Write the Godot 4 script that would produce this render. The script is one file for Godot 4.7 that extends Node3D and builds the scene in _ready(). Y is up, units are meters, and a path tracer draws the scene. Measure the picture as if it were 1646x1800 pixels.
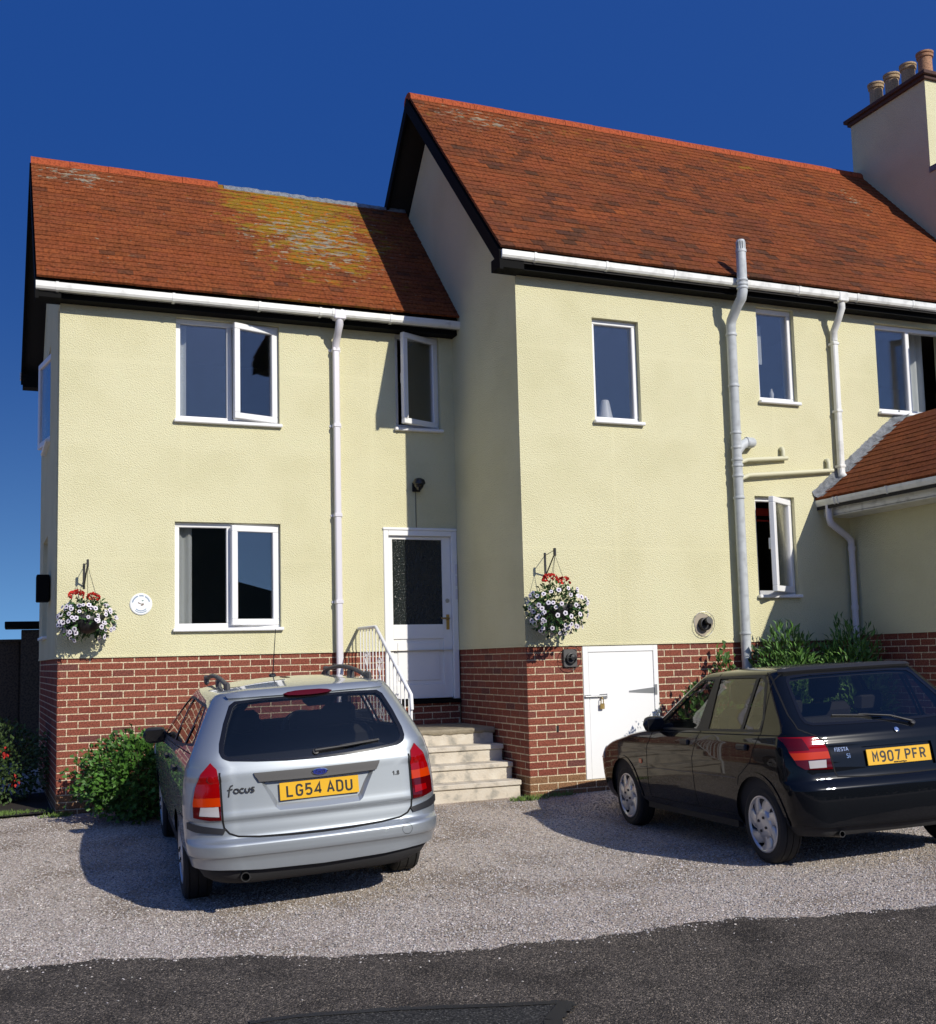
extends Node3D
# A cream rendered guest house with a brick plinth, two parked cars on gravel, seen from the road.

var M := {}                     # materials by name
var rng := RandomNumberGenerator.new()
var taken := {}
const SUN := Vector3(0.534, 1.0, 1.6)

# ---------------------------------------------------------------- mesh collector
class MB:
	var v := PackedVector3Array()
	var n := PackedVector3Array()
	var uv := PackedVector2Array()
	var c := PackedColorArray()
	var uv2 := PackedVector2Array()   # filled only where a second layer is laid
	var ix := PackedInt32Array()
	var col := Color(1, 1, 1)
	func vert(p: Vector3, nn: Vector3, t := Vector2.ZERO) -> int:
		v.append(p); n.append(nn); uv.append(t); c.append(col)
		return v.size() - 1
	func tri_i(a: int, b: int, d: int) -> void:   # counter-clockwise seen from outside
		ix.append(a); ix.append(d); ix.append(b)
	func tri(a: Vector3, b: Vector3, d: Vector3) -> void:
		var nn := (b - a).cross(d - a).normalized()
		var i := vert(a, nn); vert(b, nn); vert(d, nn)
		tri_i(i, i + 1, i + 2)
	func quad(a: Vector3, b: Vector3, d: Vector3, e: Vector3) -> void:
		var nn := (d - a).cross(e - b).normalized()
		var i := vert(a, nn, Vector2(0, 0)); vert(b, nn, Vector2(1, 0)); vert(d, nn, Vector2(1, 1)); vert(e, nn, Vector2(0, 1))
		tri_i(i, i + 1, i + 2); tri_i(i, i + 2, i + 3)
	func box(lo: Vector3, hi: Vector3, t := Transform3D.IDENTITY) -> void:
		var p: Array[Vector3] = []
		for k in 8:
			p.append(t * Vector3(hi.x if k & 1 else lo.x, hi.y if k & 2 else lo.y, hi.z if k & 4 else lo.z))
		quad(p[4], p[5], p[7], p[6]); quad(p[1], p[0], p[2], p[3])
		quad(p[5], p[1], p[3], p[7]); quad(p[0], p[4], p[6], p[2])
		quad(p[6], p[7], p[3], p[2]); quad(p[0], p[1], p[5], p[4])
	func bevel_box(lo: Vector3, hi: Vector3, b: float, t := Transform3D.IDENTITY) -> void:
		# box whose edges are cut at 45 degrees
		var ctr := (lo + hi) / 2.0
		var h := (hi - lo) / 2.0
		var pt := func(sx, sy, sz, ax): 
			var q := Vector3(sx * h.x, sy * h.y, sz * h.z)
			if ax != 0: q.x -= sx * b
			if ax != 1: q.y -= sy * b
			if ax != 2: q.z -= sz * b
			return t * (ctr + q)
		for s in [-1, 1]:
			_q([pt.call(s, -1, -1, 0), pt.call(s, 1, -1, 0), pt.call(s, 1, 1, 0), pt.call(s, -1, 1, 0)], t.basis * Vector3(s, 0, 0))
			_q([pt.call(-1, s, -1, 1), pt.call(-1, s, 1, 1), pt.call(1, s, 1, 1), pt.call(1, s, -1, 1)], t.basis * Vector3(0, s, 0))
			_q([pt.call(-1, -1, s, 2), pt.call(1, -1, s, 2), pt.call(1, 1, s, 2), pt.call(-1, 1, s, 2)], t.basis * Vector3(0, 0, s))
			for r in [-1, 1]:
				_q([pt.call(s, r, -1, 0), pt.call(s, r, 1, 0), pt.call(s, r, 1, 1), pt.call(s, r, -1, 1)], t.basis * Vector3(s, r, 0))
				_q([pt.call(s, -1, r, 0), pt.call(s, 1, r, 0), pt.call(s, 1, r, 2), pt.call(s, -1, r, 2)], t.basis * Vector3(s, 0, r))
				_q([pt.call(-1, s, r, 1), pt.call(1, s, r, 1), pt.call(1, s, r, 2), pt.call(-1, s, r, 2)], t.basis * Vector3(0, s, r))
				for w in [-1, 1]:
					_q([pt.call(s, r, w, 0), pt.call(s, r, w, 1), pt.call(s, r, w, 2)], t.basis * Vector3(s, r, w))
	func _q(p: Array, out: Vector3) -> void:
		var nn: Vector3 = (p[1] - p[0]).cross(p[2] - p[0])
		if nn.dot(out) < 0.0:
			p.reverse()
		if p.size() == 4: quad(p[0], p[1], p[2], p[3])
		else: tri(p[0], p[1], p[2])
	func ring_strip(rings: Array, norms: Array, closed := true) -> void:
		# rings: Array of PackedVector3Array, each the same length; smooth normals given
		var base: Array[int] = []
		for r in rings.size():
			base.append(v.size())
			for k in rings[r].size():
				vert(rings[r][k], norms[r][k], Vector2(float(k) / rings[r].size(), float(r)))
		var m: int = rings[0].size()
		for r in rings.size() - 1:
			for k in (m if closed else m - 1):
				var k2 := (k + 1) % m
				tri_i(base[r] + k, base[r] + k2, base[r + 1] + k2)
				tri_i(base[r] + k, base[r + 1] + k2, base[r + 1] + k)
	func tube(path: Array, rad, sides := 12, caps := true) -> void:
		var rings := []
		var norms := []
		var up := Vector3.UP
		var t0: Vector3 = (path[1] - path[0]).normalized()
		if absf(t0.dot(up)) > 0.9: up = Vector3.RIGHT
		var side := t0.cross(up).normalized()
		for i in path.size():
			var t: Vector3
			if i == 0: t = t0
			elif i == path.size() - 1: t = (path[i] - path[i - 1]).normalized()
			else: t = ((path[i] - path[i - 1]).normalized() + (path[i + 1] - path[i]).normalized()).normalized()
			side = (side - t * side.dot(t)).normalized()
			var w := side.cross(t)          # side, w, t
			var k: float = 1.0
			if i > 0 and i < path.size() - 1:
				k = 1.0 / maxf(0.5, sqrt((1.0 + (path[i] - path[i - 1]).normalized().dot((path[i + 1] - path[i]).normalized())) / 2.0))
			var rr: float = (rad[i] if rad is Array else rad) * k
			var ring := PackedVector3Array()
			var nr := PackedVector3Array()
			for j in sides:
				var a := TAU * j / sides
				var d := side * cos(a) - w * sin(a)
				ring.append(path[i] + d * rr)
				nr.append(d)
			rings.append(ring); norms.append(nr)
		ring_strip(rings, norms)
		if caps:
			for e in [0, path.size() - 1]:
				var ctr: Vector3 = path[e]
				for j in sides:
					if e == 0: tri(ctr, rings[e][(j + 1) % sides], rings[e][j])
					else: tri(ctr, rings[e][j], rings[e][(j + 1) % sides])
	func lathe(prof: Array, t := Transform3D.IDENTITY, sides := 24, smooth := false) -> void:
		# prof: Vector2(radius, height) along the local y axis, listed so that the outside is to the right going up
		for i in prof.size() - 1:
			var a: Vector2 = prof[i]
			var b: Vector2 = prof[i + 1]
			var d := b - a
			if d.length() < 1e-6: continue
			var nn := Vector2(d.y, -d.x).normalized()
			var n0 := nn
			var n1 := nn
			if smooth:
				if i > 0: n0 = (nn + Vector2((a - prof[i - 1]).y, -(a - prof[i - 1]).x).normalized()).normalized()
				if i < prof.size() - 2: n1 = (nn + Vector2((prof[i + 2] - b).y, -(prof[i + 2] - b).x).normalized()).normalized()
			var ra := PackedVector3Array(); var rb := PackedVector3Array(); var na := PackedVector3Array(); var nb := PackedVector3Array()
			for k in sides:
				var an := -TAU * k / sides
				ra.append(t * Vector3(cos(an) * a.x, a.y, sin(an) * a.x)); rb.append(t * Vector3(cos(an) * b.x, b.y, sin(an) * b.x))
				na.append((t.basis * Vector3(cos(an) * n0.x, n0.y, sin(an) * n0.x)).normalized()); nb.append((t.basis * Vector3(cos(an) * n1.x, n1.y, sin(an) * n1.x)).normalized())
			ring_strip([ra, rb], [na, nb])
	func prism(poly: PackedVector2Array, z0: float, z1: float, t := Transform3D.IDENTITY) -> void:
		# polygon in xy extruded from z0 (back) to z1 (front)
		var p := poly.duplicate()
		if Geometry2D.is_polygon_clockwise(p): p.reverse()
		var tr := Geometry2D.triangulate_polygon(p)
		for i in range(0, tr.size(), 3):
			var a := p[tr[i]]; var b := p[tr[i + 1]]; var d := p[tr[i + 2]]
			if (b - a).cross(d - a) < 0.0:
				var s := b; b = d; d = s
			tri(t * Vector3(a.x, a.y, z1), t * Vector3(b.x, b.y, z1), t * Vector3(d.x, d.y, z1))
			tri(t * Vector3(a.x, a.y, z0), t * Vector3(d.x, d.y, z0), t * Vector3(b.x, b.y, z0))
		for i in p.size():
			var a := p[i]; var b := p[(i + 1) % p.size()]
			quad(t * Vector3(a.x, a.y, z0), t * Vector3(b.x, b.y, z0), t * Vector3(b.x, b.y, z1), t * Vector3(a.x, a.y, z1))
	func ribbon(pts: Array, hw: float, z0: float, z1: float, t := Transform3D.IDENTITY, closed := false) -> void:
		# flat stroke along a polyline in xy with mitred joints
		var m := pts.size()
		var l: Array[Vector2] = []
		var r: Array[Vector2] = []
		for i in m:
			var d0: Vector2 = (pts[i] - pts[i - 1]).normalized() if i > 0 or closed else (pts[1] - pts[0]).normalized()
			var d1: Vector2 = (pts[(i + 1) % m] - pts[i]).normalized() if i < m - 1 or closed else d0
			var nn := Vector2(-d0.y, d0.x) + Vector2(-d1.y, d1.x)
			nn = nn.normalized()
			var k := hw / maxf(0.45, nn.dot(Vector2(-d0.y, d0.x)))
			l.append(pts[i] + nn * k); r.append(pts[i] - nn * k)
		for i in (m if closed else m - 1):
			var j := (i + 1) % m
			var q: Array[Vector2] = [r[i], r[j], l[j], l[i]]
			quad(t * Vector3(q[0].x, q[0].y, z1), t * Vector3(q[1].x, q[1].y, z1), t * Vector3(q[2].x, q[2].y, z1), t * Vector3(q[3].x, q[3].y, z1))
			quad(t * Vector3(q[0].x, q[0].y, z0), t * Vector3(q[1].x, q[1].y, z0), t * Vector3(q[1].x, q[1].y, z1), t * Vector3(q[0].x, q[0].y, z1))
			quad(t * Vector3(q[2].x, q[2].y, z0), t * Vector3(q[3].x, q[3].y, z0), t * Vector3(q[3].x, q[3].y, z1), t * Vector3(q[2].x, q[2].y, z1))
	func leaf(p: Vector3, d: Vector3, out: Vector3, ln: float, wd: float, fold := 0.25) -> void:
		# a leaf of four faces: base, two halves folded along the midrib, tip bent down
		var s := d.cross(out)
		if s.length() < 1e-4: s = d.cross(Vector3.RIGHT)
		s = s.normalized() * wd * 0.5
		var o := s.cross(d).normalized()
		var mid := p + d * ln * 0.5
		var tip := p + d * ln - o * ln * 0.15
		var l := mid + s + o * wd * fold
		var r := mid - s + o * wd * fold
		var n1 := (o + s.normalized() * -0.35).normalized()
		var n2 := (o + s.normalized() * 0.35).normalized()
		if n1.dot(out) < 0.0:
			pass
		var i := vert(p, n1); vert(mid, n1); vert(l, n1); vert(tip, n1)
		tri_i(i, i + 2, i + 1); tri_i(i + 1, i + 2, i + 3)
		i = vert(p, n2); vert(mid, n2); vert(r, n2); vert(tip, n2)
		tri_i(i, i + 1, i + 2); tri_i(i + 1, i + 3, i + 2)
	func mesh() -> ArrayMesh:
		# wind every face to agree with its normals
		for i in range(0, ix.size(), 3):
			var q := ix[i]; var r := ix[i + 1]; var s := ix[i + 2]
			if (v[r] - v[q]).cross(v[s] - v[q]).dot(n[q] + n[r] + n[s]) > 0.0:
				ix[i + 1] = s; ix[i + 2] = r
		var a := []
		a.resize(Mesh.ARRAY_MAX)
		a[Mesh.ARRAY_VERTEX] = v; a[Mesh.ARRAY_NORMAL] = n; a[Mesh.ARRAY_TEX_UV] = uv; a[Mesh.ARRAY_COLOR] = c; a[Mesh.ARRAY_INDEX] = ix
		if uv2.size() == v.size() and v.size(): a[Mesh.ARRAY_TEX_UV2] = uv2
		var m := ArrayMesh.new()
		m.add_surface_from_arrays(Mesh.PRIMITIVE_TRIANGLES, a)
		return m

# ---------------------------------------------------------------- nodes
func numbered(called: String) -> String:
	if not taken.has(called):
		taken[called] = 0
		return called
	taken[called] += 1
	return "%s_%03d" % [called, taken[called]]

func tag(o: Node3D, label := "", category := "", group := "", kind := "") -> Node3D:
	if label: o.set_meta("label", label)
	if category: o.set_meta("category", category)
	if group: o.set_meta("group", group)
	if kind: o.set_meta("kind", kind)
	return o

func thing(called: String, label: String, category: String, at := Vector3.ZERO, group := "") -> Node3D:
	var o := Node3D.new()
	o.name = numbered(called)
	add_child(o)
	o.position = at
	tag(o, label, category, group)
	return o

func knot(called: String, parent: Node3D, label := "") -> Node3D:
	var o := Node3D.new()
	o.name = called
	parent.add_child(o, true)
	if label: o.set_meta("label", label)
	return o

func build(called: String, mb: MB, m: Material, parent: Node3D = null, label := "") -> MeshInstance3D:
	var o := MeshInstance3D.new()
	o.mesh = mb.mesh()
	o.material_override = m
	if parent:
		o.name = called
		parent.add_child(o, true)
	else:
		o.name = numbered(called)
		add_child(o)
	if label: o.set_meta("label", label)
	return o

# ---------------------------------------------------------------- materials
func lin(r: float, g: float, b: float) -> Color:
	return Color(r, g, b).linear_to_srgb()

func plainmat(called: String, c: Color, rough := 0.6, metal := 0.0, spec := 0.5) -> StandardMaterial3D:
	var m := StandardMaterial3D.new()
	m.resource_name = called
	m.albedo_color = c
	m.roughness = rough
	m.metallic = metal
	m.metallic_specular = spec
	M[called] = m
	return m

func noise_tex(size: int, freq: float, type: int, ramp: Array = [], seed_ := 1, octaves := 3, cell := -1, normalmap := false, contrast := false) -> NoiseTexture2D:
	var f := FastNoiseLite.new()
	f.seed = seed_
	f.noise_type = type
	f.frequency = freq
	f.fractal_octaves = octaves
	if octaves <= 1: f.fractal_type = FastNoiseLite.FRACTAL_NONE
	if cell >= 0: f.cellular_return_type = cell
	var t := NoiseTexture2D.new()
	t.width = size; t.height = size
	t.seamless = true
	t.seamless_blend_skirt = 0.04
	t.noise = f
	if ramp:
		var g := Gradient.new()
		var off := PackedFloat32Array(); var cs := PackedColorArray()
		for r in ramp:
			off.append(r[0]); cs.append(r[1])
		g.offsets = off; g.colors = cs
		t.color_ramp = g
	return t

func tri(m: StandardMaterial3D, scale: float) -> void:
	m.uv1_triplanar = true
	m.uv1_world_triplanar = true
	m.uv1_scale = Vector3.ONE * scale

func bump(m: StandardMaterial3D, t: Texture2D, cm: float) -> void:
	m.heightmap_enabled = true
	m.heightmap_texture = t
	m.heightmap_scale = cm

func blotch(m: StandardMaterial3D, t: Texture2D, scale: float) -> void:
	m.detail_enabled = true
	m.detail_blend_mode = BaseMaterial3D.BLEND_MODE_MUL
	m.detail_albedo = t
	m.detail_uv_layer = BaseMaterial3D.DETAIL_UV_2
	m.uv2_triplanar = true
	m.uv2_world_triplanar = true
	m.uv2_scale = Vector3.ONE * scale

func gray(v: float) -> Color:
	return Color(v, v, v)

func materials() -> void:
	var S := FastNoiseLite.TYPE_SIMPLEX_SMOOTH
	var CE := FastNoiseLite.TYPE_CELLULAR
	var mottle := noise_tex(512, 0.012, S, [[0.0, gray(0.80)], [0.45, gray(0.97)], [1.0, gray(1.0)]], 3, 4)
	var grain := noise_tex(512, 0.05, S, [[0.25, gray(0.72)], [0.6, gray(1.0)], [1.0, gray(1.0)]], 5, 4)
	var rough_h := noise_tex(2048, 0.056, S, [], 7, 3)
	var fine_h := noise_tex(512, 0.09, S, [], 8, 3)
	# cream render: rough cast
	var m := plainmat("render", lin(0.675, 0.645, 0.420), 0.9, 0.0, 0.3)
	tri(m, 0.46); bump(m, rough_h, 0.75); blotch(m, noise_tex(512, 0.008, S, [[0.0, Color(0.955, 0.95, 0.93)], [0.5, Color(0.99, 0.985, 0.98)], [1.0, gray(1.0)]], 13, 5), 0.21)
	m = plainmat("waste_pipe_paint", lin(0.60, 0.58, 0.40), 0.5)
	# bricks
	var bricks := [lin(0.262, 0.078, 0.050), lin(0.232, 0.066, 0.044), lin(0.280, 0.090, 0.058), lin(0.205, 0.068, 0.050), lin(0.255, 0.088, 0.064), lin(0.165, 0.062, 0.052)]
	for i in 6:
		m = plainmat("brick%d" % i, bricks[i], 0.85, 0.0, 0.3)
		tri(m, 1.5 + i * 0.07); bump(m, fine_h, 0.25)
		blotch(m, grain, 2.1)
	m = plainmat("brick_dusty", lin(0.27, 0.145, 0.075), 0.95, 0.0, 0.3)
	tri(m, 1.7); bump(m, fine_h, 0.25); blotch(m, grain, 2.3)
	m = plainmat("mortar", lin(0.70, 0.58, 0.40), 0.95, 0.0, 0.2)
	tri(m, 2.0); bump(m, fine_h, 0.3); blotch(m, grain, 1.7)
	# roof tiles: the tone of each tile is its own, lichen and soot lie over them
	var tgrain := noise_tex(512, 0.03, S, [[0.2, gray(0.70)], [0.5, gray(0.96)], [1.0, gray(1.0)]], 21, 4)
	for k in ["tile_wing", "tile_block", "tile_lean"]:
		m = plainmat(k, Color.WHITE, 0.9, 0.0, 0.25)
		m.vertex_color_use_as_albedo = true
		m.albedo_texture = tgrain
		tri(m, 1.3); bump(m, fine_h, 0.3)
		if k == "tile_lean": continue
		m.detail_enabled = true
		m.detail_blend_mode = BaseMaterial3D.BLEND_MODE_MIX
		m.detail_uv_layer = BaseMaterial3D.DETAIL_UV_2
		m.detail_albedo = lichen_map(k == "tile_wing")
	m = plainmat("ridge", lin(0.40, 0.085, 0.030), 0.85, 0.0, 0.3)
	tri(m, 1.3); bump(m, fine_h, 0.3); blotch(m, tgrain, 1.7)
	m = plainmat("lead", lin(0.34, 0.36, 0.39), 0.55, 0.0)
	tri(m, 2.0); bump(m, rough_h, 1.2); blotch(m, tgrain, 0.9)
	plainmat("felt", lin(0.02, 0.018, 0.016), 0.9)
	m = plainmat("black_timber", lin(0.007, 0.007, 0.007), 0.75, 0.0, 0.2)
	# joinery
	plainmat("upvc", lin(0.80, 0.80, 0.80), 0.3)
	plainmat("white_paint", lin(0.80, 0.80, 0.79), 0.45)
	m = plainmat("gutter_white", lin(0.78, 0.78, 0.74), 0.35)
	blotch(m, mottle, 0.7)
	plainmat("pipe_lilac", lin(0.66, 0.64, 0.68), 0.35)
	m = plainmat("pipe_grey", lin(0.55, 0.58, 0.59), 0.55)
	blotch(m, mottle, 0.9)
	plainmat("dark_gap", lin(0.012, 0.012, 0.012), 0.8)
	plainmat("steel", lin(0.45, 0.45, 0.44), 0.35, 0.9)
	plainmat("brass", lin(0.50, 0.34, 0.12), 0.35, 0.9)
	plainmat("black_iron", lin(0.012, 0.012, 0.012), 0.45)
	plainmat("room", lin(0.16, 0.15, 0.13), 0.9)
	plainmat("curtain", lin(0.70, 0.74, 0.74), 0.85)
	m = M["curtain"]; m.backlight_enabled = true; m.backlight = Color(0.5, 0.55, 0.55)
	plainmat("red_plastic", lin(0.5, 0.03, 0.02), 0.4)
	m = plainmat("glass", Color(0.02, 0.03, 0.03, 0.06), 0.0)
	m.transparency = BaseMaterial3D.TRANSPARENCY_ALPHA
	m = plainmat("glass_obscure", lin(0.015, 0.02, 0.018), 0.16)
	tri(m, 3.0); bump(m, noise_tex(512, 0.02, S, [], 31, 2), 2.2)
	m = plainmat("stone", lin(0.61, 0.57, 0.485), 0.9, 0.0, 0.3)
	tri(m, 0.9); bump(m, fine_h, 0.35); blotch(m, noise_tex(512, 0.014, S, [[0.1, gray(0.75)], [0.4, Color(0.95, 0.93, 0.91)], [1.0, gray(1.0)]], 41, 5), 0.6)
	m = plainmat("slab", lin(0.42, 0.36, 0.26), 0.95, 0.0, 0.3)
	tri(m, 0.9); bump(m, rough_h, 1.5); blotch(m, mottle, 0.9)
	m = plainmat("clay_pot", lin(0.42, 0.22, 0.12), 0.85)
	tri(m, 1.0); blotch(m, grain, 1.5)
	m = plainmat("pot_buff", lin(0.46, 0.33, 0.19), 0.85)
	tri(m, 1.0); blotch(m, grain, 1.5)
	plainmat("cap_brick", lin(0.07, 0.035, 0.028), 0.9)
	plainmat("cement", lin(0.36, 0.31, 0.24), 0.9)
	m = plainmat("dark_board", lin(0.085, 0.062, 0.04), 0.85)
	blotch(m, grain, 1.0)
	# ground
	var stones := noise_tex(1024, 0.11, CE, [[0.0, Color(0.48, 0.45, 0.43)], [0.2, Color(0.64, 0.61, 0.58)], [0.5, Color(0.72, 0.685, 0.65)], [0.8, Color(0.79, 0.76, 0.72)], [1.0, Color(0.90, 0.88, 0.85)]], 51, 1, FastNoiseLite.RETURN_CELL_VALUE)
	var stone_h := noise_tex(1024, 0.11, CE, [[0.0, gray(1.0)], [1.0, gray(0.0)]], 51, 1, FastNoiseLite.RETURN_DISTANCE)
	m = plainmat("gravel", Color(1.0, 0.975, 0.95), 0.95, 0.0, 0.25)
	m.albedo_texture = stones
	tri(m, 0.85); bump(m, stone_h, 0.6)
	blotch(m, noise_tex(512, 0.01, S, [[0.15, Color(0.80, 0.78, 0.75)], [0.5, Color(0.97, 0.96, 0.95)], [1.0, gray(1.0)]], 53, 5), 0.17)
	m = plainmat("pebbles", Color.WHITE, 0.9, 0.0, 0.25)
	m.vertex_color_use_as_albedo = true
	var chips := noise_tex(1024, 0.16, CE, [[0.0, Color(0.17, 0.165, 0.155)], [0.45, Color(0.33, 0.315, 0.30)], [0.8, Color(0.41, 0.39, 0.37)], [0.95, Color(0.56, 0.53, 0.49)], [1.0, Color(0.7, 0.67, 0.62)]], 61, 1, FastNoiseLite.RETURN_CELL_VALUE)
	m = plainmat("asphalt", Color(1.0, 0.965, 0.92), 0.9, 0.0, 0.35)
	m.albedo_texture = chips
	tri(m, 0.8); bump(m, noise_tex(1024, 0.16, CE, [[0.0, gray(1.0)], [1.0, gray(0.0)]], 61, 1, FastNoiseLite.RETURN_DISTANCE), 0.7)
	blotch(m, noise_tex(512, 0.012, S, [[0.1, gray(0.70)], [0.5, gray(0.95)], [1.0, gray(1.0)]], 63, 5), 0.23)
	m = plainmat("asphalt_patch", Color(0.62, 0.64, 0.65), 0.9, 0.0, 0.35)
	m.albedo_texture = chips
	tri(m, 0.9); bump(m, fine_h, 0.4)
	plainmat("tar", lin(0.012, 0.012, 0.012), 0.6)
	m = plainmat("earth", lin(0.035, 0.026, 0.018), 0.95)  # soil colour darkened to carry the shade over the bed
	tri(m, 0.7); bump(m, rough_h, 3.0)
	m = plainmat("far_land", lin(0.05, 0.075, 0.03), 0.95)
	tri(m, 0.06); bump(m, rough_h, 30.0)
	# plants
	for k in [["leaf", 0.25], ["leaf_matte", 0.2]]:
		m = plainmat(k[0], Color.WHITE, 0.5 if k[0] == "leaf" else 0.75, 0.0, 0.4)
		m.vertex_color_use_as_albedo = true
		m.backlight_enabled = true
		m.backlight = gray(k[1])
	plainmat("stem", lin(0.07, 0.05, 0.03), 0.85)
	# cars
	m = plainmat("silver_paint", lin(0.33, 0.36, 0.385), 0.46, 0.62)
	m.clearcoat_enabled = true; m.clearcoat = 1.0; m.clearcoat_roughness = 0.02
	m = plainmat("black_paint", lin(0.004, 0.005, 0.007), 0.25, 0.0, 0.15)
	m.clearcoat_enabled = true; m.clearcoat = 0.55; m.clearcoat_roughness = 0.02
	m = plainmat("car_glass", Color(0.01, 0.035, 0.035, 0.38), 0.0)
	m.transparency = BaseMaterial3D.TRANSPARENCY_ALPHA
	plainmat("frit", lin(0.008, 0.008, 0.009), 0.12)
	plainmat("black_plastic", lin(0.018, 0.018, 0.02), 0.5)
	plainmat("grey_plastic", lin(0.075, 0.072, 0.07), 0.5)
	m = plainmat("tyre", lin(0.018, 0.018, 0.018), 0.85)
	plainmat("wheel_cover", lin(0.58, 0.59, 0.60), 0.32, 0.55)
	plainmat("seam", lin(0.004, 0.004, 0.004), 0.9)
	plainmat("trim", lin(0.02, 0.02, 0.022), 0.85)
	for k in [["lamp_red", Color(0.55, 0.01, 0.02)], ["lamp_dark_red", Color(0.30, 0.008, 0.02)], ["lamp_amber", Color(0.72, 0.20, 0.015)], ["lamp_white", Color(0.66, 0.64, 0.64)]]:
		m = plainmat(k[0], k[1], 0.07)
	plainmat("plate_yellow", lin(0.72, 0.40, 0.012), 0.35)
	plainmat("plate_ink", lin(0.006, 0.006, 0.006), 0.5)
	plainmat("chrome", lin(0.75, 0.75, 0.75), 0.12, 1.0)
	plainmat("badge_blue", lin(0.02, 0.03, 0.20), 0.25)
	plainmat("plaque_white", lin(0.80, 0.82, 0.82), 0.4)
	plainmat("plaque_blue", lin(0.25, 0.32, 0.42), 0.5)
	plainmat("plaque_brown", lin(0.22, 0.17, 0.14), 0.5)
	plainmat("plaque_green", lin(0.12, 0.22, 0.18), 0.5)

func lichen_map(wing: bool) -> ImageTexture:
	# crusts of lichen laid over a roof slope: u along the eave, v up the slope (metres over the size below)
	var size := Vector2(5.0, 3.1) if wing else Vector2(9.9, 4.3)
	var w := 720 if wing else 900
	var h := int(w * size.y / size.x)
	var im := Image.create_empty(w, h, false, Image.FORMAT_RGBA8)
	var f := FastNoiseLite.new()
	f.noise_type = FastNoiseLite.TYPE_SIMPLEX_SMOOTH
	f.seed = 91; f.frequency = 1.0; f.fractal_octaves = 4
	var g := FastNoiseLite.new()
	g.noise_type = FastNoiseLite.TYPE_SIMPLEX_SMOOTH
	g.seed = 17; g.frequency = 1.0; g.fractal_octaves = 3
	for j in h:
		var v := (j + 0.5) / h * size.y
		for i in w:
			var u := (i + 0.5) / w * size.x
			var big := f.get_noise_2d(u * 1.6, v * 2.6)
			var mid := f.get_noise_2d(u * 5.0 + 40.0, v * 11.0)
			var fine := g.get_noise_2d(u * 17.0, v * 30.0)
			var field := -1.0
			var grey_field := -0.50
			if wing:
				var cx := 3.05 + (2.7 - v) * 0.10
				var d := Vector2((u - cx) / (1.20 if u < cx else 1.45), (v - 2.25) / (2.15 if v < 2.25 else 2.5))
				field = 0.62 - d.length() * 0.92
				grey_field = 0.16 - Vector2((u - 3.25) / 1.25, (v - 1.6) / 1.2).length() * 0.48
				grey_field = maxf(grey_field, 0.14 - Vector2((u - 0.45) / 0.8, (v - 2.55) / 0.42).length() * 0.5)
				grey_field = maxf(grey_field, -0.36)
			else:
				grey_field = maxf(-0.55, 0.06 - Vector2((u - 0.9) / 1.3, (v - 3.65) / 0.55).length() * 0.45)
				grey_field = maxf(grey_field, 0.0 - Vector2((u - 6.6) / 0.5, (v - 3.0) / 0.9).length() * 0.5)
				field = -0.25 - absf(v - 3.6) * 0.5
			var a := smoothstep(-0.10, 0.32, field + big * 0.45 + mid * 0.42 + fine * 0.22)
			var c := Color(0.56, 0.46, 0.11)
			var ora := smoothstep(0.10, 0.25, g.get_noise_2d(u * 4.2 + 9.0, v * 8.0) + 0.10 * (1.8 - v))
			c = c.lerp(Color(0.66, 0.39, 0.08), ora)
			c = c.lerp(Color(0.40, 0.36, 0.14), smoothstep(0.0, 0.4, fine + mid * 0.5) * 0.6)
			a *= 0.78
			var ga := smoothstep(0.02, 0.20, grey_field + g.get_noise_2d(u * 3.8 + 70.0, v * 10.0) * 0.55 + fine * 0.30)
			var gc := Color(0.57, 0.55, 0.47).lerp(Color(0.47, 0.46, 0.42), smoothstep(-0.2, 0.3, mid))
			var oa := maxf(a, ga * 0.85)
			if oa > 0.001: c = c.lerp(gc, clampf(ga * 0.85 / oa, 0.0, 1.0) * (1.0 if ga * 0.85 > a * 0.6 else 0.5))
			im.set_pixel(i, j, Color(c.r, c.g, c.b, clampf(oa, 0.0, 1.0)))
	return ImageTexture.create_from_image(im)

# ---------------------------------------------------------------- ground height
const DIPS := [[-2.23, 2.48, 0.0261], [-3.71, 2.38, -0.0404], [-2.06, -0.12, -0.0124], [-3.54, -0.22, -0.0292], [1.6, 3.96, 0.049], [0.18, 3.8, 0.0147], [1.88, 1.56, -0.0374],
	[0.46, 1.39, -0.0981], [-4.5, -1.89, 0.0167], [0.0, 0.0, -0.0616], [0.7, 0.0, 0.1175], [1.5, 0.0, -0.0026], [-1.2, 0.0, 0.0689]]
func gh(x: float, z: float) -> float:
	var y := -1.581 - 0.019 * clampf(z, -12.0, 14.0) + 0.017 * clampf(x, -12.0, 12.0)
	for d in DIPS:
		var q: float = ((d[0] - x) * (d[0] - x) + (d[1] - z) * (d[1] - z)) / 2.42
		if q < 14.0: y += d[2] * exp(-q)
	return y

# ---------------------------------------------------------------- house
var house: Node3D
var HB := Vector3(0, -1.6, 0)    # base of the house
var cam_at := Vector3(-4.918518, -0.090142, 10.60696)
var cam_basis: Basis
var brick_list: Array = []
var tile_list: Array = []

func in_frame(p: Vector3) -> bool:
	var d := cam_basis.inverse() * (p - cam_at)
	if d.z > -1.0: return false
	var u := d.x / -d.z + 0.0105
	var v := d.y / -d.z - 0.0324
	return absf(u) < 0.425 and absf(v) < 0.465

func hpart(called: String, mb: MB, m: String, label := "", parent: Node3D = null) -> MeshInstance3D:
	# a part of the house, given in world coordinates
	var o := build(called, mb, M[m], parent if parent else house, label)
	if parent == null: o.position = -HB
	return o

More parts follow.
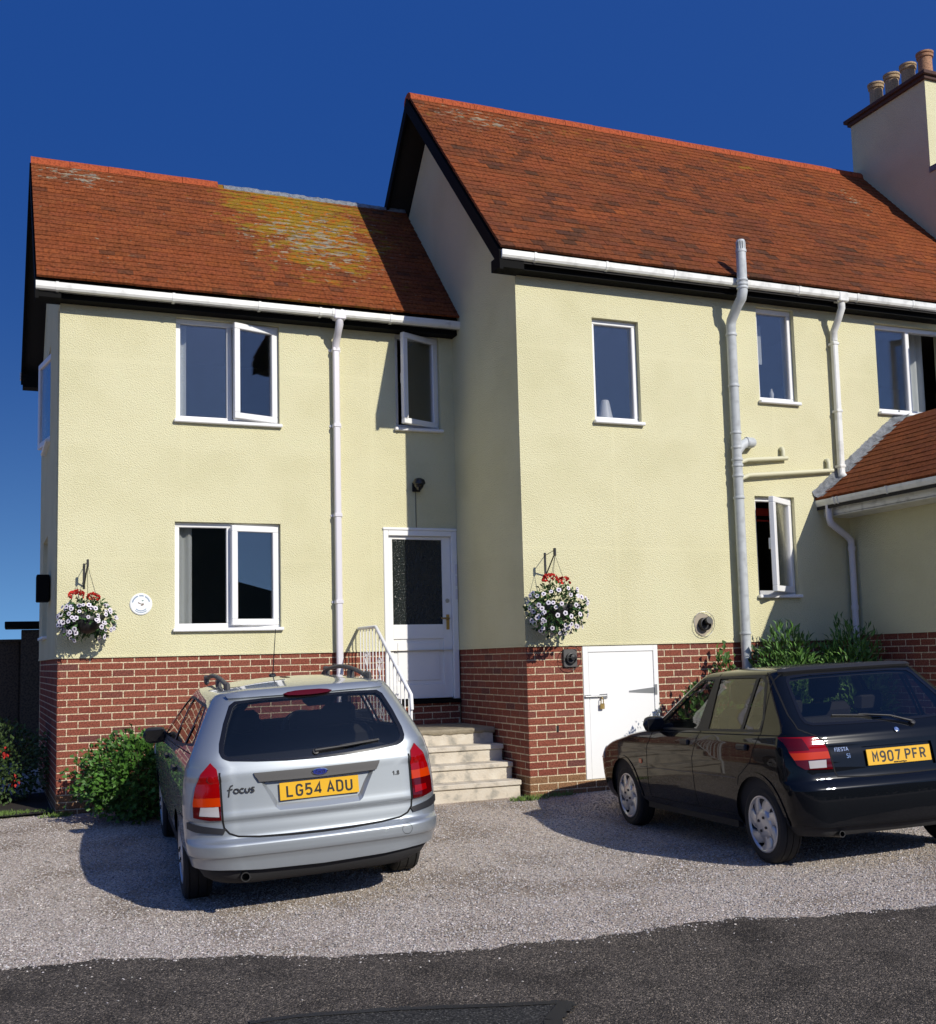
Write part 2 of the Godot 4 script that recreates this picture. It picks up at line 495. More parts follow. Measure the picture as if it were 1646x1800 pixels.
func hknot(called: String, label := "") -> Node3D:
	var o := knot(called, house, label)
	o.position = -HB
	return o

func wall_mesh(mb: MB, T: Transform3D, x0: float, x1: float, y0: float, y1: float, holes: Array, th: float) -> void:
	var xs := [x0, x1]
	var ys := [y0, y1]
	for h in holes:
		xs.append(h.position.x); xs.append(h.end.x); ys.append(h.position.y); ys.append(h.end.y)
	xs.sort(); ys.sort()
	for i in xs.size() - 1:
		for j in ys.size() - 1:
			var a := Vector2(xs[i], ys[j]); var b := Vector2(xs[i + 1], ys[j + 1])
			if b.x - a.x < 1e-4 or b.y - a.y < 1e-4 or a.x < x0 - 1e-4 or b.x > x1 + 1e-4 or a.y < y0 - 1e-4 or b.y > y1 + 1e-4: continue
			var c := (a + b) / 2.0
			var open := false
			for h in holes: open = open or h.has_point(c)
			if open: continue
			mb.quad(T * Vector3(a.x, a.y, 0), T * Vector3(b.x, a.y, 0), T * Vector3(b.x, b.y, 0), T * Vector3(a.x, b.y, 0))
			mb.quad(T * Vector3(b.x, a.y, -th), T * Vector3(a.x, a.y, -th), T * Vector3(a.x, b.y, -th), T * Vector3(b.x, b.y, -th))
	for h in holes:
		var a: Vector2 = h.position
		var b: Vector2 = h.end
		mb.quad(T * Vector3(a.x, a.y, 0), T * Vector3(a.x, b.y, 0), T * Vector3(a.x, b.y, -th), T * Vector3(a.x, a.y, -th))
		mb.quad(T * Vector3(b.x, b.y, 0), T * Vector3(b.x, a.y, 0), T * Vector3(b.x, a.y, -th), T * Vector3(b.x, b.y, -th))
		mb.quad(T * Vector3(a.x, b.y, 0), T * Vector3(b.x, b.y, 0), T * Vector3(b.x, b.y, -th), T * Vector3(a.x, b.y, -th))
		mb.quad(T * Vector3(b.x, a.y, 0), T * Vector3(a.x, a.y, 0), T * Vector3(a.x, a.y, -th), T * Vector3(b.x, a.y, -th))
	mb.quad(T * Vector3(x0, y0, -th), T * Vector3(x0, y0, 0), T * Vector3(x0, y1, 0), T * Vector3(x0, y1, -th))
	mb.quad(T * Vector3(x1, y0, 0), T * Vector3(x1, y0, -th), T * Vector3(x1, y1, -th), T * Vector3(x1, y1, 0))
	mb.quad(T * Vector3(x0, y0, -th), T * Vector3(x1, y0, -th), T * Vector3(x1, y0, 0), T * Vector3(x0, y0, 0))
	mb.quad(T * Vector3(x0, y1, 0), T * Vector3(x1, y1, 0), T * Vector3(x1, y1, -th), T * Vector3(x0, y1, -th))

func bricks(parent: Node3D, T: Transform3D, x0: float, x1: float, top: float, joint0: float, rows: int, parity: int, holes: Array, ground: Callable, corner := false) -> void:
	# stretcher bond; joint0 is the height of the first bed joint below the render
	var r2 := RandomNumberGenerator.new()
	r2.seed = int(x0 * 100.0 + T.origin.z * 7.0 + T.origin.x * 13.0) + 5000
	for k in range(-1, rows):
		var yb := joint0 - 0.075 * (k + 1) + 0.005
		var yt := minf(joint0 - 0.075 * k - 0.005, top)
		var full := (posmod(k, 2) == parity)
		var x := x0
		var first := true
		while x < x1 - 0.02:
			var w := 0.215
			if first and not full: w = 0.1025
			first = false
			var xe := minf(x + w, x1)
			var mid := Vector2((x + xe) / 2.0, (yb + yt) / 2.0)
			var skip := false
			var a := x; var b := xe
			for h in holes:
				if mid.y > h.position.y - 0.02 and mid.y < h.end.y + 0.02 and b > h.position.x and a < h.end.x:
					if a < h.position.x: b = minf(b, h.position.x)
					elif b > h.end.x: a = maxf(a, h.end.x)
					else: skip = true
			x = xe + 0.010
			if skip or b - a < 0.03: continue
			var wp: Vector3 = T * Vector3(mid.x, mid.y, 0)
			if ground.call(wp) > yt + 0.02: continue
			var q := r2.randf()
			var pal := 0
			if q < 0.42: pal = 0
			elif q < 0.62: pal = 2
			elif q < 0.80: pal = 1
			elif q < 0.88: pal = 4
			elif q < 0.96: pal = 3
			else: pal = 5
			if ground.call(wp) > yb - 0.17: pal = 6
			var jit := r2.randf_range(-0.0015, 0.0015)
			var nz := T.basis.z
			var dd := cam_at - wp
			var sc := maxf(0.0, nz.dot(dd.normalized())) / dd.length_squared()
			if not in_frame(wp): sc = 0.0
			if absf(a - x0) < 1e-4 and corner: a += 0.0105
			brick_list.append({"p": parent, "t": T, "lo": Vector3(a, yb, -0.03), "hi": Vector3(b, yt, jit), "pal": pal, "s": sc})

func flush_bricks() -> void:
	brick_list.sort_custom(func(a, b): return a.s > b.s)
	var rest := {}
	var cache := {}
	for i in brick_list.size():
		var d = brick_list[i]
		if i < 300 and d.s > 0.0:
			var size: Vector3 = d.hi - d.lo
			var key := "%.3f %.3f %d" % [size.x, size.y, i % 3]
			if not cache.has(key):
				var mb := MB.new()
				mb.bevel_box(Vector3(0, 0, 0), size, 0.0035)
				cache[key] = mb.mesh()
			var o := MeshInstance3D.new()
			o.mesh = cache[key]
			o.material_override = M["brick_dusty"] if d.pal == 6 else M["brick%d" % d.pal]
			o.name = "brick"
			d.p.add_child(o, true)
			o.transform = d.t * Transform3D(Basis.IDENTITY, d.lo)
		else:
			if not rest.has(d.p): rest[d.p] = {}
			if not rest[d.p].has(d.pal): rest[d.p][d.pal] = MB.new()
			rest[d.p][d.pal].bevel_box(d.lo, d.hi, 0.0035, d.t)
	for p in rest:
		# one mesh with a surface for each tone of brick
		var am := ArrayMesh.new()
		var k := 0
		for pal in rest[p]:
			var src: ArrayMesh = rest[p][pal].mesh()
			am.add_surface_from_arrays(Mesh.PRIMITIVE_TRIANGLES, src.surface_get_arrays(0))
			am.surface_set_material(k, M["brick_dusty"] if pal == 6 else M["brick%d" % pal])
			k += 1
		var o := MeshInstance3D.new()
		o.mesh = am
		o.name = "brick_courses"
		p.add_child(o, true)
		o.set_meta("kind", "stuff")

func tile_shape(mb: MB, d: Dictionary) -> void:
	# one clay tile placed on its slope; the second uv layer runs over the whole slope
	mb.col = d.col
	var T: Transform3D = d.t
	var w: float = d.w
	var ln: float = d.ln
	var t: float = d.th
	var a := Vector3(0, 0, 0.016); var b := Vector3(w, 0, 0.016); var c := Vector3(w, ln, 0.004); var e := Vector3(0, ln, 0.004)
	var o := Vector3(0, 0, t)
	var at := mb.v.size()
	mb.quad(T * (a + o), T * (b + o), T * (c + o), T * (e + o))
	mb.quad(T * a, T * b, T * (b + o), T * (a + o))
	mb.quad(T * b, T * c, T * (c + o), T * (b + o))
	mb.quad(T * e, T * a, T * (a + o), T * (e + o))
	var inv := T.affine_inverse()
	for i in range(at, mb.v.size()):
		var p := inv * mb.v[i]
		mb.uv2.append(Vector2((d.u + p.x) / d.size.x, (d.v + p.y) / d.size.y))

func roof_slope(parent: Node3D, O: Vector3, U: Vector3, V: Vector3, ul: Callable, ur: Callable, rows: int, gauge: float, wid: float, tone: Callable, seed_: int, m: String, size: Vector2, thick := 0.026) -> void:
	var N := U.cross(V)
	var r2 := RandomNumberGenerator.new()
	r2.seed = seed_
	for k in rows:
		var v0 := k * gauge
		var a: float = ul.call(v0)
		var b: float = ur.call(v0)
		var u := a
		var first := true
		while u < b - 0.02:
			var w := wid
			if first and k % 2: w = wid * 0.5
			first = false
			var ue := minf(u + w, b)
			var rot := Basis(U, V, N) * Basis(Vector3(0, 0, 1), r2.randf_range(-0.004, 0.004)) * Basis(Vector3(1, 0, 0), r2.randf_range(-0.008, 0.008))
			var T := Transform3D(rot, O + U * (u + 0.001) + V * (v0 + r2.randf_range(-0.004, 0.003)) + N * r2.randf_range(0.0, 0.003))
			var wp := T.origin
			var sc := 1.0 / (cam_at - wp).length_squared() if in_frame(wp) else 0.0
			tile_list.append({"p": parent, "t": T, "w": ue - u - 0.0015, "ln": gauge * 1.75, "col": tone.call((u + ue) / 2.0, v0, r2), "m": m, "size": size, "u": u, "v": v0, "th": thick, "s": sc, "full": absf(ue - u - wid) < 0.002})
			u = ue

func flush_tiles() -> void:
	tile_list.sort_custom(func(a, b): return a.s > b.s)
	var rest := {}
	var made := 0
	for d in tile_list:
		if made < 300 and d.full and d.s > 0.0:
			made += 1
			var mb := MB.new()
			tile_shape(mb, d)
			build("roof_tile", mb, M[d.m], d.p)
		else:
			if not rest.has(d.p): rest[d.p] = [MB.new(), d.m]
			tile_shape(rest[d.p][0], d)
	for p in rest:
		build("roof_tile_courses", rest[p][0], M[rest[p][1]], p).set_meta("kind", "stuff")

func bars(mb: MB, x0: float, y0: float, x1: float, y1: float, w: float, z0: float, z1: float, T := Transform3D.IDENTITY) -> void:
	# four bars round a rectangle, mitred by butting
	mb.bevel_box(Vector3(x0, y0, z0), Vector3(x1, y0 + w, z1), 0.006, T)
	mb.bevel_box(Vector3(x0, y1 - w, z0), Vector3(x1, y1, z1), 0.006, T)
	mb.bevel_box(Vector3(x0, y0 + w, z0 + 0.0005), Vector3(x0 + w, y1 - w, z1 - 0.0005), 0.006, T)
	mb.bevel_box(Vector3(x1 - w, y0 + w, z0 + 0.0005), Vector3(x1, y1 - w, z1 - 0.0005), 0.006, T)

func pane(mb: MB, x0: float, y0: float, x1: float, y1: float, z: float, T := Transform3D.IDENTITY) -> void:
	# a double glazed unit, with a third sheet added to strengthen its reflections
	mb.box(Vector3(x0, y0, z - 0.002), Vector3(x1, y1, z + 0.002), T)
	mb.box(Vector3(x0, y0, z - 0.016), Vector3(x1, y1, z - 0.012), T)
	mb.box(Vector3(x0, y0, z - 0.030), Vector3(x1, y1, z - 0.026), T)

func window(T: Transform3D, w: float, h: float, lights: Array, label: String, sill := true) -> Node3D:
	# T: lower left corner of the opening at the wall face, x right, y up, z outwards
	var k := hknot("window", label)
	var f := MB.new()
	bars(f, 0, 0, w, h, 0.055, -0.13, -0.058, T)
	for i in lights.size():
		var L = lights[i]
		var x0: float = L[0]
		var x1: float = L[1]
		if i > 0: f.bevel_box(Vector3(x0 - 0.03, 0.055, -0.128), Vector3(x0 + 0.03, h - 0.055, -0.060), 0.006, T)
		var a := x0 + (0.055 if i == 0 else 0.03)
		var b := x1 - (0.055 if i == lights.size() - 1 else 0.03)
		if L[2] == 0.0:
			var g := MB.new()
			pane(g, a, 0.055, b, h - 0.055, -0.085, T)
			hpart("pane", g, "glass", "", k)
		else:
			# a casement: hinged on the right (positive angle) and swung outwards
			var hx: float = x1 - 0.012
			var H := T * Transform3D(Basis(Vector3.UP, L[2]), Vector3(hx, 0, -0.052))
			var cw := x1 - x0 - 0.02
			if L.size() > 3:
				hx = x0 + 0.012
				H = T * Transform3D(Basis(Vector3.UP, L[2]) * Basis(Vector3.UP, PI), Vector3(hx, 0, -0.052))
			var cf := MB.new()
			var z0 := -0.062
			if L.size() > 3: z0 = 0.0
			bars(cf, -cw, 0.03, 0.0, h - 0.03, 0.068, z0, z0 + 0.062, H)
			hpart("casement", cf, "upvc", "", k)
			var g := MB.new()
			pane(g, -cw + 0.068, 0.098, -0.068, h - 0.098, z0 + 0.040, H)
			hpart("pane", g, "glass", "", k)
			var hd := MB.new()
			hd.bevel_box(Vector3(-cw + 0.02, h * 0.45, z0 - 0.03), Vector3(-cw + 0.045, h * 0.45 + 0.13, z0), 0.006, H)
			hd.tube([H * Vector3(-cw + 0.10, 0.05, z0 + 0.03), T * Vector3(hx - cw * 0.55, 0.035, -0.06)], 0.006, 6)
			hpart("handle", hd, "upvc", "", k)
	hpart("frame", f, "upvc", "", k)
	if sill:
		var s := MB.new()
		s.bevel_box(Vector3(-0.022, -0.036, -0.06), Vector3(w + 0.022, 0.002, 0.055), 0.008, T)
		hpart("sill", s, "upvc", "", k)
	return k

func gutter(x0: float, x1: float, y: float, z: float, clips: Array, label: String, m := "gutter_white") -> void:
	# y: height of the upper edge, z: the outer face
	var k := hknot("gutter", label)
	var T := Transform3D(Basis(Vector3(0, 0, -1), Vector3.UP, Vector3(1, 0, 0)), Vector3(x0, y, z))
	var mb := MB.new()
	var L := x1 - x0
	var pr := PackedVector2Array([Vector2(0, 0), Vector2(0.0, -0.055), Vector2(0.012, -0.078), Vector2(0.035, -0.088), Vector2(0.078, -0.088), Vector2(0.1, -0.07), Vector2(0.112, -0.04), Vector2(0.112, 0), Vector2(0.106, 0), Vector2(0.104, -0.066), Vector2(0.08, -0.080), Vector2(0.036, -0.080), Vector2(0.018, -0.070), Vector2(0.007, -0.050), Vector2(0.006, 0)])
	mb.prism(pr, 0, L, T)
	var endp := PackedVector2Array([Vector2(0, 0), Vector2(0.0, -0.055), Vector2(0.012, -0.078), Vector2(0.035, -0.088), Vector2(0.078, -0.088), Vector2(0.1, -0.07), Vector2(0.112, -0.04), Vector2(0.112, 0)])
	mb.prism(endp, -0.004, 0.0, T); mb.prism(endp, L, L + 0.004, T)
	hpart("trough", mb, m, "", k)
	var cp := PackedVector2Array([Vector2(-0.006, 0.004), Vector2(-0.006, -0.058), Vector2(0.008, -0.084), Vector2(0.034, -0.095), Vector2(0.08, -0.095), Vector2(0.108, -0.075), Vector2(0.116, -0.04), Vector2(0.116, 0.004)])
	for c in clips:
		var b := MB.new()
		b.prism(cp, c - x0 - 0.014, c - x0 + 0.014, T)
		hpart("gutter_clip", b, m, "", k)

func make_house() -> void:
	var ident := Transform3D.IDENTITY
	house = thing("house", "cream rendered house with brick plinth, red clay tile roofs and white windows", "house", HB)
	var gnd := func(p: Vector3) -> float: return gh(p.x, p.z)
	var LZ := -1.887
	var LX := -4.511
	# ---- wall planes: x along the wall, z outwards
	var TM := Transform3D.IDENTITY                                              # main front wall
	var TL := Transform3D(Basis.IDENTITY, Vector3(0, 0, LZ))                     # left wing front wall
	var TR := Transform3D(Basis(Vector3(0, 0, 1), Vector3.UP, Vector3(-1, 0, 0)), Vector3(0, 0, 0))   # return wall: x runs along +z
	var sd := Vector3(-4.613 + 4.511, 0, -5.4 - LZ).normalized()
	var TS := Transform3D(Basis(-sd, Vector3.UP, Vector3.UP.cross(sd)), Vector3(LX, 0, LZ))            # left side wall
	TS.basis.z = (-sd).cross(Vector3.UP)
	var TE := Transform3D(Basis(Vector3(0, 0, 1), Vector3.UP, Vector3(-1, 0, 0)), Vector3(4.335, 0, 0)) # extension side wall

	var oM := [Rect2(0.917, 2.45, 0.588, 1.155), Rect2(3.118, 2.815, 0.545, 1.13), Rect2(4.90, 2.79, 1.2, 1.125), Rect2(2.972, 0.53, 0.562, 1.15)]
	var oL := [Rect2(-3.302, 2.605, 1.16, 1.16), Rect2(-3.312, 0.293, 1.168, 1.172), Rect2(-0.745, 2.65, 0.57, 1.165), Rect2(-0.928, -0.0005, 0.925, 1.424)]
	var mb := MB.new()
	wall_mesh(mb, TM, 0.0, 9.2, 0.0, 4.12, oM, 0.25)
	hpart("wall", mb, "render", "sunlit cream rendered front wall of the taller block")
	mb = MB.new()
	wall_mesh(mb, TL, LX, 0.0, 0.0, 3.93, oL, 0.25)
	hpart("wall", mb, "render", "sunlit cream rendered front wall of the lower wing")
	mb = MB.new()   # return wall and gable of the taller block
	mb.prism(PackedVector2Array([Vector2(-5.2, 0), Vector2(-0.25, 0), Vector2(-0.25, 4.08), Vector2(-2.6, 6.74), Vector2(-5.2, 4.08)]), -0.25, 0.0, TR)
	hpart("wall", mb, "render", "shaded cream gable wall facing the front door")
	mb = MB.new()   # left side wall with two windows
	var oS := [Rect2(-2.55, 2.62, 0.95, 1.15), Rect2(-2.75, 0.28, 0.95, 1.2)]
	wall_mesh(mb, TS, -3.515, -0.25, 0.0, 3.78, oS, 0.25)
	mb.prism(PackedVector2Array([Vector2(-3.515, 3.78), Vector2(-0.002, 3.78), Vector2(-1.75, 5.72)]), -0.25, 0.0, TS)
	hpart("wall", mb, "render", "shaded narrow side wall of the lower wing")
	mb = MB.new()
	mb.box(Vector3(-4.6, -1.8, -5.42), Vector3(0.0, 3.9, -5.2)); mb.box(Vector3(0.0, -1.8, -5.21), Vector3(9.2, 4.1, -5.0)); mb.box(Vector3(9.0, -1.8, -5.0), Vector3(9.2, 4.1, -0.25))
	hpart("back_wall", mb, "render")
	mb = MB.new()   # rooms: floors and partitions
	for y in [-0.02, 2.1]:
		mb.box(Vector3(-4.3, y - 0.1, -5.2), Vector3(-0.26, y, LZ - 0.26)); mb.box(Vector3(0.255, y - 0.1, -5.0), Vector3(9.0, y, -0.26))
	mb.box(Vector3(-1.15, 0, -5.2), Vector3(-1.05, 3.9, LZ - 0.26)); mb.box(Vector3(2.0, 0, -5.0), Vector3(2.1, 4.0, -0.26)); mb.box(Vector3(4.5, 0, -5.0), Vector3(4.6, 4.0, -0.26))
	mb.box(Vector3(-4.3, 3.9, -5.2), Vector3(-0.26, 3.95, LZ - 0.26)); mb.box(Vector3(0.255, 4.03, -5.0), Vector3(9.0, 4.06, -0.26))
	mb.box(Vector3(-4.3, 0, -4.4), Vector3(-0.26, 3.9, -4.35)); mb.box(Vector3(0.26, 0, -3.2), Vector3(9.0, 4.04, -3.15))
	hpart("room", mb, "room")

	# ---- plinth
	var B0 := -1.9
	var pm := hknot("plinth", "sunlit brick plinth of the taller block")
	mb = MB.new()
	var cup := Rect2(0.665, -1.412, 0.928, 1.402)
	wall_mesh(mb, TM * Transform3D(Basis.IDENTITY, Vector3(0, 0, -0.0135)), 0.02, 9.2, B0, 0.0, [cup], 0.22)
	hpart("mortar", mb, "mortar", "", pm)
	bricks(pm, TM * Transform3D(Basis.IDENTITY, Vector3(0, 0, -0.010)), 0.0, 4.335, 0.004, -0.068, 22, 1, [Rect2(0.662, -1.43, 0.934, 1.44)], gnd, true)
	var pl := hknot("plinth", "sunlit brick plinth of the lower wing")
	mb = MB.new()
	wall_mesh(mb, TL * Transform3D(Basis.IDENTITY, Vector3(0, 0, -0.0135)), LX + 0.02, 0.0, B0, 0.0, [Rect2(-0.928, -0.585, 0.925, 0.5855)], 0.22)
	hpart("mortar", mb, "mortar", "", pl)
	bricks(pl, TL * Transform3D(Basis.IDENTITY, Vector3(0, 0, -0.010)), LX, -0.002, 0.004, -0.0585, 22, 0, [Rect2(-0.93, -0.60, 0.95, 0.62)], gnd, true)
	var pr := hknot("plinth", "shaded brick plinth beside the steps")
	mb = MB.new()
	wall_mesh(mb, TR * Transform3D(Basis.IDENTITY, Vector3(0, 0, -0.0135)), LZ, -0.02, B0, 0.0, [], 0.20)
	hpart("mortar", mb, "mortar", "", pr)
	var TRm := Transform3D(Basis(Vector3(0, 0, -1), Vector3.UP, Vector3(1, 0, 0)), Vector3(0, 0, 0))
	# laid from the outer corner inwards
	var rr := MB.new()
	bricks_return(pr, TR * Transform3D(Basis.IDENTITY, Vector3(0, 0, -0.010)), gnd)
	var ps := hknot("plinth", "dark brick plinth round the left corner")
	mb = MB.new()
	wall_mesh(mb, TS * Transform3D(Basis.IDENTITY, Vector3(0, 0, -0.0135)), -3.515, -0.02, B0, 0.0, [], 0.22)
	hpart("mortar", mb, "mortar", "", ps)
	bricks(ps, TS * Transform3D(Basis.IDENTITY, Vector3(0, 0, -0.010)), -3.51, -0.001, 0.004, -0.0585, 22, 1, [], gnd)
	var pe := hknot("plinth", "dark brick plinth of the side extension")
	mb = MB.new()
	wall_mesh(mb, TE * Transform3D(Basis.IDENTITY, Vector3(0, 0, -0.0135)), 0.0, 3.0, B0, 0.05, [], 0.22)
	hpart("mortar", mb, "mortar", "", pe)
	bricks(pe, TE * Transform3D(Basis.IDENTITY, Vector3(0, 0, -0.010)), 0.0, 3.0, 0.052, -0.02, 22, 1, [], gnd)
	flush_bricks()
	mb = MB.new()   # bell cast drip at the foot of the render
	for s in [[TM, 0.0, 4.3], [TL, LX, -0.93], [TR, LZ, -0.0], [TS, -3.5, -0.0]]:
		mb.box(Vector3(s[1], -0.004, -0.015), Vector3(s[2], 0.016, 0.008), s[0])
	hpart("render_drip", mb, "render")

	# ---- extension
	mb = MB.new()
	wall_mesh(mb, TE, 0.0, 3.0, 0.05, 1.6, [], 0.25)
	mb.prism(PackedVector2Array([Vector2(4.335, -1.9), Vector2(6.1, -1.9), Vector2(6.1, 1.6), Vector2(5.22, 2.5), Vector2(4.335, 1.75)]), 2.75, 3.0)
	hpart("wall", mb, "render", "shaded cream wall of the side extension")

	# ---- roofs
	var c := 1.0767
	var ln := sqrt(1.0 + c * c)
	var V := Vector3(0, c / ln, -1.0 / ln)
	# taller block: the tile surface meets the gutter at (4.16, 0.235)
	var rm := hknot("roof", "brown red tile roof of the taller block")
	var slope_m := (2.6 + 0.235) * ln
	mb = MB.new()
	var n_ := Vector3(0, 1.0 / ln, c / ln)
	for sgn in [1.0, -1.0]:
		var e := Vector3(-0.27, 4.165, 0.235)
		var p := Vector3(-0.27, 7.218, -2.6)
		if sgn < 0: e.z = -5.2 - 0.235
		var dn := Vector3(0, -0.09, 0)
		var q: Array = [e, Vector3(9.4, e.y, e.z), Vector3(9.4, p.y, p.z), p]
		for w in q.size(): q[w] += Vector3(0, -0.045, 0)
		if sgn < 0: q.reverse()
		mb.quad(q[0], q[1], q[2], q[3]); mb.quad(q[3] + dn, q[2] + dn, q[1] + dn, q[0] + dn)
		for w in 4: mb.quad(q[w] + dn, q[(w + 1) % 4] + dn, q[(w + 1) % 4], q[w])
	hpart("roof_deck", mb, "felt", "", rm)
	var tone := func(dark: float, r: RandomNumberGenerator) -> Color:
		var base := Color(0.275, 0.078, 0.026).lerp(Color(0.235, 0.064, 0.023), r.randf())
		base = base.lerp(Color(0.095, 0.042, 0.024), clampf(dark, 0.0, 1.0))
		var k := r.randf_range(0.92, 1.06)
		return Color(base.r * k, base.g * k, base.b * k)
	var soot := FastNoiseLite.new()
	soot.seed = 3; soot.frequency = 0.9; soot.noise_type = FastNoiseLite.TYPE_SIMPLEX_SMOOTH
	var palm := func(u: float, v: float, r: RandomNumberGenerator) -> Color:
		var d := 0.38 + 0.6 * soot.get_noise_2d(u * 0.8, v * 1.6) - v * 0.07
		if u > 5.6: d -= 0.28 * (u - 5.6)
		if r.randf() < 0.10 + 0.16 * clampf(d + 0.2, 0.0, 1.0): d += r.randf_range(0.25, 0.6)
		return tone.call(d, r)
	roof_slope(rm, Vector3(-0.27, 4.165, 0.235), Vector3(1, 0, 0), V, func(_v): return 0.0, func(_v): return 9.4, int(slope_m / 0.114), 0.114, 0.165, palm, 11, "tile_block", Vector2(9.9, 4.3))
	# lower wing
	var rl := hknot("roof", "lichen spotted tile roof of the lower wing")
	var slope_l := (3.62 - 1.652) * ln
	var vx := func(z: float) -> float: return -4.755 + (z + 1.65) * 0.0291
	mb = MB.new()
	for sgn in [1.0, -1.0]:
		var z0 := -1.652 if sgn > 0 else -5.588
		var q: Array = [Vector3(vx.call(z0), 3.978, z0), Vector3(0.0, 3.978, z0), Vector3(0.0, 6.097, -3.62), Vector3(vx.call(-3.62), 6.097, -3.62)]
		var dn := Vector3(0, -0.09, 0)
		for w in 4: q[w] += Vector3(0, -0.045, 0)
		if sgn < 0: q.reverse()
		mb.quad(q[0], q[1], q[2], q[3]); mb.quad(q[3] + dn, q[2] + dn, q[1] + dn, q[0] + dn)
		for w in 4: mb.quad(q[w] + dn, q[(w + 1) % 4] + dn, q[(w + 1) % 4], q[w])
	hpart("roof_deck", mb, "felt", "", rl)
	var pall := func(u: float, v: float, r: RandomNumberGenerator) -> Color:
		var d := 0.10 + 0.35 * soot.get_noise_2d(u * 1.1 + 20.0, v * 2.2)
		if r.randf() < 0.07: d += r.randf_range(0.3, 0.6)
		return tone.call(d, r)
	roof_slope(rl, Vector3(-4.755, 3.978, -1.652), Vector3(1, 0, 0), V, func(v): return -v / ln * 0.0291, func(_v): return 4.755, int(slope_l / 0.1), 0.1, 0.165, pall, 12, "tile_wing", Vector2(5.0, 3.1))
	# extension
	var re := hknot("roof", "dark red tile lean-to roof of the side extension")
	var VE := Vector3(1.37, 1.05, 0).normalized()
	mb = MB.new()
	mb.prism(PackedVector2Array([Vector2(3.86, 1.60), Vector2(5.22, 2.645), Vector2(6.55, 1.60), Vector2(6.55, 1.53), Vector2(5.22, 2.56), Vector2(3.86, 1.53)]), 0.0, 3.15)
	hpart("roof_deck", mb, "felt", "", re)
	var pale := func(_u: float, _v: float, r: RandomNumberGenerator) -> Color: return tone.call(r.randf_range(0.15, 0.4), r)
	roof_slope(re, Vector3(3.86, 1.635, 0.0), Vector3(0, 0, 1), VE, func(_v): return 0.0, func(_v): return 3.15, 14, 0.118, 0.165, pale, 13, "tile_lean", Vector2(3.2, 1.8), 0.030)
	flush_tiles()
	# ridges
	var xr := -0.27
	var k := 0
	while xr < 7.14:
		mb = MB.new()
		ridge_tile(mb, xr, minf(xr + 0.445, 7.14), 7.218, -2.6, 0.002 * (k % 3))
		hpart("ridge_tile", mb, "ridge", "", rm)
		xr += 0.45; k += 1
	xr = vx.call(-3.62)
	k = 0
	while xr < -2.6:
		mb = MB.new()
		ridge_tile(mb, xr, minf(xr + 0.445, -2.48), 6.10, -3.62, 0.002 * (k % 3))
		hpart("ridge_tile", mb, "ridge", "", rl)
		xr += 0.45; k += 1
	mb = MB.new()
	var r3 := RandomNumberGenerator.new()
	r3.seed = 4
	var rings := []; var norms := []
	for i in 52:
		var x := -2.49 + 2.48 * i / 51.0
		var ring := PackedVector3Array(); var nr := PackedVector3Array()
		for j in 9:
			var a := PI * (j / 8.0)
			var w := 0.015 * r3.randf_range(-0.6, 0.6)
			ring.append(Vector3(x, 5.985 + sin(a) * (0.130 + w), -3.62 + cos(a) * (0.13 + w)))
			nr.append(Vector3(r3.randf_range(-0.25, 0.25), sin(a), cos(a)).normalized())
		ring.reverse(); nr.reverse()
		rings.append(ring); norms.append(nr)
	mb.ring_strip(rings, norms, false)
	hpart("lead_ridge", mb, "lead", "dull grey lead ridge capping", rl)
	# verges
	mb = MB.new()
	for s in [[Vector3(0, 4.13, 0.25), Vector3(0, 7.19, -2.6)], [Vector3(0, 4.13, -5.45), Vector3(0, 7.19, -2.6)]]:
		barge(mb, s[0], s[1], -0.285, -0.245, 0.19)
	mb.box(Vector3(-0.284, 3.965, 0.02), Vector3(0.0, 4.09, 0.24))
	hpart("bargeboard", mb, "black_timber", "", rm)
	mb = MB.new()
	for s in [[1.0, -1.64], [-1.0, -5.60]]:
		var a := Vector3(vx.call(s[1]) - 0.012, 3.95, s[1])
		var b := Vector3(vx.call(-3.62) - 0.012, 6.07, -3.62)
		var d := Vector3(0, -0.19, 0)
		var w := Vector3(0.035, 0, 0)
		var q: Array = [a, b, b + d, a + d]
		if s[0] > 0: q.reverse()
		mb.quad(q[0], q[1], q[2], q[3])
		mb.quad(q[3] + w, q[2] + w, q[1] + w, q[0] + w)
		for i in 4: mb.quad(q[(i + 1) % 4], q[i], q[i] + w, q[(i + 1) % 4] + w)
	mb.box(Vector3(-4.765, 3.785, -1.90), Vector3(-4.51, 3.90, -1.655))
	mb.box(Vector3(-4.86, 3.68, -5.58), Vector3(-4.61, 3.86, -5.36))
	hpart("bargeboard", mb, "black_timber", "", rl)
	# eaves: black fascia and soffit
	mb = MB.new()
	mb.box(Vector3(-0.24, 3.99, 0.145), Vector3(9.3, 4.12, 0.165)); mb.box(Vector3(-0.24, 3.983, 0.0), Vector3(9.3, 3.996, 0.172))
	hpart("fascia", mb, "black_timber", "black fascia and soffit under the higher gutter")
	mb = MB.new()
	mb.box(Vector3(-4.73, 3.805, LZ + 0.145), Vector3(0.0, 3.93, LZ + 0.165)); mb.box(Vector3(-4.73, 3.798, LZ), Vector3(0.0, 3.811, LZ + 0.172))
	hpart("fascia", mb, "black_timber", "black fascia and soffit under the lower gutter")
	var cl := []
	for i in 11: cl.append(0.12 + i * 0.86)
	cl.append(2.80)
	gutter(-0.262, 9.3, 4.142, 0.285, cl, "long white gutter of the taller block")
	cl = [-4.55, -3.36, -2.42, -1.72, -1.57, -1.47, -0.87]
	gutter(-4.757, -0.004, 3.938, LZ + 0.285, cl, "white gutter of the lower wing")
	mb = MB.new()   # gutter end of the rear eave, seen beyond the left verge
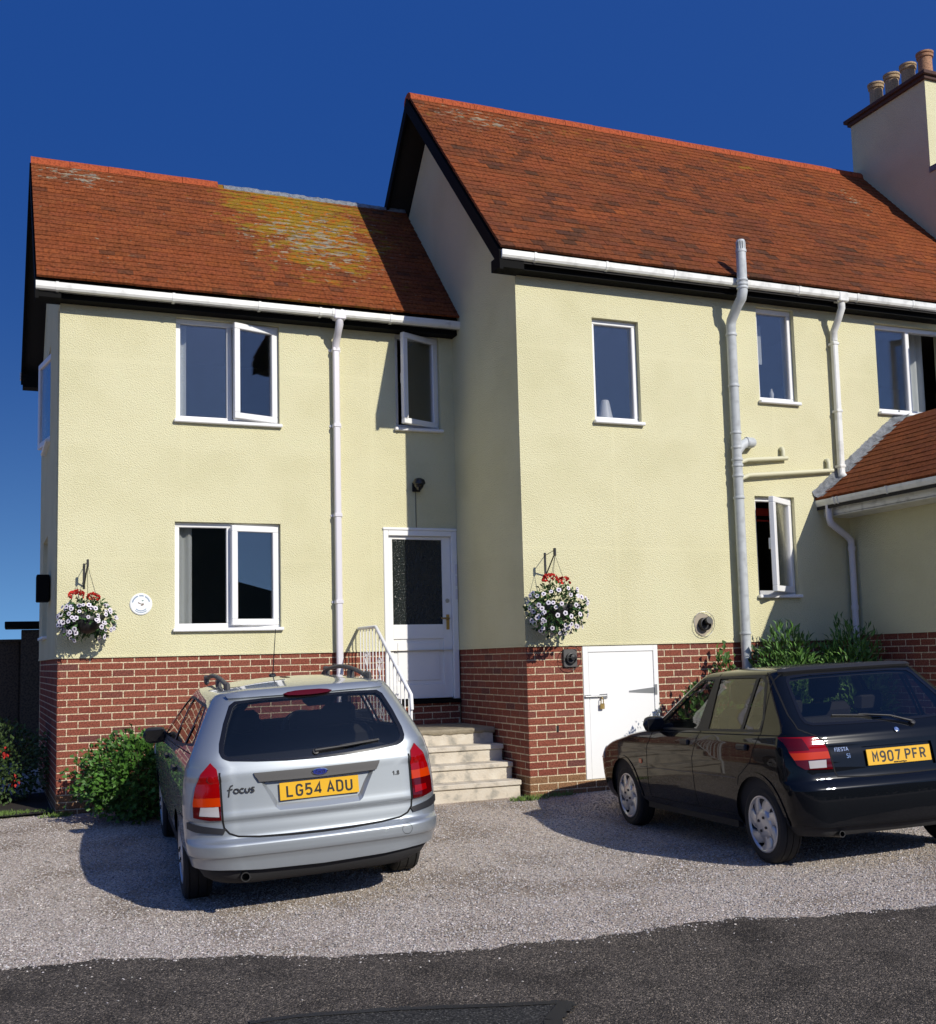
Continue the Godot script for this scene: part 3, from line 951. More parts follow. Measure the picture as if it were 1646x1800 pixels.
	mb.box(Vector3(-4.895, 3.84, -5.70), Vector3(-0.2, 3.93, -5.59))
	hpart("rear_gutter", mb, "gutter_white")

	# ---- chimney
	var ch := hknot("chimney", "tall shaded cream chimney stack with four pots")
	mb = MB.new()
	mb.box(Vector3(7.14, 4.2, -2.67), Vector3(7.80, 8.06, -1.12))
	mb.box(Vector3(7.138, 4.2, -1.12), Vector3(7.802, 6.72, -0.72))
	hpart("stack", mb, "render", "", ch)
	mb = MB.new()
	mb.bevel_box(Vector3(7.10, 8.06, -2.71), Vector3(7.84, 8.115, -1.08), 0.006)
	mb.bevel_box(Vector3(7.06, 8.115, -2.75), Vector3(7.88, 8.17, -1.04), 0.006)
	hpart("chimney_cap", mb, "cap_brick", "", ch)
	mb = MB.new()
	mb.box(Vector3(7.125, 6.66, -1.13), Vector3(7.815, 6.745, -0.70))
	hpart("flashing", mb, "lead", "", ch)
	for i in 4:
		var pt := MB.new()
		var h := 0.49 if i == 0 else 0.46 + 0.02 * i
		pt.lathe([Vector2(0.12, 0), Vector2(0.105, 0.03), Vector2(0.10, h - 0.09), Vector2(0.118, h - 0.08), Vector2(0.122, h - 0.05), Vector2(0.112, h - 0.04), Vector2(0.128, h - 0.025), Vector2(0.128, h), Vector2(0.095, h), Vector2(0.09, 0.02)], Transform3D(Basis.IDENTITY, Vector3(7.45, 8.165, -1.39 - i * 0.34)), 20)
		hpart("chimney_pot", pt, "pot_buff" if i else "clay_pot", "", ch)
	mb = MB.new()
	mb.box(Vector3(7.2, 8.155, -2.6), Vector3(7.7, 8.19, -1.2))
	hpart("flaunching", mb, "cement", "", ch)

	# ---- windows
	window(TL * Transform3D(Basis.IDENTITY, Vector3(-3.302, 2.605, 0)), 1.16, 1.16, [[0.0, 0.60, 0.0], [0.60, 1.16, 0.30]], "upper two light window of the lower wing, right casement ajar")
	window(TL * Transform3D(Basis.IDENTITY, Vector3(-3.312, 0.293, 0)), 1.168, 1.172, [[0.0, 0.60, 0.0], [0.60, 1.168, 0.16]], "ground floor two light window with a pale curtain")
	window(TL * Transform3D(Basis.IDENTITY, Vector3(-0.745, 2.65, 0)), 0.57, 1.165, [[0.0, 0.57, 0.42]], "narrow window above the front door, casement swung open")
	window(TM * Transform3D(Basis.IDENTITY, Vector3(0.917, 2.45, 0)), 0.588, 1.155, [[0.0, 0.588, 0.0]], "tall fixed window with a vase on its inner sill")
	window(TM * Transform3D(Basis.IDENTITY, Vector3(3.118, 2.815, 0)), 0.545, 1.13, [[0.0, 0.545, 0.0]], "small fixed upper window right of the soil pipe")
	window(TM * Transform3D(Basis.IDENTITY, Vector3(4.90, 2.79, 0)), 1.2, 1.125, [[0.0, 0.57, 0.0], [0.57, 1.2, 0.75]], "upper window at the right edge with open casement")
	window(TM * Transform3D(Basis.IDENTITY, Vector3(2.972, 0.53, 0)), 0.562, 1.15, [[0.0, 0.562, 0.55]], "ground floor narrow window, casement half open")
	window(TS * Transform3D(Basis.IDENTITY, Vector3(-2.55, 2.62, 0)), 0.95, 1.15, [[0.0, 0.95, 0.16]], "upper window in the narrow left side wall")
	window(TS * Transform3D(Basis.IDENTITY, Vector3(-2.75, 0.28, 0)), 0.95, 1.2, [[0.0, 0.95, 0.0]], "lower window in the narrow left side wall")

	# ---- front door
	var dk := hknot("door", "white half glazed front door at the top of the steps")
	mb = MB.new()
	var TD := TL
	mb.bevel_box(Vector3(-0.928, -0.58, -0.12), Vector3(-0.865, 1.42, 0.012), 0.006, TD); mb.bevel_box(Vector3(-0.075, -0.58, -0.12), Vector3(-0.004, 1.42, 0.012), 0.006, TD)
	mb.bevel_box(Vector3(-0.865, 1.355, -0.12), Vector3(-0.075, 1.42, 0.0115), 0.006, TD)
	mb.bevel_box(Vector3(-0.935, 1.42, -0.10), Vector3(-0.004, 1.452, 0.022), 0.006, TD)
	hpart("frame", mb, "white_paint", "", dk)
	mb = MB.new()
	var z0 := -0.075; var z1 := -0.03
	mb.bevel_box(Vector3(-0.862, -0.565, z0), Vector3(-0.81, 1.352, z1), 0.003, TD); mb.bevel_box(Vector3(-0.185, -0.565, z0), Vector3(-0.078, 1.352, z1), 0.003, TD)
	mb.bevel_box(Vector3(-0.81, 1.315, z0), Vector3(-0.185, 1.352, z1 - 0.0005), 0.003, TD); mb.bevel_box(Vector3(-0.81, 0.135, z0), Vector3(-0.185, 0.305, z1 - 0.0005), 0.003, TD); mb.bevel_box(Vector3(-0.81, -0.565, z0), Vector3(-0.185, -0.40, z1 - 0.0005), 0.003, TD)
	mb.bevel_box(Vector3(-0.81, -0.40, z0), Vector3(-0.185, 0.135, z1 - 0.016), 0.003, TD)
	mb.bevel_box(Vector3(-0.76, -0.355, z1 - 0.016), Vector3(-0.235, 0.095, z1 - 0.007), 0.005, TD)
	hpart("leaf", mb, "white_paint", "", dk)
	mb = MB.new()
	mb.box(Vector3(-0.812, 0.303, -0.062), Vector3(-0.183, 1.317, -0.05), TD)
	hpart("pane", mb, "glass_obscure", "", dk)
	mb = MB.new()
	mb.bevel_box(Vector3(-0.148, 0.24, z1), Vector3(-0.108, 0.42, z1 + 0.008), 0.003, TD)
	mb.tube([TD * Vector3(-0.128, 0.37, z1), TD * Vector3(-0.128, 0.37, z1 + 0.05), TD * Vector3(-0.23, 0.375, z1 + 0.055)], 0.009, 8)
	hpart("handle", mb, "brass", "", dk)
	mb = MB.new()
	mb.lathe([Vector2(0.0, 0.012), Vector2(0.024, 0.010), Vector2(0.026, 0.0)], TD * Transform3D(Basis(Vector3.RIGHT, PI / 2), Vector3(-0.128, 0.585, z1)), 16)
	hpart("lock", mb, "steel", "", dk)
	mb = MB.new()
	mb.box(Vector3(-0.94, -0.625, -0.12), Vector3(-0.0, -0.582, 0.03), TD)
	hpart("threshold", mb, "black_timber", "", dk)
	mb = MB.new()
	for y in [0.90, 0.76, 0.60]:
		mb.bevel_box(Vector3(-0.036, y, 0.012), Vector3(-0.010, y + 0.12, 0.024), 0.003, TD)
		mb.box(Vector3(-0.028, y + 0.03, 0.024), Vector3(-0.018, y + 0.045, 0.027), TD)
	hpart("bell_push", mb, "pipe_lilac", "", dk)

	# ---- store door in the plinth
	var sk := hknot("store_door", "low white store door in the brick plinth")
	mb = MB.new()
	mb.bevel_box(Vector3(0.667, -1.41, -0.09), Vector3(0.732, -0.012, -0.004), 0.003); mb.bevel_box(Vector3(1.535, -1.41, -0.09), Vector3(1.591, -0.012, -0.004), 0.003)
	mb.bevel_box(Vector3(0.732, -0.075, -0.09), Vector3(1.535, -0.012, -0.0045), 0.003)
	hpart("frame", mb, "white_paint", "", sk)
	mb = MB.new()
	mb.bevel_box(Vector3(0.737, -1.408, -0.06), Vector3(1.531, -0.079, -0.012), 0.003)
	hpart("leaf", mb, "white_paint", "", sk)
	mb = MB.new()
	mb.prism(PackedVector2Array([Vector2(1.53, -0.47), Vector2(1.53, -0.535), Vector2(1.22, -0.515), Vector2(1.22, -0.498)]), -0.012, -0.007)
	mb.box(Vector3(1.535, -0.55, -0.004), Vector3(1.565, -0.44, 0.003))
	hpart("hinge", mb, "steel", "", sk)
	mb = MB.new()
	mb.tube([Vector3(0.675, -0.545, 0.008), Vector3(0.93, -0.545, 0.008)], 0.010, 8)
	mb.box(Vector3(0.675, -0.565, -0.012), Vector3(0.75, -0.525, 0.002)); mb.box(Vector3(0.86, -0.57, -0.012), Vector3(0.945, -0.52, 0.002))
	hpart("bolt", mb, "steel", "", sk)
	mb = MB.new()
	mb.bevel_box(Vector3(0.845, -0.68, 0.010), Vector3(0.895, -0.62, 0.030), 0.005)
	mb.tube([Vector3(0.855, -0.62, 0.02), Vector3(0.857, -0.575, 0.02), Vector3(0.870, -0.56, 0.02), Vector3(0.883, -0.575, 0.02), Vector3(0.885, -0.62, 0.02)], 0.005, 6)
	hpart("padlock", mb, "brass", "", sk)

	pipes(LZ)

func bricks_return(parent: Node3D, T: Transform3D, gnd: Callable) -> void:
	# the return wall is bonded from its outer corner, so its bricks run the other way
	var from := brick_list.size()
	bricks(parent, T, 0.0, 1.885, 0.004, -0.068, 22, 0, [], gnd)
	for i in range(from, brick_list.size()):
		var d = brick_list[i]
		var a: float = d.lo.x
		d.lo.x = -d.hi.x - 0.012
		d.hi.x = -a - 0.012
		var wp: Vector3 = d.t * ((d.lo + d.hi) / 2.0)
		var dd := cam_at - wp
		d.s = maxf(0.0, Vector3(-1, 0, 0).dot(dd.normalized())) / dd.length_squared()

func ridge_tile(mb: MB, x0: float, x1: float, y: float, z: float, lift: float) -> void:
	var rings := []; var norms := []
	for x in [x0, x1]:
		var ring := PackedVector3Array(); var nr := PackedVector3Array()
		for j in 11:
			var a := PI * (1.0 - j / 10.0) 
			var p := Vector2(cos(a) * 0.135, pow(maxf(sin(a), 0.0), 0.8) * 0.125 - 0.105)
			ring.append(Vector3(x, y + p.y + lift + 0.02, z - p.x))
			nr.append(Vector3(0, sin(a) + 0.25, -cos(a)).normalized())
		rings.append(ring); norms.append(nr)
	mb.ring_strip([rings[0], rings[1]], [norms[0], norms[1]], false)
	for e in 2:
		var ctr := Vector3(x0 if e == 0 else x1, y - 0.06, z)
		for j in 10:
			if e == 0: mb.tri(ctr, rings[0][j], rings[0][j + 1])
			else: mb.tri(ctr, rings[1][j + 1], rings[1][j])

func barge(mb: MB, a: Vector3, b: Vector3, x0: float, x1: float, depth: float) -> void:
	var d := Vector3(0, -depth, 0)
	var q: Array = [a, b, b + d, a + d]
	if b.z < a.z: q.reverse()
	for i in 4: q[i].x = x0
	var w := Vector3(x1 - x0, 0, 0)
	mb.quad(q[0], q[1], q[2], q[3])
	mb.quad(q[3] + w, q[2] + w, q[1] + w, q[0] + w)
	for i in 4: mb.quad(q[(i + 1) % 4], q[i], q[i] + w, q[(i + 1) % 4] + w)

func sq_pipe(mb: MB, path: Array, w: float) -> void:
	# square section downpipe with slightly rounded arrises
	mb.tube(path, w * 0.5 * 1.16, 8)

func pipes(LZ: float) -> void:
	# white downpipe of the lower wing
	var k := hknot("downpipe", "white square downpipe between the lower wing windows")
	var mb := MB.new()
	var px := -1.49
	mb.bevel_box(Vector3(px - 0.037, -1.7, LZ + 0.03), Vector3(px + 0.037, 3.62, LZ + 0.10), 0.012)
	mb.tube([Vector3(px, 3.86, LZ + 0.24), Vector3(px, 3.78, LZ + 0.24), Vector3(px, 3.70, LZ + 0.17), Vector3(px, 3.60, LZ + 0.075), Vector3(px, 3.52, LZ + 0.066)], 0.043, 10)
	mb.bevel_box(Vector3(px - 0.07, 3.83, LZ + 0.17), Vector3(px + 0.07, 3.94, LZ + 0.292), 0.01)
	hpart("pipe", mb, "pipe_lilac", "", k)
	for y in [3.5, 2.6, 1.55, 0.55, -0.45]:
		mb = MB.new()
		mb.bevel_box(Vector3(px - 0.044, y, LZ + 0.0), Vector3(px + 0.044, y + 0.045, LZ + 0.107), 0.006)
		mb.box(Vector3(px - 0.07, y + 0.01, LZ), Vector3(px + 0.07, y + 0.035, LZ + 0.012))
		hpart("pipe_clip", mb, "pipe_lilac", "", k)
	# white downpipe ending on the extension roof
	k = hknot("downpipe", "white square downpipe ending above the extension roof")
	mb = MB.new()
	px = 4.20
	mb.bevel_box(Vector3(px - 0.037, 1.98, 0.03), Vector3(px + 0.037, 3.72, 0.10), 0.012)
	mb.tube([Vector3(px, 4.07, 0.23), Vector3(px, 3.96, 0.23), Vector3(px, 3.84, 0.16), Vector3(px, 3.72, 0.072), Vector3(px, 3.60, 0.066)], 0.043, 10)
	mb.tube([Vector3(px, 2.02, 0.066), Vector3(px, 1.96, 0.07), Vector3(px + 0.01, 1.915, 0.13)], 0.043, 10)
	mb.bevel_box(Vector3(px - 0.07, 4.03, 0.17), Vector3(px + 0.07, 4.146, 0.293), 0.01)
	hpart("pipe", mb, "gutter_white", "", k)
	for y in [3.55, 2.72, 2.05]:
		mb = MB.new()
		mb.bevel_box(Vector3(px - 0.044, y, 0.0), Vector3(px + 0.044, y + 0.035, 0.107), 0.006)
		hpart("pipe_clip", mb, "gutter_white", "", k)
	# soil pipe
	k = hknot("soil_pipe", "thick grey soil and vent pipe rising past the gutter")
	mb = MB.new()
	px = 2.685
	mb.tube([Vector3(px, -1.7, 0.10), Vector3(px, 3.64, 0.10), Vector3(px, 3.70, 0.12), Vector3(px + 0.004, 3.83, 0.23), Vector3(px + 0.006, 3.90, 0.315), Vector3(px + 0.008, 3.98, 0.345), Vector3(px + 0.008, 4.44, 0.345)], 0.056, 20)
	hpart("pipe", mb, "pipe_grey", "", k)
	for y in [3.52, 2.92, 2.37, 2.20, 2.06, 1.99, 1.87, 1.62, 0.08]:
		mb = MB.new()
		mb.lathe([Vector2(0.055, 0), Vector2(0.064, 0), Vector2(0.066, 0.012), Vector2(0.064, 0.028), Vector2(0.055, 0.03)], Transform3D(Basis.IDENTITY, Vector3(px, y, 0.10)), 20)
		hpart("pipe_collar", mb, "pipe_grey", "", k)
	for y in [4.00, 4.04, 4.09]:
		mb = MB.new()
		mb.lathe([Vector2(0.055, 0), Vector2(0.063, 0), Vector2(0.066, 0.012), Vector2(0.063, 0.024), Vector2(0.055, 0.025)], Transform3D(Basis.IDENTITY, Vector3(px + 0.008, y, 0.345)), 20)
		hpart("pipe_collar", mb, "pipe_grey", "", k)
	mb = MB.new()
	for i in 12:
		var a := TAU * i / 12.0
		mb.bevel_box(Vector3(-0.009, 0.03, 0.042), Vector3(0.009, 0.125, 0.054), 0.003, Transform3D(Basis(Vector3.UP, a), Vector3(px + 0.01, 4.43, 0.345)))
	mb.lathe([Vector2(0.055, 0.0), Vector2(0.062, 0.0), Vector2(0.062, 0.03), Vector2(0.050, 0.035)], Transform3D(Basis.IDENTITY, Vector3(px + 0.01, 4.43, 0.345)), 20)
	mb.lathe([Vector2(0.050, 0.12), Vector2(0.052, 0.125), Vector2(0.046, 0.145), Vector2(0.0, 0.150)], Transform3D(Basis.IDENTITY, Vector3(px + 0.01, 4.43, 0.345)), 20)
	hpart("vent_cowl", mb, "pipe_grey", "", k)
	mb = MB.new()
	mb.tube([Vector3(px, 2.16, 0.10), Vector3(px + 0.07, 2.24, 0.10), Vector3(px + 0.14, 2.28, 0.10), Vector3(px + 0.22, 2.285, 0.08), Vector3(px + 0.25, 2.285, -0.02)], 0.054, 16)
	mb.lathe([Vector2(0.054, 0), Vector2(0.062, 0), Vector2(0.064, 0.014), Vector2(0.062, 0.03), Vector2(0.054, 0.03)], Transform3D(Basis(Vector3(0, 0, 1), -PI / 2), Vector3(px + 0.13, 2.282, 0.10)), 16)
	hpart("branch", mb, "pipe_grey", "", k)
	var wp := hknot("waste_pipe", "short cream painted waste pipe joining the soil pipe")
	mb = MB.new()
	mb.tube([Vector3(px + 0.03, 2.04, 0.09), Vector3(px + 0.16, 2.085, 0.07), Vector3(3.37, 2.13, 0.045), Vector3(3.43, 2.135, 0.045)], 0.026, 10)
	mb.tube([Vector3(3.375, 2.13, 0.045), Vector3(3.375, 2.215, 0.045), Vector3(3.375, 2.245, 0.03), Vector3(3.375, 2.25, -0.02)], 0.026, 10)
	hpart("pipe", mb, "waste_pipe_paint", "", wp)
	wp = hknot("waste_pipe", "long cream painted waste pipe joining the soil pipe")
	mb = MB.new()
	mb.tube([Vector3(px + 0.03, 1.85, 0.09), Vector3(px + 0.17, 1.905, 0.07), Vector3(4.03, 2.01, 0.045), Vector3(4.09, 2.015, 0.045)], 0.026, 10)
	mb.tube([Vector3(4.03, 2.01, 0.045), Vector3(4.03, 2.10, 0.045), Vector3(4.03, 2.135, 0.03), Vector3(4.03, 2.14, -0.02)], 0.026, 10)
	hpart("pipe", mb, "waste_pipe_paint", "", wp)
	# extension gutter, fascia, downpipe and flashing
	k = hknot("gutter", "white gutter of the side extension")
	var T := Transform3D(Basis(Vector3(1, 0, 0), Vector3.UP, Vector3(0, 0, 1)), Vector3(3.835, 1.645, 0.005))
	mb = MB.new()
	mb.prism(PackedVector2Array([Vector2(0, 0), Vector2(0.0, -0.03), Vector2(0.015, -0.07), Vector2(0.055, -0.088), Vector2(0.09, -0.07), Vector2(0.112, -0.03), Vector2(0.112, 0), Vector2(0.105, 0), Vector2(0.104, -0.03), Vector2(0.055, -0.08), Vector2(0.008, -0.03), Vector2(0.006, 0)]), 0, 3.1, T)
	mb.prism(PackedVector2Array([Vector2(0, 0), Vector2(0.0, -0.03), Vector2(0.015, -0.07), Vector2(0.055, -0.088), Vector2(0.09, -0.07), Vector2(0.112, -0.03), Vector2(0.112, 0)]), -0.004, 0, T)
	hpart("trough", mb, "gutter_white", "", k)
	for z in [0.30, 0.36, 1.15, 2.0]:
		mb = MB.new()
		mb.prism(PackedVector2Array([Vector2(-0.006, 0.005), Vector2(-0.006, -0.035), Vector2(0.012, -0.076), Vector2(0.055, -0.096), Vector2(0.094, -0.076), Vector2(0.118, -0.03), Vector2(0.118, 0.005)]), z, z + 0.025, T)
		hpart("gutter_clip", mb, "gutter_white", "", k)
	mb = MB.new()
	mb.box(Vector3(3.955, 1.46, 0.0), Vector3(3.98, 1.62, 3.1)); mb.box(Vector3(3.955, 1.45, 0.0), Vector3(4.335, 1.468, 3.1))
	hpart("fascia", mb, "gutter_white", "white fascia and soffit of the extension")
	k = hknot("downpipe", "pale downpipe bending back to the extension corner")
	mb = MB.new()
	mb.tube([Vector3(3.89, 1.58, 0.17), Vector3(3.89, 1.42, 0.17), Vector3(3.91, 1.36, 0.17), Vector3(4.20, 1.22, 0.10), Vector3(4.262, 1.17, 0.09), Vector3(4.266, 1.10, 0.09), Vector3(4.266, -1.6, 0.09)], 0.038, 12)
	hpart("pipe", mb, "pipe_lilac", "", k)
	for y in [1.05, 0.35]:
		mb = MB.new()
		mb.lathe([Vector2(0.037, 0), Vector2(0.046, 0), Vector2(0.046, 0.05), Vector2(0.037, 0.05)], Transform3D(Basis.IDENTITY, Vector3(4.266, y, 0.09)), 12)
		hpart("pipe_clip", mb, "pipe_lilac", "", k)
	mb = MB.new()
	var r3 := RandomNumberGenerator.new()
	r3.seed = 9
	var rings := []; var norms := []
	var a0 := Vector3(3.83, 1.66, 0); var a1 := Vector3(5.24, 2.74, 0)
	for i in 46:
		var p := a0.lerp(a1, i / 45.0)
		var b := r3.randf_range(-0.010, 0.010)
		var c := r3.randf_range(-0.010, 0.010)
		var q := [p + Vector3(-0.03, 0.09 + b, 0.004), p + Vector3(-0.02, 0.06 + c, 0.016), p + Vector3(0.0, 0.025 + b, 0.03 + c), p + Vector3(0.01, 0.02 + c, 0.07), p + Vector3(0.012, 0.016 + b, 0.13 + b)]
		var ring := PackedVector3Array(q)
		var nr := PackedVector3Array()
		for j in 5:
			nr.append((Vector3(-0.4, 0.4, 0.9).lerp(Vector3(-0.5, 0.75, 0.1), j / 4.0) + Vector3(r3.randf_range(-0.4, 0.4), r3.randf_range(-0.3, 0.3), 0)).normalized())
		rings.append(ring); norms.append(nr)
	mb.ring_strip(rings, norms, false)
	hpart("lead_flashing", mb, "lead", "crinkled lead flashing between extension roof and wall")
	mb = MB.new()
	mb.prism(PackedVector2Array([Vector2(5.02, 2.56), Vector2(5.22, 2.72), Vector2(5.42, 2.56), Vector2(5.42, 2.52), Vector2(5.22, 2.66), Vector2(5.02, 2.52)]), 0.002, 3.15)
	hpart("lead_ridge", mb, "lead", "smooth grey capping on the extension ridge")

# ---------------------------------------------------------------- setting
func make_ground() -> void:
	var mb := MB.new()
	var xs := []; var zs := []
	var x := -12.0
	while x <= 12.01: xs.append(x); x += 0.25
	var z := -12.0
	while z <= 14.01: zs.append(z); z += 0.25
	for e in [20.0, 45.0, 110.0, 260.0]:
		xs.push_front(-e); xs.append(e); zs.push_front(-e); zs.append(e)
	var w := xs.size()
	for j in zs.size():
		for i in w:
			var e := 0.05
			var nn := Vector3(-(gh(xs[i] + e, zs[j]) - gh(xs[i] - e, zs[j])) / (2 * e), 1.0, -(gh(xs[i], zs[j] + e) - gh(xs[i], zs[j] - e)) / (2 * e)).normalized()
			mb.vert(Vector3(xs[i], gh(xs[i], zs[j]), zs[j]), nn)
	for j in zs.size() - 1:
		for i in w - 1:
			var a := j * w + i
			mb.tri_i(a, a + w, a + w + 1); mb.tri_i(a, a + w + 1, a + 1)
	var g := build("gravel_ground", mb, M["gravel"])
	tag(g, "pale pinkish grey gravel forecourt in front of the house", "ground", "", "structure")
	# the lane: a sheet with a ragged edge
	var edge: Array[Vector2] = []
	var anchors := [[-40.0, -7.5], [-12.0, 1.6], [-7.0, 3.2], [-4.967, 3.70], [-4.614, 3.73], [-4.435, 3.78], [-3.935, 4.00], [-3.223, 4.41], [-2.929, 4.52], [-2.566, 4.66], [-1.991, 4.76], [-1.48, 4.84], [-1.249, 4.79], [-0.923, 4.89], [-0.611, 5.02], [-0.283, 5.13], [0.25, 5.25], [3.0, 5.95], [8.0, 7.4], [40.0, 17.0]]
	var r2 := RandomNumberGenerator.new()
	r2.seed = 77
	for i in anchors.size() - 1:
		var a := Vector2(anchors[i][0], anchors[i][1]); var b := Vector2(anchors[i + 1][0], anchors[i + 1][1])
		var n := clampi(int(a.distance_to(b) / 0.035), 1, 160)
		for k in n:
			var p := a.lerp(b, float(k) / n)
			if absf(p.x) < 12: p.y += r2.randf_range(-0.022, 0.022) + 0.02 * sin(p.x * 9.0) + 0.012 * sin(p.x * 23.0 + 1.0)
			edge.append(p)
	edge.append(Vector2(40, 17))
	mb = MB.new()
	for i in edge.size() - 1:
		var a: Vector2 = edge[i]; var b: Vector2 = edge[i + 1]
		var steps := [0.0, 0.03, 0.3, 0.7, 1.2, 2.0, 3.2, 5.0, 7.5]
		for k in steps.size() - 1:
			var q: Array[Vector3] = []
			for e in [[a, steps[k]], [a, steps[k + 1]], [b, steps[k + 1]], [b, steps[k]]]:
				var p := Vector2(e[0].x, e[0].y + e[1])
				q.append(Vector3(p.x, gh(p.x, p.y) + (0.002 if e[1] == 0.0 else 0.010), p.y))
			mb.quad(q[0], q[1], q[2], q[3])
	tag(build("road", mb, M["asphalt"]), "dark asphalt lane with a ragged gravel edge", "road", "", "structure")
	# the repair patch
	var pp := PackedVector2Array([Vector2(-3.90, 5.29), Vector2(-3.69, 5.305), Vector2(-3.235, 5.44), Vector2(-2.80, 5.62), Vector2(-2.49, 5.735), Vector2(-2.55, 5.80), Vector2(-2.66, 5.92), Vector2(-2.95, 6.6), Vector2(-4.6, 6.2)])
	mb = MB.new()
	var tr := Geometry2D.triangulate_polygon(pp)
	for i in range(0, tr.size(), 3):
		var t: Array[Vector3] = []
		for k in 3: t.append(Vector3(pp[tr[i + k]].x, gh(pp[tr[i + k]].x, pp[tr[i + k]].y) + 0.0155, pp[tr[i + k]].y))
		if (t[1] - t[0]).cross(t[2] - t[0]).y < 0: t.reverse()
		mb.tri(t[0], t[1], t[2])
	tag(build("road_patch", mb, M["asphalt_patch"]), "smoother darker repair patch in the lane at the bottom edge", "road patch", "", "structure")
	mb = MB.new()
	for i in pp.size() - 1:
		var a := pp[i]; var b := pp[i + 1]
		if i > 6: break
		var d := (b - a).normalized() * 0.5
		var nn := Vector2(-d.y, d.x) * (0.05 if i < 4 else 0.09)
		var n := 8
		for k in n:
			var p0 := a.lerp(b, float(k) / n); var p1 := a.lerp(b, float(k + 1) / n)
			var w0 := nn * r2.randf_range(0.6, 1.2)
			var q: Array[Vector3] = []
			for e in [p0 - w0, p1 - w0, p1 + nn, p0 + nn]: q.append(Vector3(e.x, gh(e.x, e.y) + 0.0195, e.y))
			if (q[1] - q[0]).cross(q[2] - q[0]).y < 0: q.reverse()
			mb.quad(q[0], q[1], q[2], q[3])
	tag(build("tar_joint", mb, M["tar"]), "black tar line sealing the edge of the road patch", "tar line", "", "structure")

	# loose stones
	var st := MB.new()
	var top := Vector3(0, 0.45, 0); var bot := Vector3(0, -0.35, 0)
	var ring: Array[Vector3] = [Vector3(0.5, 0.05, 0.1), Vector3(0.15, -0.05, 0.45), Vector3(-0.42, 0.08, 0.3), Vector3(-0.48, -0.02, -0.2), Vector3(0.05, 0.06, -0.5)]
	for i in 5:
		st.tri(top, ring[i], ring[(i + 4) % 5]); st.tri(bot, ring[(i + 4) % 5], ring[i])
	var mm := MultiMesh.new()
	mm.transform_format = MultiMesh.TRANSFORM_3D
	mm.use_colors = true
	mm.mesh = st.mesh()
	var tf: Array[Transform3D] = []
	var cs: Array[Color] = []
	var tries := 0
	while tf.size() < 105000 and tries < 400000:
		tries += 1
		var p := Vector3(r2.randf_range(-5.6, 5.0), 0, r2.randf_range(-2.2, 5.5))
		var lane := lane_z(p.x)
		var on_road := p.z > lane
		if on_road:
			var depth := p.z - lane
			if r2.randf() > 0.50 * exp(-depth / 0.05) + 0.012 * exp(-depth / 0.6): continue
		if p.z < -1.88 and p.x > -4.55 or p.z < 0.0 and p.x > -1.27: continue
		p.y = gh(p.x, p.z)
		if not in_frame(p): continue
		# fewer far away: the same number for each piece of the picture
		var dist := (p - cam_at).length()
		if r2.randf() > pow(6.0 / maxf(6.0, dist), 1.0): continue
		var s := r2.randf_range(0.0065, 0.0135)
		if r2.randf() < 0.03: s *= 1.5
		if on_road: p.y += 0.010
		tf.append(Transform3D(Basis.from_euler(Vector3(r2.randf() * 0.8, r2.randf() * TAU, r2.randf() * 0.8)).scaled(Vector3(s * 1.2, s * 0.8, s)), p + Vector3(0, s * 0.2, 0)))
		var k := r2.randf()
		var b := lerpf(0.22, 0.56, r2.randf())
		if k < 0.06: b = 0.12
		elif k > 0.985: b = 0.75
		cs.append(Color(b * r2.randf_range(1.0, 1.06), b * r2.randf_range(0.93, 0.98), b * r2.randf_range(0.86, 0.96)))
	mm.instance_count = tf.size()
	for i in tf.size():
		mm.set_instance_transform(i, tf[i]); mm.set_instance_color(i, cs[i])
	var mi := MultiMeshInstance3D.new()
	mi.multimesh = mm
	mi.material_override = M["pebbles"]
	mi.name = "loose_gravel"
	add_child(mi)
	tag(mi, "loose gravel chippings spread over the forecourt", "gravel", "", "stuff")

func lane_z(x: float) -> float:
	var an := [[-7.0, 3.2], [-4.967, 3.70], [-4.435, 3.78], [-3.935, 4.00], [-3.223, 4.41], [-2.566, 4.66], [-1.48, 4.84], [-0.923, 4.89], [-0.283, 5.13], [0.25, 5.25], [3.0, 5.95], [8.0, 7.4]]
	for i in an.size() - 1:
		if x < an[i + 1][0]: return lerpf(an[i][1], an[i + 1][1], (x - an[i][0]) / (an[i + 1][0] - an[i][0]))
	return 7.4

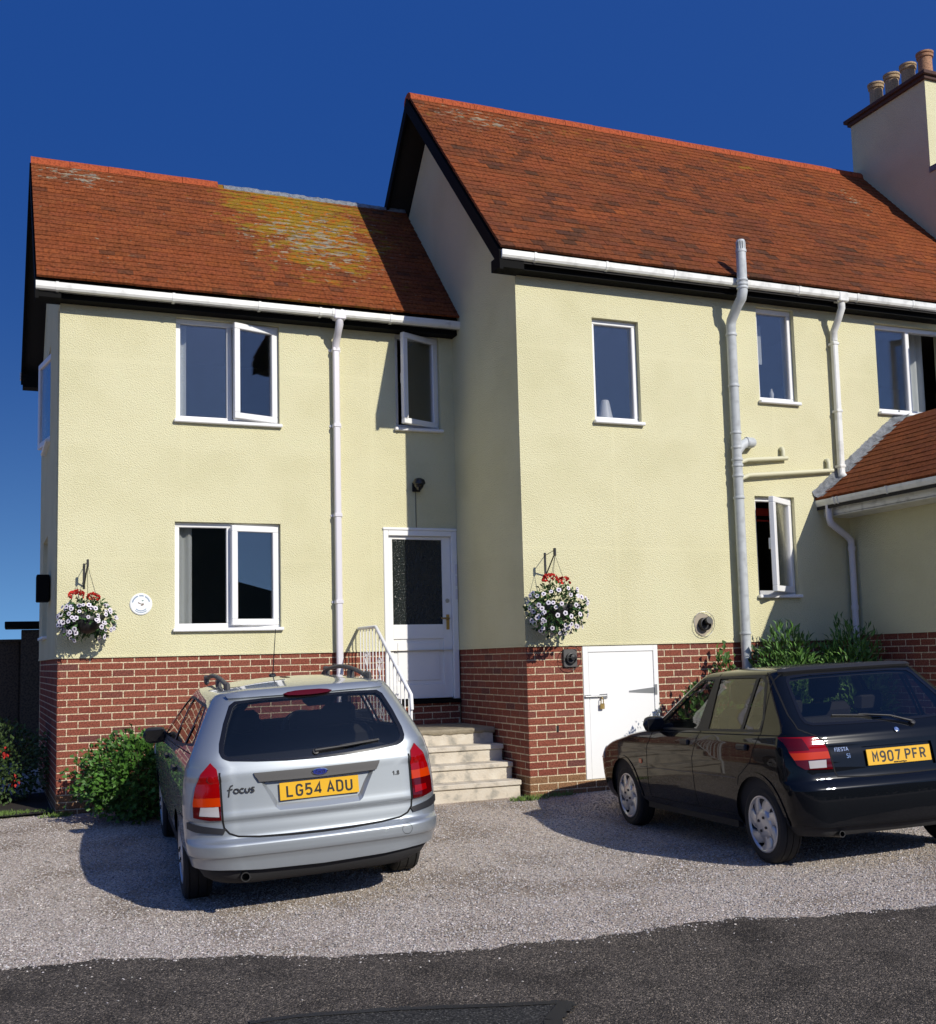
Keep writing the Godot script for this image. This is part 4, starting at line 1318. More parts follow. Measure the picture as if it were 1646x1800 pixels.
func make_far() -> void:
	# wooded rise across the lane, seen in the window panes and car paint
	var mb := MB.new()
	var n := 60
	var r2 := RandomNumberGenerator.new()
	r2.seed = 5
	var rows := []; var norms := []
	for j in 7:
		var ring := PackedVector3Array(); var nr := PackedVector3Array()
		for i in n + 1:
			var x := lerpf(-110.0, 110.0, float(i) / n)
			var h := (7.5 + 8.0 * exp(-pow((x - 5.0) / 35.0, 2.0)) + 1.0 * sin(x * 0.11) + r2.randf_range(-0.3, 0.3)) * sin(PI * 0.5 * minf(1.0, j / 4.0))
			ring.append(Vector3(x, -2.2 + h, 46.0 + j * 9.0)); nr.append(Vector3(0, 0.7, -0.7))
		rows.append(ring); norms.append(nr)
	rows.reverse(); norms.reverse()
	mb.ring_strip(rows, norms, false)
	tag(build("hill", mb, M["far_land"]), "low green hill across the lane behind the viewer", "hill", "", "structure")
	# hedge along the far side of the lane
	mb = MB.new()
	for i in 5200:
		var p := Vector3(r2.randf_range(-30, 26), 0, 0)
		var a := r2.randf_range(0.0, PI)
		p.z = 19.0 + cos(a) * 0.7 + p.x * 0.27
		var h := 1.5 + 0.35 * sin(p.x * 0.7) + 0.2 * sin(p.x * 2.3)
		p.y = -2.0 + h * (0.1 + 0.9 * sin(a) * r2.randf_range(0.6, 1.0))
		var d := Vector3(r2.randf_range(-1, 1), r2.randf_range(0.1, 1), r2.randf_range(-1, 1)).normalized()
		var g := r2.randf_range(0.6, 1.3)
		mb.col = Color(0.035 * g, 0.075 * g, 0.018 * g)
		mb.leaf(p, d, Vector3(0, 0.5, -0.8), 0.34, 0.24)
	tag(build("hedge", mb, M["leaf_matte"]), "clipped green hedge along the far side of the lane", "hedge", "", "stuff")

# ---------------------------------------------------------------- steps and railing
func make_steps() -> void:
	var t := thing("stone_steps", "pale stone steps climbing to the front door", "steps", Vector3(-0.62, -1.6, -0.9))
	var off := -t.position
	var lv := [[-0.865, -0.85], [-1.035, -0.60], [-1.205, -0.35], [-1.375, -0.14]]
	var r2 := RandomNumberGenerator.new()
	r2.seed = 6
	for i in 4:
		var y: float = lv[i][0]
		var z: float = lv[i][1]
		var zb: float = -1.868 if i == 0 else lv[i - 1][1] - 0.10
		var low := -1.75
		var mb := MB.new()
		mb.bevel_box(Vector3(-1.27, y - 0.052, zb), Vector3(-0.022 - 0.004 * i, y, z + 0.022), 0.008)
		if i == 0:
			# the top slab has a broken front edge
			mb = MB.new()
			var n := 34
			var rings := []; var norms := []
			for k in n + 1:
				var x := lerpf(-1.27, -0.022, float(k) / n)
				var zz := z + 0.022 + r2.randf_range(-0.012, 0.010)
				rings.append(PackedVector3Array([Vector3(x, y - 0.06 + r2.randf_range(-0.008, 0.008), z - 0.03), Vector3(x, y - 0.055 + r2.randf_range(-0.01, 0.01), zz - 0.012), Vector3(x, y - 0.03, zz), Vector3(x, y - 0.008 + r2.randf_range(-0.006, 0.004), zz - 0.006), Vector3(x, y, zz - 0.03), Vector3(x, y + r2.randf_range(-0.003, 0.003), -1.3), Vector3(x, y, zb)]))
				norms.append(PackedVector3Array([Vector3(0, -1, 0.2), Vector3(0, -0.7, 0.7), Vector3(0, 0, 1), Vector3(0, 0.6, 0.8).normalized(), Vector3(0, 1, 0.1), Vector3.UP, Vector3.UP]))
			rings.reverse(); norms.reverse()
			mb.ring_strip(rings, norms, false)
			mb.box(Vector3(-1.27, y - 0.06, zb), Vector3(-0.03, y - 0.02, z - 0.04))
		var o := build("landing" if i == 0 else "tread", mb, M["slab" if i == 0 else "stone"], t)
		o.position = off
		mb = MB.new()
		var x1 := -0.03 - 0.004 * i
		mb.bevel_box(Vector3(-1.25, low, zb + 0.02), Vector3(x1, y - 0.053, z), 0.006)
		o = build("riser", mb, M["stone"], t)
		o.position = off
	# railing
	t = thing("handrail", "white painted iron railing beside the steps, with scrollwork", "railing", Vector3(-1.25, -1.6, -1.0))
	off = -t.position
	var X := -1.25
	var P := [Vector3(X, 0.265, -1.86), Vector3(X, 0.262, -1.20), Vector3(X, -0.455, -0.055), Vector3(X, -0.60, -0.035)]
	var mb := MB.new()
	mb.tube([P[0], P[1], P[2], P[3]], 0.019, 8)
	var o := build("rail", mb, M["white_paint"], t)
	o.position = off
	mb = MB.new()
	mb.tube([Vector3(X, -0.46, -0.06), Vector3(X, -1.62, -0.06)], 0.016, 8)
	o = build("post", mb, M["white_paint"], t); o.position = off
	mb = MB.new()
	mb.tube([Vector3(X, -0.72, -1.86), Vector3(X, -0.74, -1.0), Vector3(X, -1.36, -0.06)], 0.010, 6)
	o = build("bottom_rail", mb, M["white_paint"], t); o.position = off
	var n := 15
	for i in n:
		var z := lerpf(-1.80, -0.13, i / (n - 1.0))
		var yt := 0.255 if z < -1.2 else 0.255 - (z + 1.2) * 0.626
		var yb := -0.73 if z < -1.0 else -0.74 - (z + 1.0) * 0.66
		mb = MB.new()
		mb.tube([Vector3(X, yb, z), Vector3(X, yt, z)], 0.0065, 6)
		if i in [2, 6, 11]:
			# a pair of scrolls on this bar
			for yy in [yt - 0.30, yt - 0.62]:
				for s in [-1.0, 1.0]:
					var pth := []
					for k in 11:
						var a := k / 10.0 * TAU * 0.85
						var rr := 0.034 * (1.0 - k / 14.0)
						pth.append(Vector3(X, yy + sin(a + 0.5) * rr * 1.3, z + s * (0.036 - cos(a + 0.5) * rr)))
					mb.tube(pth, 0.005, 5)
				mb.tube([Vector3(X, yy - 0.03, z + 0.07), Vector3(X, yy - 0.14, z + 0.01), Vector3(X, yy - 0.26, z + 0.07)], 0.005, 5)
				mb.tube([Vector3(X, yy - 0.03, z - 0.07), Vector3(X, yy - 0.14, z - 0.01), Vector3(X, yy - 0.26, z - 0.07)], 0.005, 5)
		o = build("baluster", mb, M["white_paint"], t); o.position = off

# ---------------------------------------------------------------- fixtures
func make_fixtures() -> void:
	var LZ := -1.887
	# floodlight over the door
	var t := thing("wall_lamp", "small black wall lamp above the front door", "lamp", Vector3(-0.51, 1.945, LZ))
	var mb := MB.new()
	mb.bevel_box(Vector3(-0.05, -0.06, 0.0), Vector3(0.05, 0.05, 0.025), 0.006)
	mb.tube([Vector3(0, 0.0, 0.02), Vector3(0, 0.03, 0.09)], 0.014, 8)
	build("bracket", mb, M["black_iron"], t)
	mb = MB.new()
	var T := Transform3D(Basis(Vector3.RIGHT, 0.25), Vector3(0, 0.02, 0.12))
	mb.lathe([Vector2(0.0, -0.005), Vector2(0.075, 0.0), Vector2(0.082, 0.012), Vector2(0.06, 0.055), Vector2(0.02, 0.07), Vector2(0.0, 0.072)], T, 8)
	build("hood", mb, M["black_iron"], t)
	mb = MB.new()
	mb.lathe([Vector2(0.0, -0.075), Vector2(0.03, -0.070), Vector2(0.055, -0.035), Vector2(0.062, -0.004), Vector2(0.0, -0.003)], T, 10)
	build("lens", mb, M["frit"], t)
	mb = MB.new()
	mb.tube([Vector3(-0.005, -0.06, 0.006), Vector3(-0.006, -0.3, 0.006), Vector3(-0.004, -0.49, 0.006)], 0.004, 5)
	build("cable", mb, M["black_iron"], t)
	# plaque
	t = thing("plaque", "round white plaque with a small emblem on the left wall", "plaque", Vector3(-3.665, 0.561, LZ))
	mb = MB.new()
	mb.lathe([Vector2(0.0, 0.012), Vector2(0.108, 0.012), Vector2(0.117, 0.006), Vector2(0.117, -0.01)], Transform3D(Basis(Vector3.RIGHT, PI / 2), Vector3(0, 0, 0.002)), 40)
	build("disc", mb, M["plaque_white"], t)
	mb = MB.new()
	for arc in [[0.30, 1.15, 0.092], [1.30, 1.75, 0.092], [1.95, 2.95, 0.092]]:
		var a: float = arc[0]
		while a < arc[1]:
			mb.ribbon([Vector2(cos(a), sin(a)) * (arc[2] - 0.008), Vector2(cos(a + 0.03), sin(a + 0.03)) * (arc[2] + 0.006)], 0.0035, 0.013, 0.0152)
			a += 0.085
	build("lettering", mb, M["plaque_blue"], t)
	mb = MB.new()
	for rr in [[0.072, 3.95, 5.5], [0.090, 4.0, 5.35]]:
		var a: float = rr[1]
		while a < rr[2]:
			mb.ribbon([Vector2(cos(a), sin(a)) * (rr[0] - 0.005), Vector2(cos(a + 0.03), sin(a + 0.03)) * (rr[0] + 0.005)], 0.0032, 0.013, 0.0152)
			a += 0.09
	build("lettering", mb, M["plaque_blue"], t)
	mb = MB.new()
	mb.prism(PackedVector2Array([Vector2(-0.035, 0.012), Vector2(-0.028, 0.022), Vector2(0.0, 0.006), Vector2(0.026, 0.010), Vector2(0.030, -0.008), Vector2(0.008, -0.020), Vector2(-0.006, -0.016), Vector2(0.006, -0.004), Vector2(-0.016, 0.002)]), 0.0135, 0.0155)
	build("emblem", mb, M["plaque_brown"], t)
	mb = MB.new()
	mb.prism(PackedVector2Array([Vector2(0.004, 0.040), Vector2(0.022, 0.045), Vector2(0.028, 0.036), Vector2(0.014, 0.030)]), 0.0135, 0.0155)
	build("emblem", mb, M["plaque_green"], t)
	# flues
	t = thing("flue_vent", "black boiler flue in a round cement patch on the cream wall", "flue", Vector3(2.19, 0.206, 0.0))
	mb = MB.new()
	var bl := PackedVector2Array()
	for i in 22:
		var a := TAU * i / 22.0
		bl.append(Vector2(cos(a), sin(a)) * (0.125 + 0.012 * sin(a * 3.0 + 1.0) + 0.006 * sin(a * 7.0)))
	mb.prism(bl, 0.0, 0.008)
	build("cement_patch", mb, M["cement"], t)
	mb = MB.new()
	mb.lathe([Vector2(0.072, -0.01), Vector2(0.072, 0.06), Vector2(0.062, 0.065), Vector2(0.055, 0.03), Vector2(0.0, 0.028)], Transform3D(Basis(Vector3.RIGHT, PI / 2), Vector3(0, 0, 0.008)), 20)
	mb.lathe([Vector2(0.035, 0.02), Vector2(0.045, 0.10), Vector2(0.04, 0.115), Vector2(0.0, 0.115)], Transform3D(Basis(Vector3.RIGHT, PI / 2 - 0.25), Vector3(0.012, 0.012, 0.008)), 16)
	build("flue_cowl", mb, M["black_plastic"], t)
	mb = MB.new()
	var cage := []
	for i in 25:
		var a := TAU * i / 24.0
		cage.append(Vector3(cos(a) * 0.135, sin(a) * 0.14, 0.03 + 0.01 * sin(a * 2.0)))
	mb.tube(cage, 0.003, 5)
	for a in [0.7, 2.5, 4.2]: mb.tube([Vector3(cos(a) * 0.135, sin(a) * 0.14, 0.0), Vector3(cos(a) * 0.135, sin(a) * 0.14, 0.035)], 0.003, 5)
	build("wire_guard", mb, M["steel"], t)
	t = thing("flue_vent", "grey square flue with a wire guard in the brickwork", "flue", Vector3(0.505, -0.128, 0.0))
	mb = MB.new()
	mb.bevel_box(Vector3(-0.075, -0.10, -0.008), Vector3(0.085, 0.09, 0.018), 0.006)
	build("back_plate", mb, M["grey_plastic"], t)
	mb = MB.new()
	mb.lathe([Vector2(0.058, 0.0), Vector2(0.058, 0.03), Vector2(0.05, 0.033), Vector2(0.045, 0.012), Vector2(0.0, 0.010)], Transform3D(Basis(Vector3.RIGHT, PI / 2), Vector3(0.005, -0.008, 0.018)), 20)
	mb.lathe([Vector2(0.028, 0.0), Vector2(0.030, 0.05), Vector2(0.0, 0.055)], Transform3D(Basis(Vector3.RIGHT, PI / 2), Vector3(0.015, 0.005, 0.02)), 12)
	build("flue_cowl", mb, M["black_plastic"], t)
	mb = MB.new()
	for tilt in [0.0, 1.57]:
		cage = []
		for i in 25:
			var a := TAU * i / 24.0
			if tilt == 0.0: cage.append(Vector3(cos(a) * 0.118, sin(a) * 0.125, 0.045))
		if cage: mb.tube(cage, 0.0035, 5)
	for a in [0.3, 1.57, 2.8, 3.9, 5.5]:
		mb.tube([Vector3(cos(a) * 0.118, sin(a) * 0.125, -0.01), Vector3(cos(a) * 0.118, sin(a) * 0.125, 0.045)], 0.0035, 5)
	mb.tube([Vector3(-0.118, 0, 0.045), Vector3(-0.06, 0.0, 0.075), Vector3(0.06, 0.0, 0.075), Vector3(0.118, 0, 0.045)], 0.003, 5)
	build("wire_guard", mb, M["black_iron"], t)
	# box on the left side wall
	t = thing("wall_box", "dark box fixed to the shaded left side wall", "box", Vector3(-4.555, 0.80, -3.05))
	mb = MB.new()
	mb.bevel_box(Vector3(-0.14, -0.14, -0.28), Vector3(0.0, 0.16, 0.10), 0.01)
	build("case", mb, M["black_timber"], t)
	# key hook hole in the plinth
	mb = MB.new()
	mb.bevel_box(Vector3(0.335, -0.90, -0.02), Vector3(0.36, -0.83, -0.004), 0.004)
	tag(build("air_slot", mb, M["dark_gap"]), "small dark slot between bricks beside the store door", "slot")
	# shed and fence in the shade behind the left corner
	t = thing("garden_fence", "dark shaded timber fence behind the left corner", "fence", Vector3(-8.0, -1.75, -8.0))
	for i in 34:
		mb = MB.new()
		var x := -4.4 + i * 0.26
		mb.box(Vector3(x, 0.0, 0.0 if i % 2 else 0.018), Vector3(x + 0.27, 2.06, 0.016 if i % 2 else 0.034))
		build("board", mb, M["dark_board"], t)
	mb = MB.new()
	mb.bevel_box(Vector3(-4.4, 2.06, -0.03), Vector3(4.5, 2.10, 0.07), 0.005)
	build("fence_cap", mb, M["dark_board"], t)
	t = thing("garden_shed", "dark flat roofed shed just beyond the left corner", "shed", Vector3(-4.2, -1.75, -7.2))
	mb = MB.new()
	mb.box(Vector3(-0.62, 0.0, -0.7), Vector3(1.4, 2.22, 0.0))
	build("wall", mb, M["dark_board"], t)
	mb = MB.new()
	mb.bevel_box(Vector3(-0.85, 2.25, -0.8), Vector3(1.5, 2.34, 0.12), 0.01)
	build("roof", mb, M["black_timber"], t)
	# things behind the panes
	t = thing("window_vase", "white tapered vase on the sill of the tall window", "vase", Vector3(1.16, 2.51, -0.20))
	mb = MB.new()
	mb.lathe([Vector2(0.0, 0.0), Vector2(0.085, 0.0), Vector2(0.082, 0.02), Vector2(0.045, 0.21), Vector2(0.036, 0.22), Vector2(0.034, 0.2), Vector2(0.03, 0.1)], Transform3D.IDENTITY, 20)
	build("body", mb, M["plaque_white"], t)
	mb = MB.new()
	var r2 := RandomNumberGenerator.new()
	r2.seed = 8
	for i in 60:
		mb.col = Color(0.42, 0.38, 0.30)
		var base := Vector3(-0.16 + r2.randf_range(-0.03, 0.03), r2.randf_range(0.1, 0.55), -0.08)
		mb.leaf(base, Vector3(r2.randf_range(-0.7, 0.7), 1, r2.randf_range(-0.3, 0.3)).normalized(), Vector3(0, 0, 1), 0.16, 0.025)
	build("dried_grass", mb, M["leaf_matte"], t)
	t = thing("window_bottle", "small pale bottle on the sill of the upper window right of the soil pipe", "bottle", Vector3(3.42, 2.875, -0.17))
	mb = MB.new()
	mb.lathe([Vector2(0.0, 0.0), Vector2(0.024, 0.0), Vector2(0.026, 0.08), Vector2(0.012, 0.11), Vector2(0.012, 0.135), Vector2(0.0, 0.136)], Transform3D.IDENTITY, 14)
	build("body", mb, M["plaque_white"], t)
	t = thing("window_panel", "pale panel behind the upper window right of the soil pipe", "blind", Vector3(3.27, 3.42, -0.30))
	mb = MB.new()
	mb.box(Vector3(-0.13, -0.08, -0.003), Vector3(0.13, 0.40, 0.003))  # flat pale sheet set upright behind the glass
	build("panel_sheet", mb, M["curtain"], t)
	curtain("pale curtain at the left of the ground floor window", Vector3(-3.185, 0.33, LZ - 0.20), 0.17, 1.12)
	curtain("white curtain edge at the left of the upper left window", Vector3(-3.22, 2.64, LZ - 0.24), 0.12, 1.15)
	curtain("light curtain gathered behind the open right hand upper window", Vector3(5.86, 2.82, -0.36), 0.28, 1.15)
	t = thing("red_shelf", "red rail inside the half open ground floor window", "rail", Vector3(3.2, 1.46, -0.42))
	mb = MB.new()
	mb.bevel_box(Vector3(-0.3, -0.02, -0.02), Vector3(0.3, 0.0, 0.02), 0.004); mb.bevel_box(Vector3(-0.3, 0.05, -0.02), Vector3(0.3, 0.14, 0.02), 0.004)
	build("slat", mb, M["red_plastic"], t)

func curtain(label: String, at: Vector3, w: float, h: float) -> void:
	var mb := MB.new()
	var rows := []; var norms := []
	for j in 2:
		var ring := PackedVector3Array(); var nr := PackedVector3Array()
		for i in 41:
			var u := i / 40.0
			var ph := u * w / 0.055 * TAU * 0.5
			ring.append(Vector3((u - 0.5) * w, h * j, 0.028 * sin(ph)))
			nr.append(Vector3(-cos(ph) * 0.8, 0, 1).normalized())
		rows.append(ring); norms.append(nr)
	mb.ring_strip([rows[1], rows[0]], [norms[1], norms[0]], false)
	var o := build("curtain", mb, M["curtain"])
	o.position = at
	tag(o, label, "curtain", "curtains behind the windows")

# ---------------------------------------------------------------- plants
func rnd_dir(r: RandomNumberGenerator) -> Vector3:
	var v := Vector3(r.randfn(), r.randfn(), r.randfn())
	return v.normalized()

func petunia(mb: MB, p: Vector3, d: Vector3, s: float, white: Color, eye: Color) -> void:
	# a trumpet flower: dark throat, pale five lobed rim
	var a := d.cross(Vector3.UP)
	if a.length() < 0.1: a = d.cross(Vector3.RIGHT)
	a = a.normalized()
	var b := d.cross(a).normalized()
	var n := 10
	var i0 := mb.v.size()
	mb.col = eye
	mb.vert(p, d)
	for k in n:
		var an := TAU * k / n
		mb.vert(p + (a * cos(an) + b * sin(an)) * s * 0.42 + d * s * 0.32, d)
	for k in n: 
		mb.tri_i(i0, i0 + 1 + (k + 1) % n, i0 + 1 + k); 
	mb.col = white
	var i1 := mb.v.size()
	for k in n:
		var an := TAU * k / n
		mb.vert(p + (a * cos(an) + b * sin(an)) * s * 0.42 + d * s * 0.33, d)
	for k in n:
		var an := TAU * k / n
		var rr := s * (1.05 if k % 2 == 0 else 0.9)
		mb.vert(p + (a * cos(an) + b * sin(an)) * rr + d * s * (0.42 if k % 2 == 0 else 0.36), (d + (a * cos(an) + b * sin(an)) * 0.2).normalized())
	for k in n:
		var k2 := (k + 1) % n
		mb.tri_i(i1 + k, i1 + k2, i1 + n + k2); mb.tri_i(i1 + k, i1 + n + k2, i1 + n + k)

func basket(label: String, label2: String, wall: Vector3, reach: float, dx: float, size: Vector3, seed_: int, trail: bool) -> void:
	var r2 := RandomNumberGenerator.new()
	r2.seed = seed_
	var k := thing("basket_bracket", label2, "bracket", wall, "black iron brackets for hanging baskets")
	var mb := MB.new()
	mb.bevel_box(Vector3(-0.012, -0.24, 0.0), Vector3(0.012, 0.03, 0.008), 0.003)
	mb.tube([Vector3(0, -0.215, 0.006), Vector3(dx * 0.98, 0.0, reach)], 0.008, 6)
	mb.tube([Vector3(0, 0.0, 0.006), Vector3(dx, 0.03, reach)], 0.0035, 6)
	mb.bevel_box(Vector3(dx - 0.012, -0.03, reach - 0.02), Vector3(dx + 0.012, 0.05, reach + 0.01), 0.004)
	build("arm", mb, M["black_iron"], k)
	var at := wall + Vector3(dx, -0.56, reach)
	var t := thing("hanging_basket", label, "hanging basket", at, "hanging baskets of white petunias")
	mb = MB.new()
	mb.lathe([Vector2(0.02, -0.16), Vector2(0.10, -0.13), Vector2(0.155, -0.06), Vector2(0.175, 0.02), Vector2(0.16, 0.03), Vector2(0.0, 0.02)], Transform3D.IDENTITY, 20, true)
	build("bowl", mb, M["black_plastic"], t)
	mb = MB.new()
	for i in 3:
		var a := TAU * i / 3.0 + 0.6
		mb.tube([Vector3(cos(a) * 0.165, 0.02, sin(a) * 0.165), Vector3(0, 0.54, 0)], 0.0025, 4)
	build("chain", mb, M["black_iron"], t)
	var fol := MB.new()
	var fl := MB.new()
	for i in 760:
		var d := rnd_dir(r2)
		if trail and d.y < -0.15 and absf(d.x) < 0.42 and d.z > 0.0: continue
		var rad := r2.randf_range(0.45, 1.0)
		var p := Vector3(d.x * size.x, d.y * size.y - 0.02, d.z * size.z) * rad
		if p.z < -reach + 0.03: p.z = -reach + 0.03
		var g := r2.randf_range(0.55, 1.5)
		fol.col = Color(0.042 * g, 0.092 * g, 0.026 * g)
		fol.leaf(p, (d + Vector3(r2.randf_range(-0.6, 0.6), r2.randf_range(-0.7, 0.3), r2.randf_range(-0.4, 0.4))).normalized(), d, r2.randf_range(0.04, 0.065), r2.randf_range(0.025, 0.04))
	build("foliage", fol, M["leaf"], t)
	var n := 0
	while n < 90:
		var d := rnd_dir(r2)
		if d.z < -0.35: continue
		if trail and d.y < -0.1 and absf(d.x) < 0.40: continue
		if d.y > 0.75: continue
		n += 1
		var p := Vector3(d.x * size.x, d.y * size.y - 0.02, d.z * size.z) * r2.randf_range(0.9, 1.08)
		var fd := (d * Vector3(1, 0.6, 1) + Vector3(0.1, 0.15, 0.55) + rnd_dir(r2) * 0.35).normalized()
		var w := r2.randf_range(0.85, 1.0)
		petunia(fl, p, fd, r2.randf_range(0.020, 0.028), Color(0.74 * w, 0.70 * w, 0.76 * w), Color(0.07, 0.04, 0.10))
	var fo := build("flowers", fl, M["leaf_matte"], t, "white petunias with dark throats")
	fo.set_meta("kind", "stuff")
	for i in 2:
		mb = MB.new()
		var ctr := Vector3(-0.11 + i * 0.16, size.y + 0.005 - i * 0.02, 0.09)
		for q in 80:
			var d := rnd_dir(r2)
			if d.y < -0.3: continue
			mb.col = Color(0.55 * r2.randf_range(0.6, 1.1), 0.022, 0.012)
			mb.leaf(ctr + d * Vector3(0.062, 0.042, 0.055) * (1.0 - 0.25 * i), (d + rnd_dir(r2) * 0.5).normalized(), d, 0.034, 0.032)
		mb.col = Color(0.04, 0.08, 0.02)
		mb.tube([Vector3(ctr.x * 0.6, 0.05, 0.02), ctr], 0.004, 5)
		build("geranium_head", mb, M["leaf_matte"], t, "red geranium head")

func bush(called: String, label: String, category: String, at: Vector3, size: Vector3, count: int, ln: float, wd: float, cols: Array, seed_: int, group := "", upright := 0.0, flat := 0.3) -> Node3D:
	var r2 := RandomNumberGenerator.new()
	r2.seed = seed_
	var t := thing(called, label, category, at, group)
	var mb := MB.new()
	for i in 9:
		var a := TAU * i / 9.0 + r2.randf()
		var e := Vector3(cos(a) * size.x * 0.7, size.y * r2.randf_range(1.0, 1.7), sin(a) * size.z * 0.7)
		mb.tube([Vector3(cos(a) * 0.05, -0.02, sin(a) * 0.05), e * Vector3(0.5, 0.55, 0.5), e], [0.014, 0.009, 0.004], 5)
	build("stems", mb, M["stem"], t)
	mb = MB.new()
	var f := FastNoiseLite.new()
	f.seed = seed_
	f.frequency = 2.2
	for i in count:
		var d := rnd_dir(r2)
		var lump := 1.0 + 0.38 * f.get_noise_3dv(d * 1.2 + Vector3(seed_, 0, 0))
		var rad := pow(r2.randf(), 0.35)
		var p := Vector3(d.x * size.x, size.y + d.y * size.y, d.z * size.z) * Vector3(rad * lump, 1, rad * lump)
		p.y = size.y + d.y * size.y * rad * lump
		if p.y < 0.02: continue
		var c: Color = cols[r2.randi() % cols.size()]
		var g := r2.randf_range(0.7, 1.3)
		mb.col = Color(c.r * g, c.g * g, c.b * g)
		var dir := (d * (1.0 - upright) + Vector3(r2.randf_range(-0.7, 0.7), r2.randf_range(-0.2, 0.7) + upright * 1.3, r2.randf_range(-0.7, 0.7))).normalized()
		mb.leaf(p, dir, (d + Vector3(0, 0.6, 0.2)).normalized(), ln * r2.randf_range(0.7, 1.2), wd * r2.randf_range(0.7, 1.2), flat)
	build("leaves", mb, M["leaf"], t)
	return t

func make_plants() -> void:
	var LZ := -1.887
	basket("hanging basket with a gap at its front, left of the round plaque", "black iron bracket on the lower wing wall", Vector3(-4.245, 0.965, LZ), 0.28, 0.02, Vector3(0.27, 0.22, 0.22), 101, true)
	basket("fuller hanging basket beside the corner of the taller block", "black iron bracket on the taller block's corner", Vector3(0.255, 0.955, 0.0), 0.30, -0.03, Vector3(0.32, 0.27, 0.27), 102, false)
	var g := [Color(0.060, 0.145, 0.022), Color(0.045, 0.115, 0.018), Color(0.075, 0.18, 0.03), Color(0.035, 0.09, 0.016)]
	bush("round_shrub", "dense rounded green shrub against the brick plinth beside the silver car", "shrub", Vector3(-3.70, gh(-3.7, -1.2), -1.22), Vector3(0.66, 0.43, 0.52), 5200, 0.055, 0.042, g, 201)
	var t := bush("fuchsia_bush", "dark shaded bush with red flowers at the left edge", "bush", Vector3(-5.08, gh(-5, -3), -3.30), Vector3(0.62, 0.45, 0.55), 3600, 0.05, 0.032, [Color(0.06, 0.10, 0.03), Color(0.045, 0.08, 0.025)], 202)
	var r2 := RandomNumberGenerator.new()
	r2.seed = 31
	for i in 8:
		var mb := MB.new()
		var d := Vector3(r2.randf_range(-0.8, 0.8), r2.randf_range(-0.4, 0.6), 1.0).normalized()
		var ctr := Vector3(d.x * 0.5, 0.40 + d.y * 0.40, d.z * 0.46)
		for q in 16:
			var e := rnd_dir(r2)
			mb.col = Color(0.42 * r2.randf_range(0.6, 1.1), 0.02, 0.018)
			mb.leaf(ctr + e * 0.03, (e + Vector3(0, -0.6, 0)).normalized(), e, 0.05, 0.03)
		build("red_flower", mb, M["leaf_matte"], t)
	# plants behind the black car
	var wl := [Color(0.085, 0.19, 0.035), Color(0.06, 0.14, 0.025), Color(0.11, 0.22, 0.05), Color(0.05, 0.11, 0.02)]
	bush("willow_leaf_shrub", "tall narrow leaved green shrub behind the black car", "shrub", Vector3(3.02, gh(3, 0.35), 0.40), Vector3(0.40, 0.84, 0.30), 3600, 0.105, 0.026, wl, 203, "narrow leaved shrubs behind the black car", 0.30)
	bush("willow_leaf_shrub", "narrow leaved shrub nearest the extension corner", "shrub", Vector3(3.80, gh(3.9, 0.45), 0.48), Vector3(0.50, 0.83, 0.36), 4200, 0.105, 0.026, wl, 204, "narrow leaved shrubs behind the black car", 0.30)
	bush("climbing_plant", "green leafy climber on the bricks left of the soil pipe", "climber", Vector3(2.32, gh(2.3, 0.2), 0.20), Vector3(0.20, 0.72, 0.13), 620, 0.075, 0.05, [Color(0.07, 0.15, 0.03), Color(0.05, 0.11, 0.02)], 205, "", 0.2)
	bush("purple_leaf_plant", "dark purple leaved plant beside the store door", "plant", Vector3(1.82, gh(1.8, 0.25), 0.26), Vector3(0.22, 0.54, 0.16), 420, 0.07, 0.035, [Color(0.06, 0.02, 0.018), Color(0.045, 0.018, 0.015)], 206, "", 0.3)
	bush("leafy_plant", "bright green plant between the store door and the black car's windscreen", "plant", Vector3(1.74, gh(1.7, 0.42), 0.42), Vector3(0.17, 0.53, 0.14), 420, 0.08, 0.05, [Color(0.10, 0.20, 0.03), Color(0.07, 0.16, 0.025)], 207, "", 0.3)
	bush("silver_plant", "small silvery leaved plant in front of the store door", "plant", Vector3(1.36, gh(1.4, 0.3), 0.30), Vector3(0.15, 0.44, 0.12), 380, 0.045, 0.022, [Color(0.20, 0.22, 0.21), Color(0.15, 0.17, 0.16)], 208, "", 0.3)
	bush("leafy_climber", "leafy stems climbing the foot of the soil pipe", "climber", Vector3(2.70, gh(2.7, 0.2), 0.22), Vector3(0.10, 0.74, 0.07), 260, 0.07, 0.05, [Color(0.05, 0.10, 0.03)], 209, "", 0.2)
	# weeds at the foot of the walls
	for w in [["low leaves along the front of the dark bed at the left edge", Vector3(-4.95, 0, -2.15), 0.42, 420], ["tuft of grass at the outer corner of the taller block", Vector3(-0.06, 0, 0.09), 0.16, 150], ["thin weeds along the foot of the store door wall", Vector3(0.30, 0, 0.05), 0.22, 90], ["small weeds at the left corner of the plinth", Vector3(-4.50, 0, -1.78), 0.13, 110]]:
		var at: Vector3 = w[1]
		at.y = gh(at.x, at.z)
		var k := thing("weed_tuft", w[0], "weeds", at, "weeds along the walls")
		var mb := MB.new()
		for i in w[3]:
			var a := r2.randf() * TAU
			var p := Vector3(cos(a) * w[2] * r2.randf() * 1.4, 0, sin(a) * w[2] * 0.35 * r2.randf())
			var g2 := r2.randf_range(0.7, 1.3)
			mb.col = Color(0.10 * g2, 0.16 * g2, 0.035 * g2)
			mb.leaf(p, Vector3(r2.randf_range(-0.7, 0.7), 0.8, r2.randf_range(-0.6, 0.6)).normalized(), Vector3(0, 0.3, 1), r2.randf_range(0.03, 0.075), 0.010)
		build("blades", mb, M["leaf"], k).set_meta("kind", "stuff")
	# flower bed soil at the left edge
	var mb := MB.new()
